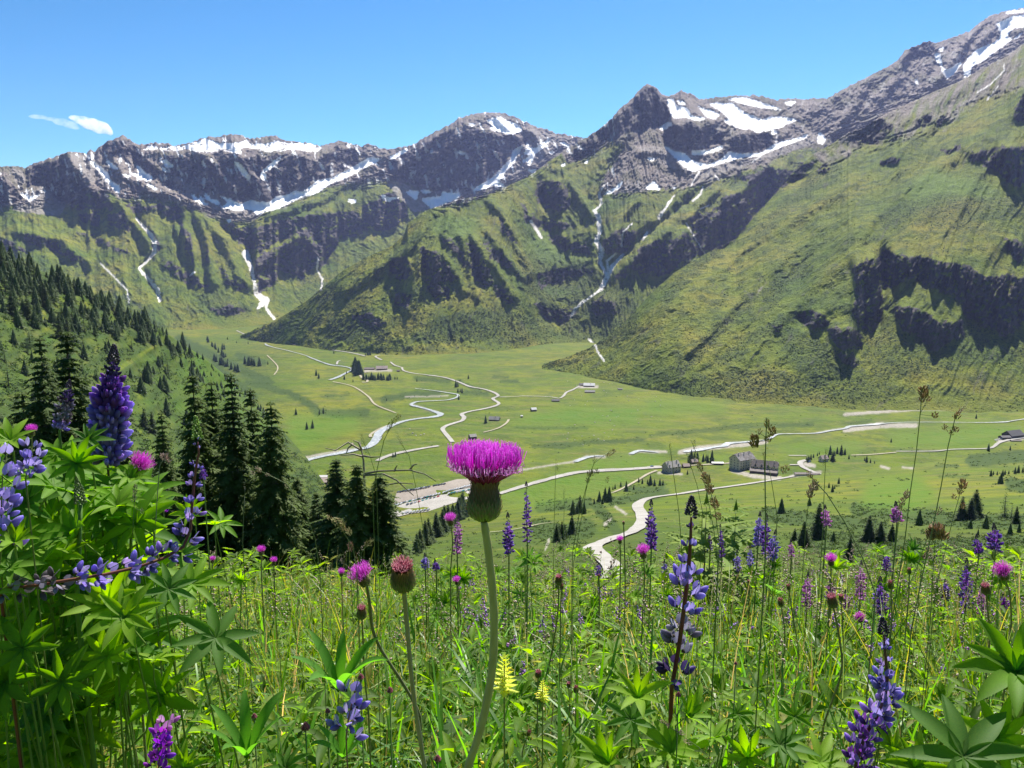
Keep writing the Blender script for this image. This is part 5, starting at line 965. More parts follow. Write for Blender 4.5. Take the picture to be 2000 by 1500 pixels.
def car_row(x0, y0, x1, y1, n_, cols, where, group, rz=1.15, skip=()):
    for i in range(n_):
        if i in skip: continue
        t = i / max(n_ - 1, 1); c = rt.choice(cols); car(x0 + (x1-x0)*t, y0 + (y1-y0)*t + rt.uniform(-.4, .4), rz + rt.uniform(-.06, .06), c, c + ' car ' + where, group)
car_row(778, 963, 868, 947, 19, ['black', 'dark grey', 'silver', 'white', 'black', 'dark grey'], 'in the upper row of the car park', 'cars in the upper row', skip=(13,))
car_row(772, 988, 858, 966, 16, ['white', 'silver', 'dark grey', 'white', 'teal'], 'in the middle double row, far side', 'cars in the middle row far side'); car_row(796, 987, 856, 972, 9, ['black', 'red', 'dark grey', 'teal', 'silver', 'blue'], 'in the middle double row, near side', 'cars in the middle row near side')
car_row(867, 963, 917, 950, 11, ['white', 'silver', 'white', 'dark grey', 'white'], 'in the right row beside the big thistle', 'cars in the right row'); car_row(877, 966, 916, 958, 8, ['white', 'silver', 'teal'], 'in the second line of the right row', 'cars in the right row second line')
car_row(788, 1004, 836, 997, 8, ['white', 'white', 'silver', 'dark grey'], 'on the near edge of the lower car park', 'cars on the near edge'); car_row(616, 990, 634, 985, 3, ['white', 'silver'], 'on the forecourt between the spruces', 'cars on the forecourt')
car(1273, 912.4, .15, 'blue', 'blue car driving on the road left of the stone house'); car(1581, 903, .2, 'blue', 'blue car parked beside the small cabin'); car_row(1944, 861, 1956, 858, 4, ['silver', 'dark grey', 'white'], 'parked left of the big barn', 'cars beside the big barn')
# boulders in the pasture
M_BOULD = simple('pale_boulder', (.40, .38, .36), .2, .8, .9)
def boulder(px, py, s, label, group):
    b = MB(); rr = random.Random(int(px * 7 + py)); V = []; F = []
    import itertools
    n_, m_ = 6, 4
    V.append((0, 0, .8 * s))
    for j in range(1, m_):
        for i in range(n_): a = 6.283 * i / n_ + rr.random() * .5; z = .8 * s * math.cos(j * .7); ra = s * math.sin(j * .7) * rr.uniform(.75, 1.15); V.append((ra * math.cos(a), ra * math.sin(a), z))
    F = [(0, 1 + i, 1 + (i + 1) % n_) for i in range(n_)]
    for j in range(m_ - 2):
        for i in range(n_): F.append((1+j*n_+i, 1+(j+1)*n_+i, 1+(j+1)*n_+(i+1)%n_, 1+j*n_+(i+1)%n_))
    b.add(V, F); p = G(px, py); add('boulder', b.build('boulder', M_BOULD), loc=(p.x, p.y, p.z), label=label, cat='boulder', group=group)
for i in range(60):
    px = rt.uniform(1100, 1300); py = rt.uniform(740, 870); boulder(px, py, rt.uniform(.6, 1.6), 'pale boulder scattered on the pasture below the right slope', 'boulders below the right slope')
for px, py in ((806,846),(812,851),(822,850),(800,838),(828,848)): boulder(px, py, 1.6, 'pale stone in the meadow between river and road', 'stones between river and road')
for p_ in PROTOS:
    for c_ in list(p_.children): bpy.data.objects.remove(c_)
    bpy.data.objects.remove(p_)
# ------------------------------------------------------------------ foreground plants
rf_ = random.Random(21); rg = np.random.RandomState(21)
def gz(y): return near_plane(y)
def leafmat(name, tr, rough, spec, boost=1.5, attr='pc'):
    q = NT(name); a = q.n.new('ShaderNodeAttribute'); a.attribute_name = attr; c = a.outputs['Color']
    n = q.noise(35, 3, .6); c = q.mix(q.ramp(q.noise(90, 4, .7), (.45, 0), (.75, .45)), c, (.03, .06, .01)) if name == 'lupine_leaf' else c; c2 = q.mix(q.ramp(n, (.35, 0), (.75, .22)), c, (.20, .26, .03)) if attr == 'pc' and boost > 1.2 else c
    q.color(c2); q.b.inputs['Roughness'].default_value = rough; q.b.inputs['Specular IOR Level'].default_value = spec
    h = q.n.new('ShaderNodeHueSaturation'); h.inputs['Value'].default_value = boost; h.inputs['Saturation'].default_value = 1.12; q.L(c2, h.inputs['Color'])
    if tr: q.translucent(h.outputs[0], tr)
    return q.m
M_BLADE = leafmat('meadow_grass', .5, .42, .33, 2.0); M_LEAF = leafmat('lupine_leaf', .55, .58, .18, 2.2); M_PETAL = leafmat('petals', .5, .5, .3, 1.19, 'pc'); M_STEM = leafmat('plant_stem', .12, .5, .4, 1.3); M_HEAD = leafmat('dry_heads', .3, .6, .3, 1.19)
# ---- palmate lupine leaf (unit radius, faces +Z, cupped)
def palmate(nl, cup, seed, wid=.125):
    r = random.Random(seed); V = []; F = []; C = []
    for k in range(nl):
        a = 6.283 * (k + .5) / nl * .97 + r.uniform(-.09, .09); L = r.uniform(.78, 1.05) * (1 - .18 * abs(math.cos(a / 2)) ** 4)
        ca, sa = math.cos(a), math.sin(a); cu = cup + r.uniform(-.12, .12); fold = r.uniform(.25, .75); b = len(V); N = 8; tw = r.uniform(-.3, .3)
        base = r.uniform(.86, 1.12)
        for j in range(N + 1):
            t = j / N; w = wid * L * (math.sin(math.pi * min(1, t ** .75 * .98 + .02)) ** .8) * (1 if t < .6 else 1 - .18 * (t - .6)) + .006
            rad = L * t; z = cu * rad - .42 * cu * rad * rad - .10 * rad * rad
            for s_ in (-1, 0, 1):
                zz = z + (abs(s_) * w * fold) + s_ * w * tw * t; x_ = rad * .97; y_ = s_ * w
                V.append((ca * x_ - sa * y_, sa * x_ + ca * y_, zz)); C.append((base * (1.25 if s_ == 0 else 1), base))
        for j in range(N):
            for s_ in (0, 1): i = b + j * 3 + s_; F.append((i, i + 1, i + 4, i + 3))
    return np.array(V), np.array(F), np.array(C)
def leaf_mesh(seed, cup, nl, col):
    V, F, C = palmate(nl, cup, seed); c = np.array(col)[None] * C[:, :1]; c[:, 0] *= .9 + .2 * (C[:, 1] - .9)
    return mk_mesh('leaf', V, F, M_LEAF, smooth=True, attrs={'pc': c})
LEAVES = [leaf_mesh(i, [.15, .45, .8, 1.2, .3, .6][i % 6], 8 + i % 3, [(.115, .22, .022), (.175, .29, .025), (.085, .175, .032), (.21, .32, .03)][i % 4]) for i in range(12)]
UPL = [leaf_mesh(40 + i, 1.9, 7, (.09, .22, .03)) for i in range(3)]
def place_leaf(root, px, py, rpx, Y, up=None, spin=None, me=None, stem_to=None, col=(.17, .28, .05)):
    c = at(px, py, Y); R = 1.15 * rpx / F0 * Y
    n = Vector(up) if up else Vector((rf_.uniform(-.5, .5), rf_.uniform(-1.0, .15), rf_.uniform(.45, 1))); n.normalize()
    q = n.to_track_quat('Z', 'Y'); o = add('leaf', me or rf_.choice(LEAVES), root)
    o.rotation_mode = 'QUATERNION'; o.rotation_quaternion = q @ Euler((0, 0, spin if spin is not None else rf_.random() * 6.28)).to_quaternion()
    o.location = c - root.location; o.scale = (R, R, R)
    b = stem_to or Vector((c.x + rf_.uniform(-.06, .06), Y + rf_.uniform(-.02, .08), gz(Y)))
    mid = c.lerp(b, .5) - n * .02 + Vector((0, .02, 0)); t = MB(); p0 = c - n * .003; p1 = p0 - n * min(.05, R * .5)
    t.tube([x - root.location for x in (p0, p1, mid, b)], [.0011, .0014, .0018, .0022], 5, cap=False)
    me_ = t.build('petiole', M_STEM, True); setcol(me_, col); add('petiole', me_, root)
def setcol(me, col):
    a = me.attributes.new('pc', 'FLOAT_COLOR', 'POINT'); n = len(me.vertices); A = np.ones((n, 4), np.float32)
    A[:, :3] = np.array(col) * (rg.uniform(.85, 1.15, (n, 1))); a.data.foreach_set('color', A.ravel()); return me
# ---- lupine floret, pointing +X, about 15 mm at unit scale 1
def floret_template(op=1.0):
    V = []; F = []; T = []
    # wings: closed pouch
    N, M = 6, 6
    for j in range(N + 1):
        t = j / N; x = .2 + .95 * t; w = .19 * math.sin(math.pi * min(.98, .1 + .88 * t)) ** .7; h = .30 * math.sin(math.pi * min(.97, .12 + .85 * t)) ** .6; zc = -.05 + .22 * t * t
        for k in range(M): a = 6.283 * k / M; V.append((x, w * math.cos(a), zc + h * math.sin(a))); T.append(.5 + .95 * t ** 1.5)
    for j in range(N):
        for k in range(M): F.append((j*M+k, j*M+(k+1)%M, (j+1)*M+(k+1)%M, (j+1)*M+k))
    # banner: two lobes folded back
    b = len(V)
    for s_ in (-1, 1):
        b = len(V)
        for j in range(4):
            t = j / 3
            for k in range(3):
                u = k / 2; V.append((.22 + .35 * t * op - .12 * u, s_ * (.04 + .50 * u * math.sin(.5 + 2.1 * t) * op), .10 + .72 * t - .10 * u)); T.append(1.1 - .2 * u)
        for j in range(3):
            for k in range(2): i = b + j * 3 + k; F.append((i, i + 1, i + 4, i + 3))
    # calyx
    b = len(V)
    for j, (x, r_) in enumerate(((0, .05), (.12, .13), (.32, .12))):
        for k in range(5): a = 6.283 * k / 5; V.append((x, r_ * math.cos(a), r_ * math.sin(a))); T.append(-1)
    for j in range(2):
        for k in range(5): F.append((b+j*5+k, b+j*5+(k+1)%5, b+(j+1)*5+(k+1)%5, b+(j+1)*5+k))
    return np.array(V), np.array(F), np.array(T)
FT = floret_template()
VIO = {'violet': [(.23, .11, .45), (.32, .20, .58), (.22, .08, .36)], 'blue': [(.25, .20, .53), (.35, .30, .64), (.40, .29, .62)], 'pale': [(.34, .28, .62), (.42, .36, .66), (.28, .22, .60)], 'pink': [(.50, .22, .52), (.62, .34, .60), (.42, .16, .44)], 'magenta': [(.34, .05, .50), (.42, .08, .55), (.26, .06, .50)], 'faded': [(.22, .20, .28), (.16, .14, .16), (.30, .28, .38)], 'dark': [(.08, .055, .16), (.12, .08, .24), (.07, .045, .12)]}
def spike(root, pts, Y, wpx, whorls, per, cols, stemcol=(.16, .05, .06), stem_r=3.2, top='bud', jitter=1.0, ys=None, tilt=.45, bend_to_ground=True, gap=1.0):
    """pts: photo pixels from the tip downwards; cols: list of (fraction from the tip, colour name)"""
    n = len(pts); ys = ys or [Y] * n
    P = [at(x, y, yy) for (x, y), yy in zip(pts, ys)]
    wr = wpx / F0 * Y / 2
    D = [0];
    for a, b in zip(P, P[1:]): D.append(D[-1] + (b - a).length)
    def pos(f):
        d = f * D[-1]; i = 0
        while i < n - 2 and D[i+1] < d: i += 1
        t = (d - D[i]) / max(D[i+1] - D[i], 1e-6); return P[i].lerp(P[i+1], t), (P[i] - P[i+1]).normalized()
    V = []; F = []; C = []; tv, tf, tt = FT; b = 0
    for w in range(whorls):
        f = (w + .3) / whorls; f = f ** gap; c, ax = pos(min(f, 1)); nm = cols[0][1]
        for fr, k in cols:
            if f >= fr: nm = k
        size = wr * (.30 + .75 * min(1, f * 2.6)) if top else wr
        k_ = max(3, int(per * (.6 + .4 * min(1, f * 3)))); a0 = rf_.random() * 6.28
        u = ax.orthogonal().normalized(); v = ax.cross(u)
        for k in range(k_):
            if rf_.random() < .10 * jitter: continue
            a = a0 + 6.283 * k / k_ + rf_.uniform(-.3, .3) * jitter; out = u * math.cos(a) + v * math.sin(a)
            tl = tilt * (1 - f * .8) + rf_.uniform(-.25, .25) * jitter
            X = (out * math.cos(tl) + ax * math.sin(tl)).normalized(); Zv = (ax - X * ax.dot(X)).normalized(); Yv = Zv.cross(X)
            s = size * rf_.uniform(.46, .70); off = size * rf_.uniform(.18, .46)
            cc = c + ax * rf_.uniform(-.5, .5) * D[-1] / whorls * .7 * jitter
            R = np.array([X, Yv, Zv]).T * s
            V.append(tv @ R.T + np.array(cc + X * off)); F.append(tf + b); b += len(tv)
            base = np.array(rf_.choice(VIO[nm])); col = base[None] * np.where(tt > 0, tt, 1)[:, None]; col[tt < 0] = (.10, .10, .05) if nm != 'faded' else (.12, .10, .07)
            C.append(col)
    me = mk_mesh('flowers', np.concatenate(V), np.concatenate(F), M_PETAL, smooth=True, attrs={'pc': np.clip(np.concatenate(C), 0, 1)})
    g = [p.copy() for p in P]
    if bend_to_ground:
        e_ = P[-1]; g += [Vector((e_.x, e_.y + .01, (e_.z * .5 + gz(e_.y) * .5))), Vector((e_.x + rf_.uniform(-.02, .02), e_.y + .03, gz(e_.y + .03)))]
    sr = stem_r / F0 * Y / 2; t = MB(); rr = [sr * (.45 + .55 * min(1, i / 2.)) for i in range(len(g))]; t.tube([x - root.location for x in g], rr, 6)
    sm = setcol(t.build('stem', M_STEM, True), stemcol); add('stem', sm, root)
    sp = add('flower_spike', me, root); sp.location = -root.location
    if top == 'bud' or top == 'green':
        cone(sp, P[0] + (P[0] - P[1]).normalized() * wr * .1, (P[0] - P[1]).normalized(), wr * (.34 if top == 'bud' else .38), wr * (.9 if top == 'bud' else 1.5), (.06, .035, .10) if top == 'bud' else (.22, .34, .06))
    return sp
def cone(parent, c, ax, r, L, col, n=60, name='bud_tip', mat=None):
    """cluster of small closed buds along a short axis"""
    V = []; F = []; b = 0; u = ax.orthogonal().normalized(); v = ax.cross(u)
    for i in range(n):
        f = i / n; a = i * 2.4; rad = r * (1 - f) ** .6; o = u * math.cos(a) + v * math.sin(a); p = c + ax * (f * L) + o * rad * .55
        d = (o * (.9 - .6 * f) + ax * .7).normalized(); s = r * (.62 - .25 * f); e1 = d.orthogonal().normalized(); e2 = d.cross(e1)
        for t, w in ((0, .12), (.4, .34), (.8, .26), (1.05, .02)):
            for k in range(5): q = 6.283 * k / 5; V.append(tuple(p + d * t * s + (e1 * math.cos(q) + e2 * math.sin(q)) * w * s))
        for j in range(3):
            for k in range(5): F.append((b+j*5+k, b+j*5+(k+1)%5, b+(j+1)*5+(k+1)%5, b+(j+1)*5+k))
        b += 20
    C = np.array(col)[None] * np.repeat(rg.uniform(.6, 1.35, n), 20)[:, None]
    me = mk_mesh(name, np.array(V), np.array(F), mat or M_STEM, smooth=True, attrs={'pc': C}); return add(name, me, parent)
def root_at(px, py, Y, name, label, cat, group=None):
    p = at(px, py, Y); r = empty(name, (p.x, p.y, gz(p.y)), label=label, cat=cat)
    if group: r['group'] = group
    return r
# ------------------------------------------------------------------ lupine plants
L1 = root_at(211, 905, 1.28, 'lupine_plant', 'lupine with the tallest dense violet spike, in front of the left spruces', 'lupine')
spike(L1, [(221,712),(219,760),(214,820),(210,905)], 1.28, 76, 21, 12, [(0,'dark'),(.12,'violet'),(.45,'blue')], stemcol=(.10,.045,.05), stem_r=5, jitter=.8)
for a in ((172,858,44,(.3,-.6,.6)),(200,1012,70,(-.1,-.5,.9)),(262,1000,62,(.5,-.7,.7)),(225,1050,66,None),(300,985,48,(.2,-.2,1)),(255,935,46,(.3,-.3,.9))): place_leaf(L1, a[0], a[1], a[2], 1.22 + rf_.uniform(-.08, .1), up=a[3])
L2 = root_at(118, 850, 1.2, 'lupine_plant', 'lupine with a slim fading spike, left of the tallest lupine', 'lupine')
spike(L2, [(133,758),(128,790),(121,820),(116,842)], 1.2, 34, 11, 9, [(0,'dark'),(.35,'faded'),(.8,'blue')], stemcol=(.12,.22,.05), stem_r=5, top='bud')
for a in ((50,983,80,(.0,-.75,.65)),(105,948,78,(.15,-.5,.85)),(112,885,52,None),(62,930,58,(-.4,-.3,.9)),(20,860,55,(.2,-.5,.8)),(150,905,56,(.4,-.8,.5))): place_leaf(L2, a[0], a[1], a[2], 1.12 + rf_.uniform(-.06, .08), up=a[3])
L3 = root_at(60, 1150, 1.02, 'lupine_plant', 'lupine with a long curved leaning spike ending in a green tip', 'lupine')
spike(L3, [(386,862),(388,885),(380,930),(375,990),(372,1035),(358,1068),(320,1090),(268,1108),(205,1122),(140,1132),(70,1143),(0,1150)], 1.04, 66, 14, 6, [(0,'blue'),(.62,'pale'),(.78,'faded'),(.95,'dark')], stemcol=(.20,.05,.05), stem_r=6.5, top='green', ys=[1.10,1.10,1.10,1.09,1.08,1.07,1.05,1.03,1.02,1.0,1.0,1.0], tilt=.2, gap=1.05)
for a in ((245,1205,86,(.1,-.6,.75),1.05),(46,1265,78,(.1,-.8,.5),.98),(190,1130,70,None,1.14),(330,1150,62,(.5,-.5,.7),1.12),(120,1090,74,(-.2,-.5,.8),1.1),(120,1330,76,(.3,-.9,.4),1.0),(300,1290,60,None,1.1),(20,1110,60,None,1.0),(210,1280,70,(0,-.9,.5),1.05)): place_leaf(L3, a[0], a[1], a[2], a[4], up=a[3])
L4 = root_at(157, 1010, 1.1, 'lupine_plant', 'lupine with a plump green unopened spike among the left leaves', 'lupine')
t = MB(); pts = [at(157,985,1.1), at(155,1060,1.1), at(150,1180,1.12)]; t.tube([p - L4.location for p in pts] + [Vector((0,0,0))], [.0032,.0035,.004,.004], 6); add('stem', setcol(t.build('stem', M_STEM, True), (.12,.24,.05)), L4)
o = cone(L4, at(157,985,1.1), Vector((0,-.05,1)).normalized(), .0085, .045, (.20,.27,.12), 110, 'flower_spike'); o.location = -L4.location
for a in ((140,1060,62,None),(200,1090,64,None),(90,1030,60,None),(165,1180,66,None)): place_leaf(L4, a[0], a[1], a[2], 1.16, up=a[3])
L5 = root_at(10, 1000, .98, 'lupine_plant', 'lupine cut by the left edge with loose pale purple flowers', 'lupine')
spike(L5, [(14,885),(5,930),(2,990),(4,1050),(0,1100)], 1.0, 92, 6, 6, [(0,'pale'),(.5,'blue')], stemcol=(.15,.2,.05), top=None); spike(L5, [(62,875),(58,905),(50,935)], 1.0, 60, 4, 5, [(0,'pale')], stemcol=(.15,.2,.05), top=None)
for a in ((-10,1160,70,None),(30,1060,56,None),(10,1330,80,(.2,-.9,.4)),(-20,1230,70,None)): place_leaf(L5, a[0], a[1], a[2], 1.0, up=a[3])
# fill leaves of the big left clump
LF = root_at(100, 1300, 1.15, 'lupine_plant', 'leafy lupine without flowers filling the shade below the left spikes', 'lupine')
for i in range(165):
    px = rf_.uniform(-60, 345 - 90 * rf_.random()); py = rf_.uniform(900 + max(0, px - 120) * .5, 1520); Y = 1.08 + rf_.uniform(0, .45)
    if py > 1400 and px > 200: continue
    place_leaf(LF, px, py, rf_.uniform(62, 100), Y, stem_to=at(px * .6 + 40, py + rf_.uniform(60, 130), Y + .12))
L6 = root_at(420, 1245, 1.15, 'lupine_plant', 'single bright star shaped lupine leaf right of the left clump', 'lupine')
place_leaf(L6, 421, 1246, 92, 1.15, up=(.35,-.55,.75), spin=.4); place_leaf(L6, 375, 1140, 74, 1.2, up=(.4,-.4,.8)); place_leaf(L6, 470, 1132, 24, 1.9)
L7 = root_at(482, 1480, 1.05, 'lupine_plant', 'lupine leaf cluster folded upwards at the bottom, left of the purple florets', 'lupine')
place_leaf(L7, 482, 1482, 96, 1.05, up=(.05,-.15,1), me=UPL[0]); place_leaf(L7, 560, 1500, 66, 1.12)
L8 = root_at(660, 1352, 1.12, 'lupine_plant', 'lupine with upright leaf fingers above a few purple florets at the bottom', 'lupine')
place_leaf(L8, 661, 1352, 100, 1.12, up=(.1,-.2,1), me=UPL[1], spin=.8); spike(L8, [(690,1362),(684,1385),(680,1410),(676,1440)], 1.05, 92, 3, 5, [(0,'pale')], stemcol=(.3,.12,.14), top=None, jitter=1.6); place_leaf(L8, 670, 1482, 66, 1.08, me=UPL[2], up=(.1,-.3,1))
L9 = root_at(1315, 1420, 1.3, 'lupine_plant', 'lupine with loose violet whorls on a red stem, right of the big thistle', 'lupine')
spike(L9, [(1350,1010),(1349,1050),(1345,1110),(1337,1180),(1328,1250),(1316,1320),(1312,1345)], 1.3, 84, 8, 5, [(0,'dark'),(.13,'blue'),(.58,'pale'),(.66,'faded'),(.8,'dark')], stemcol=(.18,.03,.035), stem_r=9, jitter=1.1)
cone(L9.children[1], at(1353,1010,1.3), Vector((0,-.1,1)).normalized(), .008, .012, (.45,.45,.28), 30)
for a in ((1246,1362,66,(-.1,-.5,.85)),(1310,1470,88,(.1,-.35,.9)),(1232,1405,60,None),(1340,1400,60,(.5,-.4,.8)),(1190,1490,70,None),(1395,1440,58,None)): place_leaf(L9, a[0], a[1], a[2], 1.22, up=a[3])
L10 = root_at(1690, 1440, 1.18, 'lupine_plant', 'lupine with a bent blue violet spike at the bottom right', 'lupine')
spike(L10, [(1726,1240),(1729,1275),(1733,1320),(1728,1365),(1712,1400),(1690,1435),(1672,1490),(1668,1530)], 1.18, 74, 12, 6, [(0,'dark'),(.08,'blue'),(.6,'violet')], stemcol=(.14,.05,.05), stem_r=8)
for a in ((1882,1478,150,(-.05,-.45,.9),1.0),(1985,1312,118,(-.3,-.5,.8),1.1),(1785,1500,70,None,1.1),(1950,1440,90,None,1.05),(1740,1460,56,None,1.15)): place_leaf(L10, a[0], a[1], a[2], a[4], up=a[3])
L11 = root_at(1520, 1455, 1.2, 'lupine_plant', 'lupine leaves in the bottom right meadow, left of the bent spike', 'lupine')
for a in ((1524,1455,70,(0,-.4,.9)),(1602,1490,84,(.1,-.3,1)),(1440,1395,44,None),(1460,1480,60,None),(1550,1400,44,None)): place_leaf(L11, a[0], a[1], a[2], 1.2, up=a[3])
L12 = root_at(320, 1480, .95, 'lupine_plant', 'magenta lupine florets low at the bottom, left of the pale leaf cluster', 'lupine')
spike(L12, [(322,1408),(318,1440),(312,1480),(308,1510)], .98, 66, 5, 6, [(0,'pink'),(.25,'magenta')], stemcol=(.2,.1,.08), top=None, jitter=1.4); place_leaf(L12, 360, 1500, 50, 1.0)
# distant lupines, each a plant of its own
DL = [(1272,988,1272,1078,26,'violet',3.0,'slim dusky lupine spike left of the white road bend'),(1028,950,1030,1062,20,'violet',3.2,'dark slender lupine spike just right of the big thistle'),(992,1012,994,1082,24,'violet',3.4,'short dark lupine spike near the big thistle stem'),(895,1015,893,1085,20,'pink',3.4,'pinkish lupine spike beside the small thistle left of the big one'),
 (1484,1010,1480,1068,22,'blue',3.6,'left spike of the blue lupine trio on the right'),(1497,1012,1495,1085,20,'violet',3.4,'middle spike of the blue lupine trio on the right'),(1514,1045,1506,1098,24,'blue',3.6,'right spike of the blue lupine trio'),(1407,1030,1410,1092,14,'violet',4.2,'thin lupine spike between the white road and the trio'),(1440,1082,1442,1120,18,'blue',4.4,'small lupine spike under the trio'),
 (1465,1072,1466,1125,16,'pale',4.4,'pale lupine spike under the trio, right of a similar one'),(1942,1036,1944,1078,30,'violet',3.2,'stout violet lupine spike near the right edge'),(1908,1052,1912,1082,20,'violet',3.5,'small violet lupine spike left of the stout one'),(1888,1102,1886,1188,26,'violet',3.0,'tall violet lupine spike left of the right edge thistle'),(1847,1138,1846,1172,20,'violet',3.6,'short violet lupine spike left of the tall one'),
 (1612,995,1614,1028,20,'pink',3.4,'pink lupine spike in front of the tallest slope spruce'),(1750,990,1752,1022,24,'pink',3.3,'pink lupine spike before the front row spruces'),(1730,1085,1732,1116,18,'violet',4.0,'violet lupine spike below the front row spruces'),(1682,1105,1680,1172,22,'pink',3.3,'tall pink lupine spike among the right thistles'),(1578,1128,1576,1188,22,'pink',3.2,'pink lupine spike left of the pink thistle bud'),
 (1622,1140,1624,1168,20,'pink',3.5,'short pink lupine spike behind the pink thistle bud'),(1720,1138,1722,1205,28,'violet',3.1,'loose violet lupine spike in the right meadow'),(1652,1160,1655,1192,18,'pink',3.5,'pale pink lupine spike right of the pink thistle bud'),(1916,1150,1918,1200,20,'pink',3.1,'pink lupine spike under the right edge thistle bud'),(1960,1165,1962,1192,18,'magenta',3.4,'small magenta lupine spike under the right edge thistle'),
 (830,1088,831,1112,18,'blue',3.6,'low blue lupine spike left of the big thistle stem'),(850,1098,852,1114,16,'violet',3.6,'lowest blue lupine spike left of the big thistle stem'),(396,912,398,938,16,'violet',2.2,'small violet spike behind the green tipped curved spike'),(325,958,320,1002,18,'magenta',2.0,'small purple spike in front of the short spruce'),(1385,1045,1387,1075,14,'violet',4.4,'tiny lupine spike right of the loose violet lupine'),(1168,1102,1169,1128,14,'violet',4.0,'tiny lupine spike left of the white road'),(1298,1100,1299,1125,14,'blue',4.0,'tiny blue spike left of the loose violet lupine'),(1545,1060,1546,1090,14,'pink',4.2,'thin pink lupine spike right of the trio')]
for x0, y0, x1, y1, wd, cn, Y, lb in DL:
    r = root_at(x1, y1, Y, 'lupine_plant', lb, 'lupine'); spike(r, [(x0, y0), ((x0 + x1) / 2, (y0 + y1) / 2), (x1, y1)], Y, wd, 13 if y1 - y0 > 45 else 8, 6, [(0, 'dark' if cn == 'violet' else cn), (.15, cn)], stemcol=(.20, .27, .08), stem_r=3, top='bud', jitter=1.1)
    for k in range(3): place_leaf(r, x1 + rf_.uniform(-35, 35), min(y1 + rf_.uniform(30, 90), 1240), rf_.uniform(.045, .065) * F0 / Y, Y + rf_.uniform(-.1, .3))
# ------------------------------------------------------------------ thistles
def ribbon_bunch(n, fn, segs=5, sides=3):
    """fn(i) -> (points(segs,3), radii(segs), colours(segs,3))"""
    V = []; C = []; F = []; b = 0
    for i in range(n):
        P, R, Cc = fn(i); T = np.gradient(P, axis=0); T /= np.linalg.norm(T, axis=1)[:, None] + 1e-9
        ref = np.array([.3, .9, .2]); A = np.cross(T, ref); A /= np.linalg.norm(A, axis=1)[:, None] + 1e-9; B = np.cross(T, A)
        for k in range(sides):
            q = 6.283 * k / sides; V.append(P + (A * math.cos(q) + B * math.sin(q)) * R[:, None]); C.append(Cc)
        for k in range(sides):
            for j in range(segs - 1): F.append((b + k*segs + j, b + ((k+1) % sides)*segs + j, b + ((k+1) % sides)*segs + j + 1, b + k*segs + j + 1))
        b += sides * segs
    return np.concatenate(V), np.array(F), np.concatenate(C)
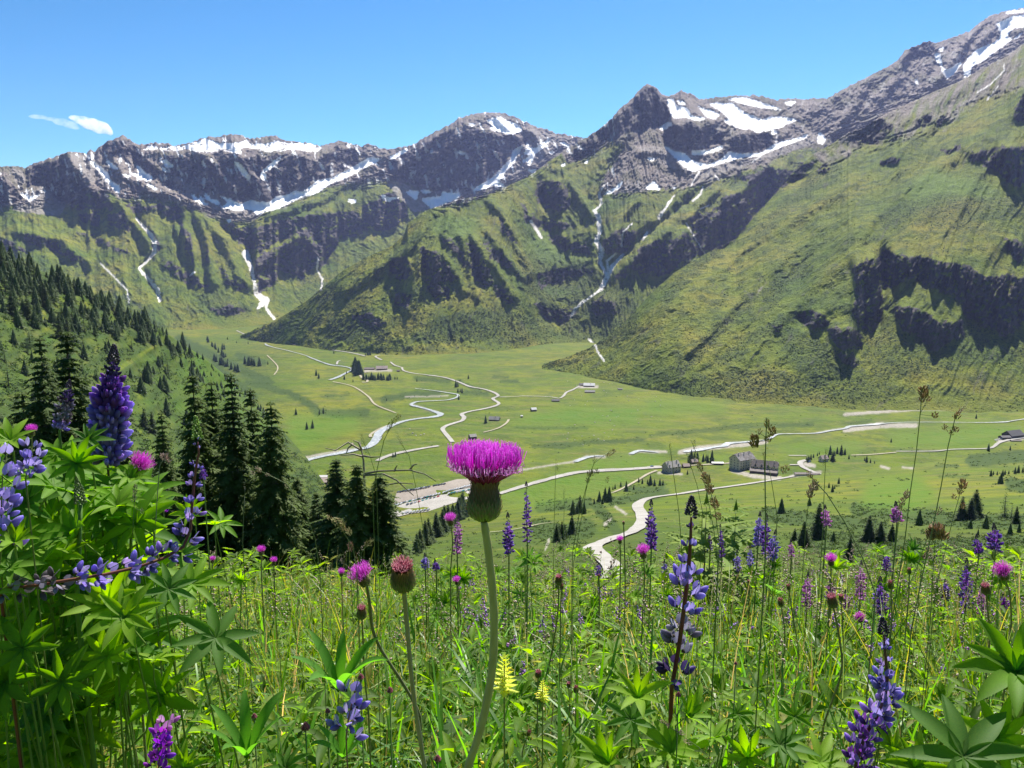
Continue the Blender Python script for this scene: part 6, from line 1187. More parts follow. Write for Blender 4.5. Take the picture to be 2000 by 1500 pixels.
def thistle_meshes(kind, nb=150, nf=560, seed=0):
    """unit: head height 1 (bracts), z up from the stem joint"""
    r = random.Random(seed); open_ = {'flower': 1.0, 'half': .35, 'bud': .1}[kind]
    prof = [(0, .12), (.06, .26), (.18, .37), (.34, .41), (.55, .38), (.75, .32), (.92, .28), (1.02, .29 + .05 * open_)]
    def rad(z):
        return float(np.interp(z, [p[0] for p in prof], [p[1] for p in prof]))
    V = []; F = []; C = []; b = 0
    n = 14
    for z, q in prof:
        for k in range(n): a = 6.283 * k / n; V.append((q * .93 * math.cos(a), q * .93 * math.sin(a), z)); C.append((.09, .10, .04))
    for j in range(len(prof) - 1):
        for k in range(n): F.append((j*n+k, j*n+(k+1)%n, (j+1)*n+(k+1)%n, (j+1)*n+k))
    F2 = []
    for i in range(nb):
        f = i / nb; z0 = .02 + .78 * f ** .9; a = i * 2.39996 + r.uniform(-.05, .05); L = .22 + .16 * f; w = .055 + .01 * r.random()
        ca, sa = math.cos(a), math.sin(a); b = len(V)
        for t, wf, lift in ((0, .8, .0), (.35, 1.0, .02), (.7, .75, .035), (1.0, .04, .07)):
            z = z0 + L * t; q = rad(min(z, 1.02)) + lift + .004 + (.03 * max(0, z - .9))
            col = np.array([(.20, .28, .06), (.16, .20, .06), (.14, .14, .07), (.22, .10, .08)][0 if t < .2 else 1 if t < .5 else 2 if t < .9 else 3]) * (1.15 - .55 * f)
            if f > .42: col = col * .6 + np.array((.16, .075, .05)) * min(1, (f - .42) * 2) * .6
            for s_ in (-1, 0, 1): V.append((ca * (q + (.012 if s_ == 0 else 0)) - sa * s_ * w * wf, sa * (q + (.012 if s_ == 0 else 0)) + ca * s_ * w * wf, z)); C.append(tuple(col * (2.3 if s_ else 1.15)))
        for j in range(3):
            for s_ in (0, 1): k = b + j*3 + s_; F.append((k, k+1, k+4, k+3))
    hd = mk_mesh('bracts', np.array(V), np.array(F), M_HEAD, smooth=True, attrs={'pc': np.array(C)})
    def fl(i):
        f = (i + .5) / nf; rr = math.sqrt(f); a = i * 2.39996; ca, sa = math.cos(a), math.sin(a)
        r0 = .27 * rr + .01; 
        if open_ > .9:
            short = r.random() < .5 * rr
            R1 = (.79 * rr ** 1.3 + r.uniform(-.06, .07)) * (1.06 if short else 1.0); H1 = (.92 - .10 * rr * rr + r.uniform(-.07, .05)) * (.62 if short else 1); b_ = rr ** 2
            pr = [(r0, 0), (r0 + (R1 - r0) * .42, .18 + .08 * (1 - b_)), (r0 + (R1 - r0) * .82, .40 - .05 * b_), (R1 + .03 * b_, .68 * H1 + .03), (R1 + r.uniform(-.02, .10) * b_, H1)]
        else:
            R1 = .34 * rr * (1 + .3 * open_); H1 = .13 + .3 * open_ * .5 + r.uniform(-.03, .04); short = False; pr = [(r0, -.05), (r0, .03), ((r0 + R1) / 2, .08), (R1, H1 * .7), (R1 + .03 * rr, H1)]
        tw = r.uniform(-.06, .06); P = np.array([(q * math.cos(a + tw * k), q * math.sin(a + tw * k), 1.0 + z) for k, (q, z) in enumerate(pr)])
        v = r.uniform(.8, 1.2)
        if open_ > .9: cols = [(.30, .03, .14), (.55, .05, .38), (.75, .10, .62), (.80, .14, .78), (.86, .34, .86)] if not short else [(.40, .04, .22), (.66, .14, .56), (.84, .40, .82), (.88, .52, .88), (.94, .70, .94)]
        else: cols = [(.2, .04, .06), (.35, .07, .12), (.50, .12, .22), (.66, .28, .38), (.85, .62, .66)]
        return P, np.array([.010, .009, .010, .012, .006]), np.clip(np.array(cols) * v, 0, 1)
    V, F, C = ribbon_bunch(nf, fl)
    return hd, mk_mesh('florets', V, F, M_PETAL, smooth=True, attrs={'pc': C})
TH = {'hero': thistle_meshes('flower', 190, 1150, 1), 'flower': thistle_meshes('flower', 80, 330, 2), 'half': thistle_meshes('half', 150, 160, 3), 'bud': thistle_meshes('bud', 70, 60, 4)}
def thistle(head, sz, Y, kind, path, label, cat='thistle', sw=5, lean=(0, 0), scol=(.24, .25, .10), wide=1.0, bw=1.0):
    """head: photo pixel of the stem joint; sz: bract height in px; path: further stem pixels downwards"""
    H = at(head[0], head[1], Y); n = len(path); P = [H] + [at(x, y, Y + .02 * (i + 1) * (Y > .8)) for i, (x, y) in enumerate(path)]
    e_ = P[-1]; P.append(Vector((e_.x + (P[-1].x - P[-2].x if n else 0) * .3, e_.y + .02, gz(e_.y + .02))))
    if P[-1].z > P[-2].z - .02: P.pop()
    r = empty('thistle', P[-1], label=label, cat=cat); s = sz / F0 * Y
    # smooth the stem
    Q = []
    for i in range(len(P) - 1):
        p0, p1, p2, p3 = P[max(i-1, 0)], P[i], P[i+1], P[min(i+2, len(P)-1)]
        dl = (p2 - p1).length; p3 = p2 + (p3 - p2).normalized() * min(dl, (p3 - p2).length) if (p3 - p2).length > 0 else p3; p0 = p1 + (p0 - p1).normalized() * min(dl, (p0 - p1).length) if (p0 - p1).length > 0 else p0
        for j in range(4): t = j / 4; Q.append(.5 * (2*p1 + (p2-p0)*t + (2*p0-5*p1+4*p2-p3)*t*t + (3*p1-p0-3*p2+p3)*t**3))
    Q.append(P[-1]); w = sw / F0 * Y / 2
    t = MB(); t.tube([q - r.location for q in Q], [w * (1 + .04 * math.sin(i * 1.7)) * (.85 if i < 2 else 1) for i in range(len(Q))], 10); add('stem', setcol(t.build('stem', M_STEM, True), scol), r)
    up = (Q[0] - Q[2]).normalized() + Vector((lean[0], lean[1], 0)); q = up.normalized().to_track_quat('Z', 'Y')
    for nm, me in zip(('bracts', 'florets'), TH[kind]):
        o = add(nm, me, r); o.location = H - r.location; o.scale = (s * wide * (bw if nm == 'bracts' else 1), s * wide * (bw if nm == 'bracts' else 1), s); o.rotation_mode = 'QUATERNION'; o.rotation_quaternion = q
    return r
thistle((945,1018), 84, .62, 'hero', [(952,1060),(960,1130),(965,1200),(963,1290),(951,1370),(934,1440),(912,1510)], 'big magenta thistle flower on a thick pale stem in the middle', sw=17, wide=1.06, scol=(.50,.47,.18), lean=(.19, -.02), bw=.88)
thistle((789,1150), 66, .86, 'half', [(793,1200),(800,1280),(808,1360),(820,1440),(830,1510)], 'tall thistle bud with a pink crown, left of the big thistle', sw=10, wide=.86, scol=(.34,.32,.20))
thistle((716,1142), 26, 1.35, 'flower', [(722,1180),(728,1230),(745,1270),(790,1340),(820,1400)], 'magenta thistle leaning right above a green bud', sw=7, lean=(-.25, 0), scol=(.20,.20,.10), wide=1.15)
thistle((707,1208), 30, 1.3, 'half', [(709,1250),(712,1320),(720,1400)], 'small thistle bud with a pale pink crown under the leaning thistle', sw=4, wide=.75)
thistle((266,925), 25, 1.3, 'flower', [(262,990),(255,1080)], 'magenta thistle peeking out at the base of the tallest lupine', sw=6, lean=(.4, -.1), wide=1.15)
for head, sz, Y, kind, path, lb in (((62,852),13,2.0,'flower',[(63,900)],'small magenta thistle above the left lupine leaves'),((881,1026),14,2.4,'flower',[(884,1060),(880,1120)],'small magenta thistle left of the big thistle head'),((893,1142),10,3.0,'flower',[(897,1170),(900,1220)],'tiny pink thistle left of the big thistle stem'),
 ((1257,1090),16,2.0,'flower',[(1259,1130),(1255,1200)],'magenta thistle tuft in front of the white road'),((1211,1062),9,3.2,'flower',[(1212,1100)],'tiny magenta thistle on the white road bend'),((1218,1025),7,3.0,'bud',[(1220,1080),(1221,1160)],'tiny thistle bud on a tall thin stem before the road'),((1091,1142),20,1.9,'half',[(1090,1190),(1082,1250),(1070,1310),(1060,1340)],'dark red thistle bud on a curved stem right of the big thistle'),
 ((1623,1105),14,2.3,'flower',[(1622,1150)],'magenta thistle in the right meadow below the spruces'),((1681,1213),13,2.3,'flower',[(1682,1225),(1650,1260)],'magenta thistle on a bent branch above the bent lupine'),((1963,1130),22,1.6,'flower',[(1972,1160),(1975,1215)],'wide magenta thistle near the right edge'),((1926,1160),24,1.5,'half',[(1930,1200),(1934,1240)],'thistle bud left of the wide right edge thistle'),
 ((1628,1186),28,1.3,'half',[(1640,1250),(1644,1310),(1625,1370),(1608,1420)],'stout pink crowned thistle bud in the right meadow'),((1643,1174),14,1.6,'half',[(1646,1230),(1648,1300)],'slimmer pink thistle bud just right of the stout one'),((1541,1152),12,2.2,'bud',[(1548,1200),(1560,1280)],'dark thistle bud on a thin stem left of the pink buds'),((1526,1184),18,1.8,'bud',[(1533,1240),(1525,1310),(1500,1360)],'brownish thistle bud under the dark one'),
 ((1776,1120),12,2.4,'bud',[(1775,1160)],'small reddish thistle bud right of the pink lupine'),((510,1085),11,2.6,'flower',[(511,1130)],'small magenta thistle before the central spruces, upper left of two'),((535,1103),9,2.8,'flower',[(536,1140)],'small magenta thistle before the central spruces, lower right of two'),((415,1100),8,2.8,'flower',[(416,1150)],'tiny magenta thistle right of the curved lupine'),
 ((667,1125),9,2.6,'flower',[(668,1160)],'tiny magenta thistle left of the leaning thistle'),((1051,1322),18,1.5,'half',[(1050,1350)],'half hidden magenta thistle low beside the yellow flowers'),((1111,1342),12,1.6,'half',[(1112,1380)],'small magenta bud beside the brown bud'),((1125,1353),16,1.5,'bud',[(1124,1420)],'brown thistle bud low in the central meadow'),((1031,1436),14,1.4,'bud',[(1020,1470)],'dry brown thistle bud near the bottom'),
 ((1740,1150),18,1.8,'bud',[(1742,1210)],'dark thistle bud behind the bent lupine'),((1462,1140),8,2.6,'bud',[(1463,1180)],'tiny thistle bud under the blue trio'),((1097,1150),11,1.9,'bud',[(1095,1190)],'small green thistle bud under the dark red one'),((1170,1128),7,2.8,'bud',[(1171,1160)],'tiny bud at the lower end of the white road')):
    thistle(head, sz, Y, kind, path, lb, sw=max(2.6, sz * .16), wide=1.05 if kind == 'flower' else .85, scol=(.24,.24,.11))
# clover heads, yellow rattle
def clover(px, py, sz, Y, lb, col=(.45,.20,.24)):
    r = root_at(px, py, Y, 'clover_flower', lb, 'clover', 'clover heads in the near grass'); c = at(px, py, Y); o = cone(r, c, Vector((0, 0, 1)), sz / F0 * Y * .5, sz / F0 * Y * .7, col, 70, 'flower_head', M_PETAL); o.location = -r.location
    t = MB(); t.tube([c - r.location, Vector((0, 0, 0))], [.0011, .0014], 5); add('stem', setcol(t.build('stem', M_STEM, True), (.12, .2, .05)), r)
for px, py, sz, lb in ((597,1425,20,'pink clover head right of the folded leaf cluster'),(705,1326,14,'pink clover head beside the tall bud stem'),(762,1352,14,'small pink clover head by the tall bud stem'),(497,1402,12,'brownish clover head above the folded leaves'),(855,1486,16,'dry brown clover head at the bottom'),(640,1392,12,'pale clover head left of the purple florets'),(1325,1360,12,'pink clover head at the foot of the loose lupine'),(1437,1298,8,'tiny pink clover head in the right grass')): clover(px, py, sz, 1.2, lb)
def rattle(px, py, Y, h, lb):
    r = root_at(px, py, Y, 'yellow_rattle', lb, 'yellow rattle'); base = at(px, py + h, Y); top = at(px, py, Y)
    t = MB(); t.tube([top - r.location, base - r.location, Vector((0, 0, 0))], [.0008, .0012, .0015], 5); add('stem', setcol(t.build('stem', M_STEM, True), (.26, .30, .08)), r)
    V = []; F = []; C = []; L = h / F0 * Y
    for i in range(34):
        f = i / 34; a = i * 1.57 + rf_.uniform(-.2, .2); p = top.lerp(base, f * .85); d = Vector((math.cos(a), math.sin(a), .9 - f)).normalized(); l = L * (.16 + .26 * f); e = d.cross(Vector((0, 0, 1))).normalized() * l * .30; b = len(V)
        V += [tuple(p), tuple(p + d * l * .4 + e), tuple(p + d * l), tuple(p + d * l * .4 - e)]; F.append((b, b+1, b+2, b+3)); C += [(.62, .66, .07)] * 4
    lf = add('bracts', mk_mesh('bracts', np.array(V), np.array(F), M_BLADE, attrs={'pc': np.array(C)}), r); lf.location = -r.location
    for k in range(6):
        a = 1.05 * k; p = top.lerp(base, .3 + .1 * k); d = Vector((math.cos(a) * .9, -abs(math.sin(a)), .1)).normalized(); o = cone(r, p, d, .005, .013, (.85, .72, .05), 8, 'flower', M_PETAL); o.location = -r.location
rattle(985, 1285, 1.0, 80, 'yellow rattle with pale yellow bracts right of the big thistle stem'); rattle(1060, 1332, 1.2, 42, 'smaller yellow rattle right of the first one')
# ------------------------------------------------------------------ tall grass stalks with seed heads, each its own
def spikelets(clusters, col):
    """clusters: (centre, axis, radius, length, n)"""
    V = []; F = []; C = []; b = 0
    for c, ax, r_, L, n in clusters:
        u = ax.orthogonal().normalized(); v = ax.cross(u)
        for i in range(n):
            f = i / max(n - 1, 1); a = i * 2.4; o = u * math.cos(a) + v * math.sin(a); p = c + ax * (f - .5) * L + o * r_ * math.sin(.35 + 2.5 * f) * rf_.uniform(.3, 1)
            d = (ax * .7 + o * rf_.uniform(.1, .7)).normalized(); s = r_ * rf_.uniform(.55, .95); e1 = d.orthogonal().normalized(); e2 = d.cross(e1)
            for t, w in ((0, .05), (.45, .24), (1.0, .02)):
                for k in range(4): q = 1.571 * k; V.append(tuple(p + d * (t * s * 1.3) + (e1 * math.cos(q) + e2 * math.sin(q)) * (w * s)))
            for j in range(2):
                for k in range(4): F.append((b+j*4+k, b+j*4+(k+1)%4, b+(j+1)*4+(k+1)%4, b+(j+1)*4+k))
            C += [tuple(np.array(col) * rf_.uniform(.6, 1.4) + np.array((.08, .0, .02)) * (rf_.random() < .3))] * 12; b += 12
    return mk_mesh('seed_head', np.array(V), np.array(F), M_HEAD, smooth=True, attrs={'pc': np.clip(np.array(C), 0, 1)})
def stalk(path, Y, heads, label, kind='panicle', w=2.2, scol=(.18, .24, .08), hcol=(.36, .27, .15), group=None):
    """path: pixels from tip to lowest visible point; heads: (px, py, radius px, length px)"""
    P = [at(x, y, Y) for x, y in path]; e_ = P[-1]; P.append(Vector((e_.x, e_.y + .02, min(gz(e_.y), e_.z - .01))))
    r = empty('grass_stalk', P[-1], label=label, cat='grass stalk'); 
    if group: r['group'] = group
    rr = w / F0 * Y / 2; t = MB(); t.tube([p - r.location for p in P], [rr * (.6 + .4 * i / len(P)) for i in range(len(P))], 5); add('stalk', setcol(t.build('stalk', M_STEM, True), scol), r)
    cl = []
    for x, y, q, L in heads:
        c = at(x, y, Y); j = min(range(len(P)), key=lambda k: (P[k] - c).length); ax = (P[max(j-1, 0)] - P[min(j+1, len(P)-1)]).normalized() + Vector((rf_.uniform(-.3, .3), 0, 0)); cl.append((c, ax.normalized(), q / F0 * Y, L / F0 * Y, max(10, int(q * L / 3.2))))
        br = MB(); nb_ = P[j]; 
        if (nb_ - c).length > 3 / F0 * Y: br.tube([nb_ - r.location + Vector((0, 0, -.3 * (nb_ - c).length)), c - r.location], [rr * .5, rr * .4], 4); add('side_branch', setcol(br.build('side_branch', M_STEM, True), scol), r)
    h = add('seed_head', spikelets(cl, hcol), r); h.location = -r.location; return r
stalk([(1801,756),(1798,800),(1790,880),(1778,960),(1768,1050),(1752,1150),(1735,1260)], 1.25, [(1803,768,8,20),(1800,782,6,10),(1812,780,6,10),(1826,813,6,10)], 'tallest thin grass stalk with tan tufts, left of a pair at the right', w=2.6)
stalk([(1883,793),(1868,808),(1862,830),(1852,870),(1838,950),(1820,1040),(1800,1130),(1780,1230)], 1.25, [(1877,800,4,18),(1868,814,6,12),(1866,840,6,10),(1845,836,5,10),(1856,846,5,8)], 'grass stalk with tan tufts standing right of the tallest one', w=2.6)
stalk([(1498,815),(1496,850),(1494,920),(1495,1010),(1494,1100)], 1.3, [(1499,830,6,18),(1483,845,5,10),(1508,845,7,16),(1474,864,9,24),(1500,860,7,10),(1492,888,4,6)], 'grass stalk with knobbly tufts right in front of the lodges', w=3.4, hcol=(.30,.26,.10))
stalk([(1500,900),(1510,960),(1518,1010)], 1.3, [(1530,920,5,14),(1538,916,5,10)], 'short grass stalk crossing before the low shed', w=2)
stalk([(1307,868),(1312,895),(1316,930),(1326,1000),(1332,1080)], 1.5, [(1310,885,2.6,36)], 'timothy grass with an upright dark head before the stone house', w=1.8, hcol=(.16,.20,.06))
stalk([(1349,858),(1358,880),(1366,905),(1380,960),(1395,1040),(1402,1100)], 1.5, [(1357,884,3.2,48)], 'timothy grass leaning left with a long head, near the stone house', w=1.8, hcol=(.16,.20,.06))
stalk([(1340,883),(1350,912),(1362,950),(1372,1000)], 1.6, [(1346,900,2.4,32)], 'timothy grass with a slim head between two others', w=1.6, hcol=(.16,.20,.06))
stalk([(1612,875),(1612,910),(1610,950),(1607,1040)], 1.6, [(1612,894,2.8,34)], 'single upright timothy head in front of the cabin', w=1.8, hcol=(.14,.17,.06))
stalk([(1362,906),(1375,930),(1388,960),(1397,1000),(1405,1060)], 1.2, [(1368,914,6,20),(1380,936,8,22),(1387,958,8,18),(1397,985,8,22),(1404,1010,7,14)], 'thick drooping grass panicle left of the lodges', w=2, hcol=(.38,.31,.18))
stalk([(1578,925),(1590,938),(1615,965),(1650,1020),(1685,1090),(1710,1160)], 1.25, [(1582,928,5,16),(1592,940,4,12)], 'pale grass stem arching left beneath the long shed', w=3.2, scol=(.22,.25,.12))
stalk([(1590,945),(1582,970),(1575,1010)], 1.5, [(1588,952,8,16),(1582,966,7,16)], 'feathery grass head below the long shed', w=1.6, hcol=(.42,.34,.26))
stalk([(1187,884),(1160,905),(1148,940),(1132,1000),(1118,1080)], 1.5, [(1192,886,5,22),(1160,898,4,12)], 'grass stalk with a small sideways tuft right of the big thistle', w=1.8, hcol=(.33,.28,.15))
stalk([(1150,925),(1146,950),(1136,1010),(1120,1100)], 1.7, [(1152,926,6,14),(1165,922,5,10),(1186,938,4,12),(1148,940,5,10)], 'grass with several dark tufts above the dirt track', w=1.6, hcol=(.20,.20,.09))
stalk([(1086,905),(1084,960),(1082,1030)], 1.9, [(1087,905,2.5,14),(1090,918,2.5,8)], 'slim grass with a tiny dark tip between thistle and stone house', w=1.4, hcol=(.15,.16,.07)); stalk([(1101,955),(1102,990),(1100,1050)], 1.9, [(1102,965,2.2,20)], 'slim timothy grass above the dirt track', w=1.3, hcol=(.16,.18,.06))
stalk([(773,812),(762,835),(750,860),(738,910),(728,960)], 1.3, [(778,816,5,10),(768,824,5,12),(760,832,5,10),(757,842,4,8),(745,856,4,8)], 'grass with a nodding knobbly tip above the car park road', w=1.8, hcol=(.28,.30,.09))
stalk([(702,850),(712,868),(722,888),(735,930)], 1.3, [(711,868,3.2,38)], 'timothy head beside the bare dead trunk', w=1.4, hcol=(.26,.30,.10)); stalk([(774,850),(786,870),(799,890),(812,950),(826,1030),(835,1100)], 1.3, [(786,870,3,44)], 'long timothy head leaning over the car park road', w=1.4, hcol=(.26,.30,.10))
stalk([(320,895),(312,910),(308,960),(303,1040),(298,1100)], 1.15, [(321,895,8,12),(330,903,5,8),(314,893,4,6)], 'pale umbel on a thin stem before the short spruce', w=2.4, scol=(.30,.33,.2), hcol=(.42,.33,.28))
stalk([(264,945),(262,985),(258,1060)], 1.15, [(264,958,5,20),(262,975,5,12),(278,1000,4,10)], 'grey green grass head in the left leaves', w=2, hcol=(.22,.26,.16)); stalk([(478,965),(476,1000),(474,1060)], 1.5, [(478,950,2.5,14)], 'thin stalk with a small tip before the central spruces', w=2, scol=(.2,.22,.14), hcol=(.3,.3,.2))
stalk([(497,915),(530,930),(560,945),(590,985),(615,1050),(625,1120)], 1.4, [(506,918,5,12),(495,925,4,8),(560,950,3,8),(525,928,4,8)], 'arching grass stem in front of the central spruces', w=1.8, hcol=(.40,.34,.24)); stalk([(660,1015),(652,1010),(665,1030),(690,1070),(696,1110)], 1.3, [(655,1018,7,20),(670,1030,7,18),(682,1040,6,14),(643,1012,5,10)], 'chunky grass panicle left of the dead trunk base', w=1.8, hcol=(.33,.32,.14))
stalk([(724,1056),(716,1066),(706,1080),(698,1120)], 1.2, [(718,1062,6,16),(726,1058,4,10)], 'grass head beside the leaning thistle', w=1.6, hcol=(.33,.32,.14)); stalk([(683,1060),(682,1090),(688,1180)], 1.3, [(684,1070,6,18)], 'pinkish grass head left of the leaning thistle', w=1.6, hcol=(.36,.24,.18))
stalk([(1878,950),(1872,975),(1862,1010),(1845,1080),(1828,1150)], 1.4, [(1880,948,8,16),(1874,962,6,10),(1862,972,5,8),(1880,990,5,10)], 'bushy tan grass head above the twin spruces', w=1.8, hcol=(.40,.30,.16)); stalk([(1768,965),(1762,985),(1755,1020),(1748,1080)], 1.4, [(1770,968,6,16),(1762,982,6,14),(1757,994,5,10)], 'tan grass panicle in front of the front row spruces', w=1.8, hcol=(.42,.33,.24))
stalk([(1828,1035),(1826,1060),(1822,1120),(1818,1200)], 1.4, [(1828,1042,14,20),(1818,1050,10,12),(1840,1050,10,12)], 'round dry umbel in the right meadow', w=2, hcol=(.36,.28,.16)); stalk([(1730,1232),(1760,1180),(1790,1110),(1815,1040),(1830,1000)][::-1], 1.5, [(1832,1000,5,16)], 'long dark grass stalk slanting through the right flowers', w=2, hcol=(.3,.25,.15))
stalk([(1822,1080),(1808,1085),(1800,1110),(1795,1160)], 1.5, [(1812,1078,5,14),(1806,1088,5,10)], 'small reddish grass head right of the round umbel', w=1.5, hcol=(.38,.26,.20)); stalk([(1285,1405),(1330,1435),(1365,1460),(1400,1495)], 1.0, [(1300,1412,4,22),(1330,1430,4,24),(1345,1450,4,20)], 'pinkish grass head lying low at the bottom', w=2, hcol=(.45,.30,.28))
# ------------------------------------------------------------------ small light green sapling
def sapling(px, top, bot, Y, msh, lb):
    b = at(px, bot, Y); b.z = gz(Y); tp = at(px, top, Y); h = tp.z - b.z; r = empty('spruce_sapling', b, .4, label=lb, cat='sapling'); s = h / 10; r.scale = (s * 2.2, s * 2.2, s); tk = add('trunk', msh[0], r); tk.scale = (.22, .22, 1); add('crown', msh[1], r)
M_YOUNG = needle_mat('young_needles', (.12, .22, .03), (.24, .34, .06), .5)
sm = spruce_meshes(10., 1.7, 8, 5, 7, 99, M_YOUNG, 1.2, low=.35, p=.5, droop=-.15, tlen=.22)
sapling(1375, 960, 1120, 4.4, sm, 'light green spruce sapling left of the lodges gap, behind the loose lupine'); sapling(1432, 975, 1120, 4.8, sm, 'second light green spruce sapling right of the first')
# ------------------------------------------------------------------ grass and herbs, beyond counting
def blades(name, n, y0, y1, h0, h1, w0, w1, cols, label, seed, ypow=1.0, bend=.6, xlim=None, seg=4, dens=None, wilt=.0):
    g = np.random.RandomState(seed); u = g.rand(n) ** ypow; Y = y0 * (y1 / y0) ** u; X = (g.rand(n) * 2 - 1) * .74 * Y * 1.02
    if dens is not None: k = dens(X, Y) > g.rand(n); X, Y = X[k], Y[k]; n = len(X)
    Z = -.72 - .345 * Y - .05 * np.maximum(Y - 8, 0)
    H = (h0 + (h1 - h0) * g.rand(n) ** 1.6) ; W = (w0 + (w1 - w0) * g.rand(n)) * (1 + .12 * Y); a = g.rand(n) * 6.283
    bn = bend * (.22 + .78 * g.rand(n) ** 1.1) * (1 + wilt * g.rand(n)); dx, dy = np.cos(a), np.sin(a); fa = a + 1.57 + g.uniform(-.6, .6, n); wx, wy = np.cos(fa), np.sin(fa)
    t = np.linspace(0, 1, seg + 1)[None, :]; th = bn[:, None] * t * 1.9
    rr = H[:, None] * (t ** 1.0); ho = H[:, None] * bn[:, None] * t ** 1.8; zz = rr * np.cos(np.clip(th, 0, 2.3) * .72)
    px_ = X[:, None] + dx[:, None] * ho; py_ = Y[:, None] + dy[:, None] * ho; pz = Z[:, None] + zz - .01
    wt = W[:, None] / 2 * (1 - t ** 2.2) ** .8 + .0002
    A = np.stack([px_ - wx[:, None] * wt, py_ - wy[:, None] * wt, pz], -1); B = np.stack([px_ + wx[:, None] * wt, py_ + wy[:, None] * wt, pz], -1)
    V = np.stack([A, B], 2).reshape(-1, 3); base = (np.arange(n) * (seg + 1) * 2)[:, None] + (np.arange(seg) * 2)[None, :]
    F = np.stack([base, base + 1, base + 3, base + 2], -1).reshape(-1, 4)
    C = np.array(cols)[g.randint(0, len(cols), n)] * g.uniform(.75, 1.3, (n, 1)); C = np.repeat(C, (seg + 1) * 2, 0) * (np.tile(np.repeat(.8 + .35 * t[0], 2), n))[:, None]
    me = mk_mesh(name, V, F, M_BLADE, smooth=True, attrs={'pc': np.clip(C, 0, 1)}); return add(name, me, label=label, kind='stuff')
GC = [(0.086,0.157,0.011), (0.132,0.206,0.013), (0.053,0.098,0.014), (0.185,0.206,0.018), (0.119,0.176,0.013), (0.251,0.216,0.036), (0.370,0.255,0.108)]
def clumpy(s): return lambda X, Y: np.clip(.62 + 1.1 * fbm(X / .32, Y / .32, 3, s), .06, 1)
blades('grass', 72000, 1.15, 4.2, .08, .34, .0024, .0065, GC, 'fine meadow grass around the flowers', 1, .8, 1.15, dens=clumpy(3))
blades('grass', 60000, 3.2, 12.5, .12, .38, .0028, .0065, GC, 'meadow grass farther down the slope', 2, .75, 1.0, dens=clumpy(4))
blades('grass', 500, 1.2, 7.5, .36, .66, .0012, .0026, [(.13,.17,.05), (.22,.22,.10), (.09,.14,.04)], 'tall thin grass culms standing above the meadow', 3, .8, .22, seg=5)
blades('grass', 2600, 1.15, 5, .25, .55, .006, .012, [(.075,.19,.02), (.11,.25,.03), (.06,.14,.03)], 'broad bright grass leaves', 4, .8, .8, seg=5)
blades('grass', 6000, 1.15, 7, .05, .26, .0015, .003, [(.50,.44,.27), (.42,.38,.16), (.66,.62,.50), (.40,.42,.12)], 'dry straw in the meadow', 5, .8, 1.3, wilt=.8)
def herbs(name, n, y0, y1, h0, h1, s0, s1, cols, label, seed, k=7, asp=.36, dens=None, whorl=False):
    """small broad leaves carried at different heights on unseen stems"""
    g = np.random.RandomState(seed); m = n; Y = y0 * (y1 / y0) ** (g.rand(m) ** .8); X = (g.rand(m) * 2 - 1) * .75 * Y
    if dens is not None: q = dens(X, Y) > g.rand(m); X, Y = X[q], Y[q]; m = len(X)
    Hh = h0 + (h1 - h0) * g.rand(m); Sz = (s0 + (s1 - s0) * g.rand(m)) * (1 + .05 * Y); Ci = g.randint(0, len(cols), m)
    X = np.repeat(X, k); Y = np.repeat(Y, k); Hh = np.repeat(Hh, k); Sz = np.repeat(Sz, k) * g.uniform(.6, 1.15, m * k); Ci = np.repeat(Ci, k); N = m * k
    j = np.tile(np.arange(k), m); a = j * 2.4 + np.repeat(g.rand(m) * 6.28, k) + g.uniform(-.3, .3, N); f = j / k; z = -.72 - .345 * Y - .05 * np.maximum(Y - 8, 0) + Hh * (.35 + .65 * f)
    if whorl: a = 6.283 * f + np.repeat(g.rand(m) * 6.28, k); z = -.72 - .345 * Y - .05 * np.maximum(Y - 8, 0) + Hh
    el = g.uniform(-.25, .95, N) if not whorl else np.repeat(g.uniform(.0, .7, m), k) + .5 * np.cos(a - np.repeat(g.rand(m) * 6.28, k)); d = np.stack([np.cos(a) * np.cos(el), np.sin(a) * np.cos(el), np.sin(el)], -1); s = np.stack([-np.sin(a), np.cos(a), 0 * a], -1); nrm = np.cross(d, s); P = np.stack([X, Y, z], -1) + d * .006
    ts = [0, .3, .68, 1.0]; ws = [.08, 1, .8, .02]; rows = []
    for t, w in zip(ts, ws):
        c = P + d * (Sz * t)[:, None] - np.array([0, 0, 1.]) * (Sz * .25 * t * t)[:, None]
        for q in (-1, 0, 1): rows.append(c + s * (q * w * asp * .5 * Sz)[:, None] - nrm * (abs(q) * w * .10 * Sz)[:, None] * -1)
    V = np.stack(rows, 1).reshape(-1, 3); b = (np.arange(N) * 12)[:, None, None] + np.arange(3)[None, :, None] * 3 + np.arange(2)[None, None, :]
    F = np.stack([b, b + 1, b + 4, b + 3], -1).reshape(-1, 4); C = np.repeat(np.array(cols)[Ci] * g.uniform(.75, 1.3, (N, 1)), 12, 0)
    me = mk_mesh(name, V, F, M_LEAF, smooth=True, attrs={'pc': np.clip(C, 0, 1)}); return add(name, me, label=label, kind='stuff')
HC = [(0.079,0.157,0.013), (0.125,0.216,0.016), (0.053,0.108,0.016), (0.158,0.235,0.018), (0.198,0.196,0.045)]
herbs('meadow_herbs', 5600, 1.15, 6.5, .03, .26, .018, .045, HC, 'small leafy herbs between the grass', 11, 8, .42, clumpy(7))
herbs('meadow_herbs', 4200, 1.2, 12, .08, .38, .035, .080, HC, 'taller leafy herbs in the meadow', 12, 9, .26, clumpy(8))
herbs('meadow_herbs', 2200, 1.15, 6, .03, .24, .05, .11, [(.06,.15,.04), (.085,.19,.04), (.13,.19,.10)], 'broad low leaves in the meadow', 13, 4, .5)
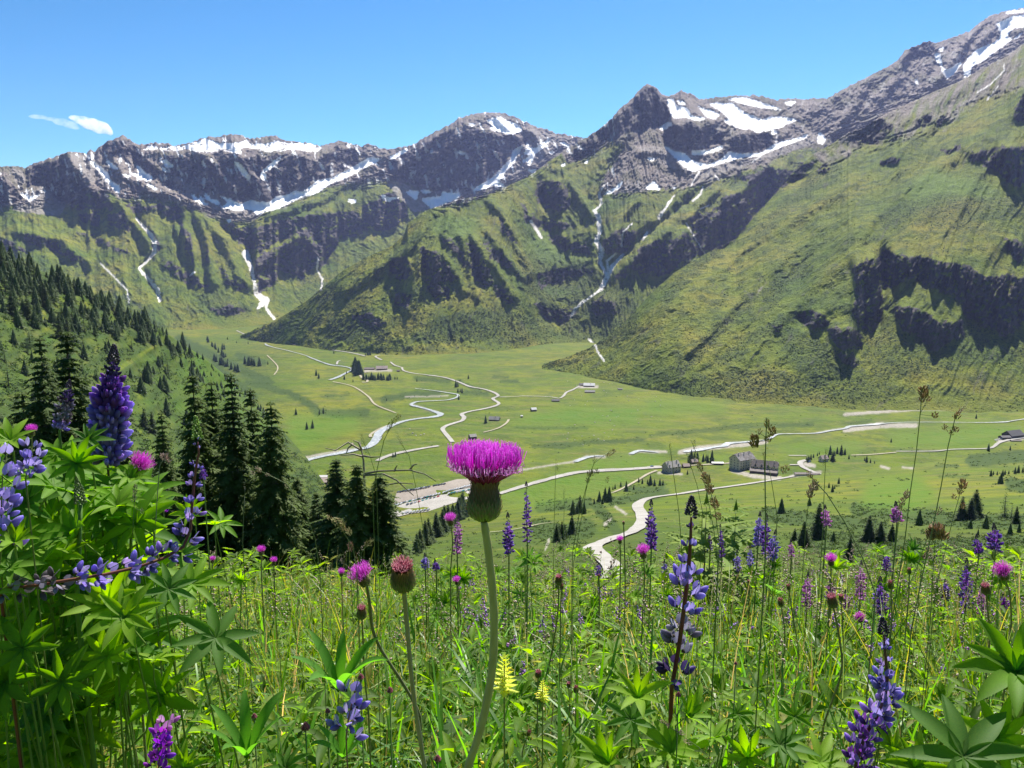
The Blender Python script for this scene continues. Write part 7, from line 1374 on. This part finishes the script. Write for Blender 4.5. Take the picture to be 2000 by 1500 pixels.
herbs('lupine_foliage', 2600, 1.35, 10, .08, .38, .045, .070, [(0.092,0.176,0.020), (0.132,0.235,0.023), (0.079,0.147,0.027), (0.158,0.265,0.027)], 'young lupine foliage mixed into the meadow', 14, 8, .30, clumpy(9), True)
blades('grass', 13000, 1.2, 10, .22, .52, .0035, .008, [(.10,.22,.03), (.14,.25,.05), (.08,.17,.03), (.24,.28,.12)], 'long arching grass blades lying across the meadow', 6, .8, 1.9, seg=6)
def tall(s): return lambda X, Y: np.clip(-.15 + 1.7 * fbm(X / 1.1, Y / .9, 2, s) + .5 * sstep(.25, .6, np.abs(X / Y)), 0, 1)
herbs('lupine_foliage', 2600, 3.2, 9.5, .30, .62, .045, .080, [(0.092,0.176,0.020), (0.132,0.235,0.023), (0.066,0.118,0.018), (0.172,0.265,0.027)], 'taller lupine foliage breaking the meadow edge', 15, 8, .30, tall(19), True)
herbs('meadow_herbs', 2600, 3.0, 10, .25, .55, .040, .085, HC, 'tall leafy herbs at the meadow edge', 16, 10, .24, tall(23))
def side(X, Y): r = X / Y; return np.clip(sstep(-.40, -.30, r) * sstep(-.05, -.18, r) + .8 * sstep(.10, .30, r), 0, 1)
blades('grass', 5000, 1.5, 6, .30, .72, .0016, .0038, GC, 'long grass before the spruces and on the right', 8, .8, .62, dens=side, seg=5)
blades('grass', 12000, 3.0, 10, .30, .62, .003, .007, GC, 'tall loose grass at the meadow edge', 7, .8, .8, dens=tall(27))
herbs('lupine_foliage', 420, 1.25, 3.2, .06, .24, .050, .075, [(.10,.20,.022), (.15,.26,.025), (.07,.15,.03), (.19,.29,.03)], 'large young lupine leaves low in the nearest meadow', 17, 8, .30, clumpy(31), True)
# loose seed panicles and tiny blossoms of the meadow
def specks(name, n, y0, y1, h0, h1, r_, cols, label, seed, k=16, L=.09, spread=.022, xr=(-1, 1)):
    g = np.random.RandomState(seed); Y = y0 * (y1 / y0) ** (g.rand(n) ** .8); X = (xr[0] + (xr[1] - xr[0]) * g.rand(n)) * .7 * Y; H = h0 + (h1 - h0) * g.rand(n); Z = -.72 - .345 * Y - .05 * np.maximum(Y - 8, 0) + H
    lean = g.uniform(-.35, .35, (n, 2)); N = n * k; j = np.tile(np.arange(k) / k, n); P = np.repeat(np.stack([X, Y, Z], -1), k, 0); ln = np.repeat(lean, k, 0)
    P[:, 0] += ln[:, 0] * j * L * 2 + g.normal(size=N) * spread * (1.1 - j); P[:, 1] += ln[:, 1] * j * L * 2 + g.normal(size=N) * spread * (1.1 - j); P[:, 2] += j * L + g.normal(size=N) * .006
    d = g.normal(size=(N, 3)); d[:, 2] = np.abs(d[:, 2]) + .4; d /= np.linalg.norm(d, axis=1)[:, None]; u = np.cross(d, g.normal(size=(N, 3))); u /= np.linalg.norm(u, axis=1)[:, None]; s = (r_ * g.uniform(.7, 1.4, N))[:, None] * (1 + .08 * P[:, 1:2])
    v = np.cross(d, u); V = np.stack([P - d * s * 1.6, P + u * s, P + v * s, P - u * s, P - v * s, P + d * s * 1.6], 1).reshape(-1, 3); b = (np.arange(N) * 6)[:, None]
    T = np.array([(0, 2, 1), (0, 3, 2), (0, 4, 3), (0, 1, 4), (5, 1, 2), (5, 2, 3), (5, 3, 4), (5, 4, 1)]); F = (b[:, :, None] + T[None]).reshape(-1, 3)
    # thin culms under the panicles
    A = np.stack([X, Y, Z - H - .01], -1); B = np.stack([X + lean[:, 0] * L * 2, Y + lean[:, 1] * L * 2, Z + L], -1); wv = np.array([.0009, 0, 0]) * (1 + .15 * Y)[:, None]
    V2 = np.stack([A - wv, A + wv, B + wv * .4, B - wv * .4], 1).reshape(-1, 3); F2 = np.arange(n * 4).reshape(-1, 4) + len(V)
    C = np.repeat(np.array(cols)[g.randint(0, len(cols), N)] * g.uniform(.7, 1.3, (N, 1)), 6, 0); C = np.concatenate([C, np.tile(np.array([[.16, .22, .06]]), (n * 4, 1))])
    me = mk_mesh(name, np.concatenate([V, V2]), [F, F2], M_HEAD, attrs={'pc': np.clip(C, 0, 1)}); return add(name, me, label=label, kind='stuff')
specks('grass_panicles', 190, 1.6, 7.0, .30, .56, .0022, [(.42,.36,.26), (.48,.36,.30), (.30,.30,.14), (.50,.42,.34)], 'loose tan grass panicles above the meadow', 31, 20, .10, .016)
specks('grass_panicles', 210, 2.6, 8.0, .34, .58, .0024, [(.46,.38,.30), (.34,.32,.18), (.50,.38,.34)], 'dense tan panicles on the right of the meadow', 32, 22, .10, .016, (.05, 1))
specks('meadow_blossoms', 230, 2.2, 7.5, .24, .40, .0030, [(.55,.30,.52), (.42,.28,.60), (.30,.14,.46)], 'small purple blossoms in the meadow', 33, 14, .05, .009, (-.1, 1))
specks('meadow_blossoms', 260, 1.2, 5.0, .08, .28, .0028, [(.80,.80,.74), (.62,.60,.50), (.45,.36,.30)], 'tiny pale blossoms and seeds low in the meadow', 34, 5, .02, .008)
specks('meadow_blossoms', 200, 1.2, 5.0, .08, .26, .0024, [(.75,.62,.04), (.55,.22,.28), (.60,.55,.06)], 'tiny yellow and pink blossoms low in the meadow', 35, 4, .015, .006)
# ------------------------------------------------------------------ clouds, beyond the air box
def cloud(px, py, Y, pts, label, dens):
    c = at(px, py, Y); r_ = random.Random(int(px)); V = []; F = []; b = 0
    bm = bmesh.new()
    for x, y, rx, ry in pts:
        p = at(px + x, py + y, Y) - c; m = Matrix.Translation(p) @ Matrix.Diagonal((rx / F0 * Y, rx / F0 * Y * .8, ry / F0 * Y, 1)); bmesh.ops.create_icosphere(bm, subdivisions=3, radius=1, matrix=m)
    me = bpy.data.meshes.new('cloud'); bm.to_mesh(me); bm.free()
    o = add('cloud', me, loc=c, label=label, cat='cloud')
    rm = o.modifiers.new('merge', 'REMESH'); rm.mode = 'VOXEL'; rm.voxel_size = 22
    q = bpy.data.materials.new('cloud_vapour'); q.use_nodes = True; t = q.node_tree; t.nodes.remove(t.nodes['Principled BSDF'])
    v = t.nodes.new('ShaderNodeVolumePrincipled'); v.inputs['Color'].default_value = (1, 1, 1, 1); v.inputs['Anisotropy'].default_value = .2
    tc = t.nodes.new('ShaderNodeTexCoord'); n = t.nodes.new('ShaderNodeTexNoise'); n.inputs['Scale'].default_value = .008; n.inputs['Detail'].default_value = 5; n.inputs['Roughness'].default_value = .6; n.inputs['Distortion'].default_value = .4
    mr = t.nodes.new('ShaderNodeMapRange'); mr.inputs['From Min'].default_value = .38; mr.inputs['From Max'].default_value = .75; mr.inputs['To Max'].default_value = dens
    t.links.new(tc.outputs['Object'], n.inputs['Vector']); t.links.new(n.outputs['Fac'], mr.inputs['Value']); t.links.new(mr.outputs[0], v.inputs['Density']); t.links.new(v.outputs[0], t.nodes['Material Output'].inputs['Volume'])
    v.inputs['Emission Strength'].default_value = 0; me.materials.append(q)
    pass
import bmesh
cloud(180, 242, 9800, [(-34,-12,12,5),(-20,-7,16,8),(-2,0,20,11),(16,7,18,12),(30,13,10,8),(36,18,6,5)], 'bright white cloud above the left peaks, right of a thin wisp', .03)
cloud(110, 236, 9900, [(-36,-8,18,4),(-12,-4,14,4),(10,2,16,7),(28,8,14,7),(38,14,8,4)], 'thin cloud wisp left of the bright white cloud', .007)
